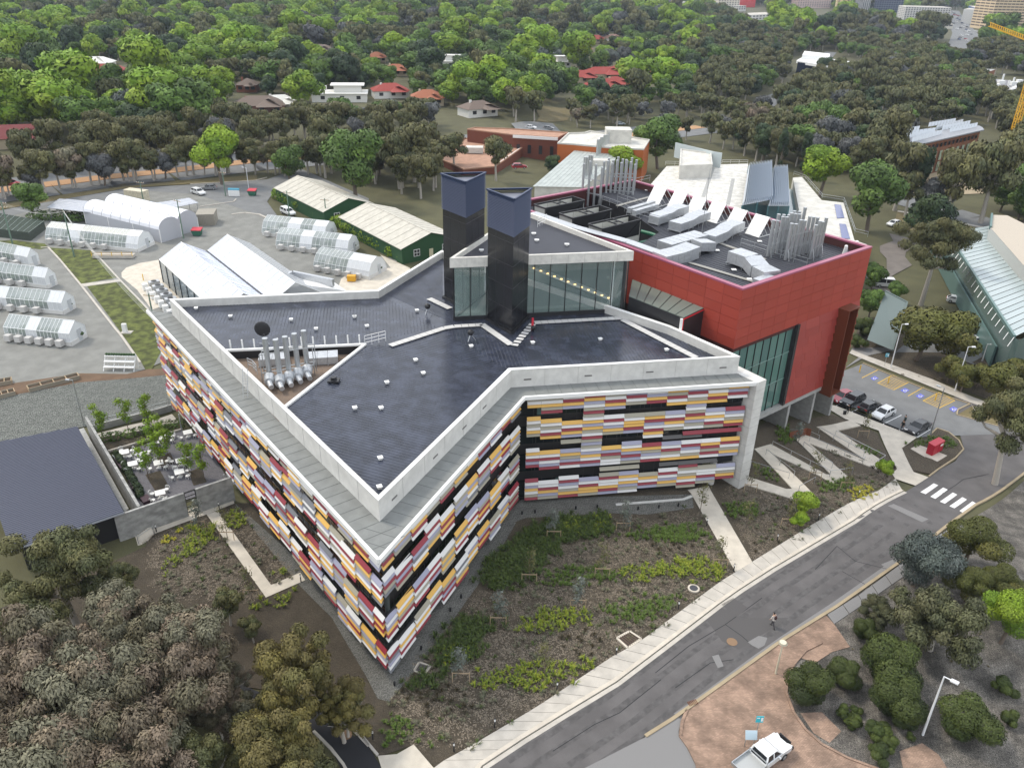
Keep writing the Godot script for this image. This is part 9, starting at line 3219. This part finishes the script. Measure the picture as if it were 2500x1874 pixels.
func make_woods() -> void:
	var area := v2([-162.1,-192.4,-138.5,-193.5,-130.6,-201.2,-109.9,-226.2,-91.9,-232.3,-75.5,-238.5,-58,-235.1,-35.4,-221.5,-20,-204,-24.2,-249.2,-32.8,-281.2,-21.2,-331.9,7.4,-339.4,50,-315.4,57.4,-316.3,76.5,-305.4,79.7,-279.5,92.7,-275.5,109.9,-264.7,111.5,-238.5,103.5,-219.7,111,-218.6,118.7,-210.9,131.1,-205.5,148.5,-198.6])
	area.append_array(A2([Vector2(3000, -1500), Vector2(3000, -4000), Vector2(-2600, -4000), Vector2(-2600, -600)]))
	var clear := [v2([139.2,-300.8,178.9,-312.3,161.8,-253.7,150.2,-233.1,108,-231.5]), v2([202.2,-655.7,267.5,-669.5,217.4,-537.5,162.6,-528]), v2([152.7,-337.3,214.1,-384.2,179.8,-305,149.5,-257.9,131.5,-247.9,125.9,-255.8,129.1,-269.7]), v2([202.3,-649.2,243.3,-722.9,262.5,-661.7,225.9,-572.8,198.6,-583.4]), v2([270.9,-584.2,310.7,-622.7,332.5,-626.9,350.2,-635,334.2,-604.5,299.5,-565,275.9,-542.1]), v2([298.9,-564.9,333.3,-579,324.4,-529.1,262.8,-422.1,244.7,-438.5]), v2([317.5,-679.9,359.7,-730.1,370.5,-702.4,337.2,-647.2,309.4,-651.7]), v2([161.5,-458,170.6,-444.3,174.7,-399.8,154.3,-356.1,150.4,-394.2]), v2([7.6,-393.4,26.1,-403,21.6,-361.2,7.4,-337.9]), v2([-2.6,-330.4,16.9,-353.3,17.3,-331.1,-1.1,-309.4])]
	var roads := [[v2([-158,-186.8,-147.2,-200.6,-137.1,-212.5,-127.6,-219.8,-116.4,-229.2,-102.6,-237.6,-82.8,-253.1,-59.4,-265.4,-28.6,-281.7,77.7,-356]), 15.0], [v2([259.9,-726.7,162.5,-494.4,150.5,-475.3,137.2,-453.8,126.7,-429.7,112.4,-396.3,102.1,-389.7]), 8.0], [v2([149.6,-601.7,164.8,-610.5,191.3,-646.9]), 8.0], [v2([786.6,-1629.1,661.3,-1354.5,568,-1142.6,506.7,-999.8,425.8,-837.5,366.2,-750.9,336,-718.7]), 22.0], [v2([111.4,-246.2,114.3,-239.5,118.1,-232.3,122.9,-226.9,125.8,-220.7]), 10.0], [v2([150.8,-459.3,160.2,-460.7,165,-408.8]), 8.0]]
	var keep := []
	for h in houses:
		keep.append([Vector2(h[0].x, h[0].z), h[1] * 0.5 + 2.5, h[0].length() * 0.11])
	var near_keep := keep.duplicate()
	keep = []
	for c in find_children("city_building*", "Node3D", false, false):
		keep.append([Vector2(c.position.x, c.position.z), 40.0, c.position.length() * 0.12])
	var fn := FastNoiseLite.new()
	fn.seed = 6
	fn.frequency = 0.011
	var rng := RandomNumberGenerator.new()
	rng.seed = 8
	var found := []
	var ave: PackedVector2Array = roads[0][0]
	var z := -150.0
	while z > -3300.0:
		var step := 7.0 if z > -300.0 else (9.0 if z > -800.0 else 14.0)
		var half := -z * 0.72 + 60.0
		var x := -half
		while x < half * 1.02:
			var q := Vector2(x + rng.randf_range(-0.45, 0.45) * step, z + rng.randf_range(-0.45, 0.45) * step)
			x += step
			if not Geometry2D.is_point_in_polygon(q, area): continue
			var ok := true
			for c in clear:
				if Geometry2D.is_point_in_polygon(q, c):
					ok = false
					break
			if not ok: continue
			for r in roads:
				var l: PackedVector2Array = r[0]
				for i in l.size() - 1:
					if q.distance_to(Geometry2D.get_closest_point_to_segment(q, l[i], l[i + 1])) < r[1]:
						ok = false
						break
				if not ok: break
			if not ok: continue
			for k in (keep if q.length() > 820.0 else near_keep):
				var o: Vector2 = k[0]
				var to := o.normalized()
				var dl := q - o
				if absf(dl.dot(Vector2(-to.y, to.x))) < k[1] and dl.dot(to) < k[1] and dl.dot(to) > -k[2] - k[1]:
					ok = false
					break
			if not ok: continue
			var near_ave := 1e9
			for i in ave.size() - 1:
				near_ave = minf(near_ave, q.distance_to(Geometry2D.get_closest_point_to_segment(q, ave[i], ave[i + 1])))
			var v := fn.get_noise_2d(q.x, q.y)
			var w := fn.get_noise_2d(q.x * 0.7 + 500.0, q.y * 0.7)
			var east := q.x / -q.y
			var kind := "green"
			var r := 3.2 + 6.0 * rng.randf() * rng.randf() + rng.randf_range(0.0, 1.6)
			var u := rng.randf()
			if (near_ave < 42.0 or q.y > -255.0 - q.x * 0.35) and east < 0.4:
				kind = "gum" if u < 0.8 else ("slate" if u < 0.9 else "brown")
				r = rng.randf_range(3.4, 5.4)
			elif east > 0.2 - 0.00012 * (q.y + 300.0) and q.y > -760.0:
				kind = "gum" if u < 0.78 else ("slate" if u < 0.85 else ("dark" if u < 0.94 else "green"))
				if v > 0.32: kind = "green"
				r = rng.randf_range(4.2, 6.6)
			elif q.y < -560.0 and w > 0.1:
				kind = "gum" if u < 0.6 else ("dark" if u < 0.8 else "slate")
			else:
				if v > 0.12: kind = "lime" if u < 0.72 else "green"
				elif v < -0.2: kind = "dark" if u < 0.5 else ("gum" if u < 0.75 else "green")
				elif u < 0.1: kind = "lime"
				elif u < 0.18: kind = "gum"
				elif u < 0.24: kind = "grey"
				elif u < 0.3: kind = "dark"
				if rng.randf() < 0.13: continue
				if kind == "lime": r *= 1.25
			if z < -800.0: r *= 1.35
			found.append([q, r, kind, q.length()])
		z -= step
	found.sort_custom(func(a, b2): return a[3] < b2[3])
	var belt := v2([-140.3,-196.5,-132.4,-204.3,-123.5,-212,-110.9,-223.2,-91.6,-231.5,-76.7,-237.5,-70.6,-235,-58.9,-239.2])
	for i in 44:
		found.append([along(belt, (i + rng.randf()) / 44.0) + Vector2(rng.randf_range(-2, 2), rng.randf_range(-3.5, 2.5)), rng.randf_range(3.2, 5.2), "gum" if i % 4 else ("brown" if i % 8 else "slate"), 0.0])
	for e in [[Vector2(-135.7,-238.3), 5.8], [Vector2(-120.2,-235.5), 6.2], [Vector2(-139.4,-231.5), 5.4], [Vector2(-105.7,-245.7), 5.6], [Vector2(-81.8,-255.1), 5.5], [Vector2(-57.9,-248.1), 6.8], [Vector2(-40.8,-247.6), 6.6], [Vector2(-29.3,-231.7), 7.4], [Vector2(-18.9,-247.4), 5.2], [Vector2(-32.5,-223.6), 6.0], [Vector2(-6,-236.9), 5.0]]:
		found.append([e[0], e[1], "gum", 0.0])
	for f in found: f[3] = f[0].length()
	found.sort_custom(func(a, b2): return a[3] < b2[3])
	var single := 215
	var marks := [["the netted cage", Vector2(-109,-174.3)], ["the cream container", Vector2(-98.3,-204.5)], ["the sign at the yard road's bend", Vector2(-74.5,-211.3)], ["the farther green hut", Vector2(-54,-211.6)], ["the nearer green hut", Vector2(-31.7,-188.2)], ["the terracotta roof", Vector2(-12.4,-274.5)], ["the orange block", Vector2(30.6,-319.5)], ["the white roof's penthouse", Vector2(62,-286.2)], ["the saw-tooth shades", Vector2(76.6,-255.7)], ["the maroon-roofed house", Vector2(-162.8,-269.7)], ["the brown-roofed brick house", Vector2(-106,-344.8)], ["the white modern house", Vector2(-80.2,-380.7)], ["the white house at the avenue's end", Vector2(-16.7,-348.4)], ["the solar-roofed brick building", Vector2(170.7,-335.9)], ["the building site", Vector2(139.6,-268.3)], ["the crane", Vector2(190.4,-321.4)], ["the grey glass roof", Vector2(113.8,-194.2)], ["the side road among the gums", Vector2(112.4,-396.3)]]
	var counted := {}
	var tone := {"gum": "dark olive gum", "slate": "grey-leaved tree", "brown": "brownish gum", "green": "mid green tree", "lime": "lime green tree", "dark": "dark green tree", "grey": "silvery tree"}
	for i in mini(single, found.size()):
		var f: Array = found[i]
		var q: Vector2 = f[0]
		var best: Array = marks[0]
		for m in marks:
			if m[1].distance_to(q) < best[1].distance_to(q): best = m
		var what: String = ("tall " if f[1] > 5.2 else ("slim " if f[1] < 4.0 else "")) + tone[f[2]]
		var ck: String = what + best[0]
		var c: int = counted.get(ck, 0)
		counted[ck] = c + 1
		var ord: String = ["first", "second", "third", "fourth", "fifth", "sixth", "seventh", "eighth", "ninth", "tenth", "eleventh", "twelfth", "thirteenth", "fourteenth", "fifteenth", "sixteenth", "seventeenth", "eighteenth", "nineteenth", "twentieth", "next", "last but some", "one more"][mini(c, 22)]
		tree(q.x, q.y, f[1], f[2], 1 if f[3] < 330 else 0, "%s %s near %s, counted outward" % [ord, what, best[0]], "trees near " + best[0], i)
	var rest := {}
	for i in range(single, found.size()):
		var f: Array = found[i]
		var key: String = "%s %d" % [f[2], (i % 2)]
		if not rest.has(key): rest[key] = []
		rest[key].append(f)
	for key in rest:
		var kind: String = key.split(" ")[0]
		var m := tree_parts(kind, 0, int(key.split(" ")[1]))
		var both := [m[1], m[0]] if kind in ["gum", "brown"] else [m[1]]
		for layer in both.size():
			var mm := MultiMesh.new()
			mm.transform_format = MultiMesh.TRANSFORM_3D
			mm.use_colors = true
			mm.mesh = both[layer]
			mm.instance_count = rest[key].size()
			for i in rest[key].size():
				var f: Array = rest[key][i]
				var s: float = f[1] / 4.6
				var yy: float = s * (0.85 + 0.3 * fposmod(f[0].x * 0.37, 1.0))
				mm.set_instance_transform(i, Transform3D(Basis(Vector3.UP, f[0].x * 2.1).scaled(V(s, yy, s)), on(f[0])))
				var g := 0.8 + 0.38 * fposmod(f[0].y * 0.731 + f[0].x * 0.17, 1.0)
				mm.set_instance_color(i, Color(g, g * (0.97 + 0.06 * fposmod(f[0].x, 1.0)), g))
			var o := MultiMeshInstance3D.new()
			o.name = numbered("far_woodland")
			o.multimesh = mm
			o.material_override = leaves(Color.WHITE) if layer == 0 else M.gum_bark
			add_child(o)
			metas(o, "far-off " + tone[kind] + ("s" if layer == 0 else " trunks") + " filling the suburb and woods to the skyline", "woodland", "", "stuff")
	print("trees ", found.size())

func tuft_mesh(n: int, h: float, lean: float, wd: float, cols: Array, seed_: int) -> ArrayMesh:
	var rng := RandomNumberGenerator.new()
	rng.seed = seed_
	var b := B.new()
	for i in n:
		var a := rng.randf() * TAU
		var d := V(cos(a), 0, sin(a))
		var o := d * rng.randf() * 0.12
		var s := V(-d.z, 0, d.x) * wd
		var m := o + d * lean * 0.4 + V(0, h * rng.randf_range(0.55, 0.8), 0)
		var e := o + d * lean * rng.randf_range(0.8, 1.3) + V(0, h * rng.randf_range(0.5, 1.0), 0)
		var c: Color = cols[rng.randi() % cols.size()]
		c = c * rng.randf_range(0.75, 1.25)
		b.col = Color(c.r, c.g, c.b)
		b.up(o - s, o + s, m + s)
		b.up(o - s, m + s, m - s)
		b.up(m - s, m + s, e)
	return b.mesh()

func plant(polys: Array, step: float, m: ArrayMesh, called: String, label: String, lo: float, hi: float, skip := 0.0) -> void:
	var rng := RandomNumberGenerator.new()
	rng.seed = hash(label)
	var where: Array[Transform3D] = []
	for p in polys:
		var r := Rect2(p[0], Vector2.ZERO)
		for q in p: r = r.expand(q)
		var c := r.get_center()
		var y := r.position.y
		while y < r.end.y:
			var x := r.position.x
			while x < r.end.x:
				var q := Vector2(x, y) + Vector2(rng.randf_range(-0.5, 0.5), rng.randf_range(-0.5, 0.5)) * step
				x += step
				if rng.randf() < skip or not Geometry2D.is_point_in_polygon(q + Vector2(rng.randfn(), rng.randfn()) * 0.45, p): continue
				where.append(Transform3D(Basis(Vector3.UP, rng.randf() * TAU).scaled(Vector3.ONE * rng.randf_range(lo, hi)), on(q)))
			y += step
	var mm := MultiMesh.new()
	mm.transform_format = MultiMesh.TRANSFORM_3D
	mm.mesh = m
	mm.instance_count = where.size()
	for i in where.size(): mm.set_instance_transform(i, where[i])
	var o := MultiMeshInstance3D.new()
	o.name = numbered(called)
	o.multimesh = mm
	o.material_override = leaves(Color.WHITE)
	add_child(o)
	metas(o, label, "ground cover", "", "stuff")

func make_planting() -> void:
	var bright := [Color(0.2, 0.26, 0.02), Color(0.155, 0.215, 0.022), Color(0.25, 0.26, 0.022)]
	var deep := [Color(0.06, 0.09, 0.018), Color(0.08, 0.115, 0.02), Color(0.045, 0.07, 0.018)]
	var grass := [Color(0.1, 0.16, 0.024), Color(0.13, 0.18, 0.032), Color(0.08, 0.13, 0.022)]
	var brown := [Color(0.045, 0.035, 0.018), Color(0.06, 0.045, 0.02), Color(0.03, 0.03, 0.015)]
	var grey := [Color(0.12, 0.125, 0.075), Color(0.095, 0.1, 0.055), Color(0.14, 0.125, 0.08)]
	plant([v2([2.69,-73.67,4.02,-74.03,10.61,-75.83,11.74,-71.89,5.73,-69.94,1.21,-62.42,-3.33,-62.52,-2.12,-66.11]), v2([-4.41,-58.51,0.09,-58.65,-2.66,-55.54,-2.87,-53.5,-5.49,-52.25,-7.19,-52.79,-5.83,-56.29]), v2([-9.42,-50.44,-6.35,-51.84,-4.51,-51.14,-7.29,-49.59])], 0.44, tuft_mesh(20, 0.62, 0.4, 0.035, deep, 1), "strappy_planting", "dark strappy plants along the foot of the sunshaded facade", 0.7, 1.35)
	plant([v2([2.84,-59.64,8.55,-59.82,8.41,-58.01,4.07,-57.23,0.44,-56.05,0.74,-57.78]), v2([-2.45,-51.2,1.98,-52.85,4.4,-53.31,8.61,-53.04,6.41,-51.63,1.67,-50.02,-2.38,-49.73]), v2([11.82,-65.79,16.57,-67.27,20.02,-67.65,19.61,-65.52,12.33,-64.26]), v2([17.91,-67.31,21.11,-68.23,23.37,-66.43,20.25,-64.02,17.86,-65.98]), v2([5.52,-73.77,11.32,-75.23,11.49,-73.07,6.7,-71.12]), v2([-5.38,-54.64,-2.64,-55.13,-3.16,-53.3,-5.19,-52.26]), v2([-34.5,-71.44,-32.51,-72.11,-31.72,-69.21,-33.75,-66.38,-34.63,-63.24,-35.26,-62.72,-34.96,-66.34]), v2([-32.29,-74.27,-30.61,-74.96,-29.39,-71.62,-30.58,-71.28]), v2([-24.36,-64.08,-22.86,-64.9,-23.34,-62.86]), v2([-25.31,-58.77,-21.15,-62.19,-20.92,-61.23,-23.87,-58.81]), v2([15.6,-67.23,16.45,-66.99,16.12,-64.89,15.25,-64.87])], 0.48, tuft_mesh(18, 0.5, 0.36, 0.035, bright, 2), "strappy_planting", "bright yellow-green strappy plants in drifts across the garden bed", 0.6, 1.25, 0.12)
	plant([v2([13.23,-71.94,17.19,-73.58,21.02,-72.81,20.62,-70.74,14.9,-70.54]), v2([3.62,-65,8.36,-66.2,12.37,-66.06,11.67,-64.49,4.41,-63.01]), v2([9.41,-60.3,15.4,-61.9,18.51,-62.48,14.87,-59.55,10.81,-58.09]), v2([16.45,-72.95,21.33,-74.03,22.54,-71.67,19.78,-70.71,16.1,-70.58]), v2([25.02,-77,28.39,-78.78,29.61,-78.16,28.42,-75.84,25.01,-75.25]), v2([38.43,-83.33,43.47,-85.37,42.08,-82.41,37.69,-80.58]), v2([38.83,-101.6,41,-104.1,39.25,-99.3,38.91,-94.88,36.52,-93.3]), v2([30.72,-86.42,32.74,-86.03,34.05,-82.84,31.83,-83.72]), v2([48.56,-97.28,50.95,-97.21,51.25,-94.56,49.98,-94.53]), v2([56.2,-98.3,60.8,-101.2,63.8,-101.3,63.3,-98.1,61.3,-98.9]), v2([-10.53,-46.38,-8.99,-47.27,-6.73,-44.54,-5.56,-43.63,-7.58,-44.83,-9.28,-43.54])], 0.42, tuft_mesh(22, 0.45, 0.22, 0.025, grass, 3), "meadow_grass", "soft green grass clumps in bands across the garden bed", 0.7, 1.3)
	plant([v2([5.8,-57.07,8.97,-57.16,9.63,-54.26,8.05,-53.62,5.34,-53.94]), v2([-7.18,-49.96,-2.69,-50.08,-2.23,-46.6,-6.42,-46.83]), v2([15.04,-70.26,20.62,-70.74,20.13,-68.2,15.41,-67.77]), v2([-9.64,-49.89,-4.46,-50.4,-5.97,-47.86,-8.94,-47.95]), v2([26.42,-70.94,29.72,-72.22,30.21,-71.36,26.72,-69.25]), v2([46.8,-90,51.67,-92.32,50.98,-89.46,47.26,-86.88])], 0.9, tuft_mesh(22, 0.36, 0.26, 0.03, brown, 4), "dark_tufts", "dark brown grass tufts planted in rows in the mulch", 0.7, 1.2, 0.08)
	var bed := [v2([-6.69,-55.42,0.32,-66.99,5.37,-73.9,17.3,-75.05,21.52,-76.94,22.97,-70.37,23.66,-66.18,21.88,-64.45,14.16,-57.42,12.78,-56.1,2.65,-48.09,-2.66,-44.17,-8.61,-44.49,-9.62,-47.76]), v2([26.38,-81.59,30.18,-82.69,34.03,-78.68,36.62,-80.59,39.93,-83.02,42.91,-84.87,48.27,-89.52,49.56,-87.04,49.67,-86.96,36.41,-75.55,26.15,-67.72]), v2([34.28,-89.38,37.14,-82.59,39.49,-83.76,34.12,-89.35]), v2([41.39,-94.35,48,-92.84,48.23,-91.19,43.56,-92.63,43.29,-86.2]), v2([-38.89,-69.53,-34.21,-73.27,-23.84,-60.43,-28.17,-59.14,-34.69,-61.27]), v2([-32.56,-73.95,-31.07,-74.63,-21.4,-63.17,-23.54,-62.36])]
	plant(bed, 1.05, tuft_mesh(16, 0.26, 0.26, 0.035, grey, 5), "low_ground_cover", "low grey-green ground cover dotted over the mulch", 0.6, 1.5, 0.35)
	plant(bed, 1.7, tuft_mesh(14, 0.3, 0.22, 0.03, deep, 6), "low_ground_cover", "low dark ground cover dotted over the mulch", 0.6, 1.3, 0.4)
	plant([v2([41.68,-81.76,43.96,-84.28,44.91,-82.81,42.87,-79.9,40.69,-78.83]), v2([-37.66,-68.72,-36.97,-70.18,-35.96,-71.39,-35.67,-69.65,-37.26,-68.18])], 0.5, tuft_mesh(16, 0.28, 0.24, 0.045, [Color(0.35, 0.3, 0.02), Color(0.25, 0.27, 0.03), Color(0.42, 0.34, 0.02)], 7), "flowering_ground_cover", "yellow flowering ground cover by the street and the garden stairs", 0.7, 1.3)
	trees([33.7,-75.5,1.8,48.1,-87,1.2,32.7,-73.6,1.1], "lime", 1, ["golden green shrub beside the footpath above the street", "golden green shrub at the lower end of the white path", "small golden green shrub next to the larger one"])
	plant([v2([32.47,-59.87,36.59,-62.09,46.31,-61.45,47.27,-57.02,42.58,-50.96,34.34,-45.6,30.71,-50.64]), v2([60.8,-126.1,70.2,-118.5,76.9,-110.4,79.3,-114.9,70.5,-125.3])], 2.2, tuft_mesh(12, 0.2, 0.22, 0.03, [Color(0.16, 0.13, 0.07), Color(0.12, 0.11, 0.06)], 8), "dry_grass_tufts", "sparse dry grass tufts in the gravel and mulch beds", 0.5, 1.4, 0.3)
	var ch := B.new()
	var rng := RandomNumberGenerator.new()
	rng.seed = 11
	for i in 44:
		var a := rng.randf() * TAU
		var c := rng.randf_range(0.1, 0.27)
		ch.col = Color(c, c * 0.82, c * 0.6)
		var o := V(rng.randf_range(-0.6, 0.6), 0.03, rng.randf_range(-0.6, 0.6))
		var d := V(cos(a), 0, sin(a)) * rng.randf_range(0.04, 0.1)
		var s := V(-d.z, 0, d.x) * 0.35
		ch.up(o - d - s, o + d - s + V(0, 0.02, 0), o + d + s)
		ch.up(o - d - s, o + d + s, o - d + s)
	plant(bed, 0.85, ch.mesh(), "mulch_chips", "bark chips lying over the garden beds", 0.8, 1.3)

func _ready() -> void:
	make_sky()
	make_materials()
	make_ground()
	make_paving()
	make_lab()
	make_towers()
	make_atrium()
	make_red()
	make_lab_plant()
	make_glasshouses()
	make_huts()
	make_furniture()
	make_courtyard()
	make_neighbours()
	make_city()
	make_houses()
	make_vehicles()
	make_people()
	make_trees()
	make_woods()
	make_planting()
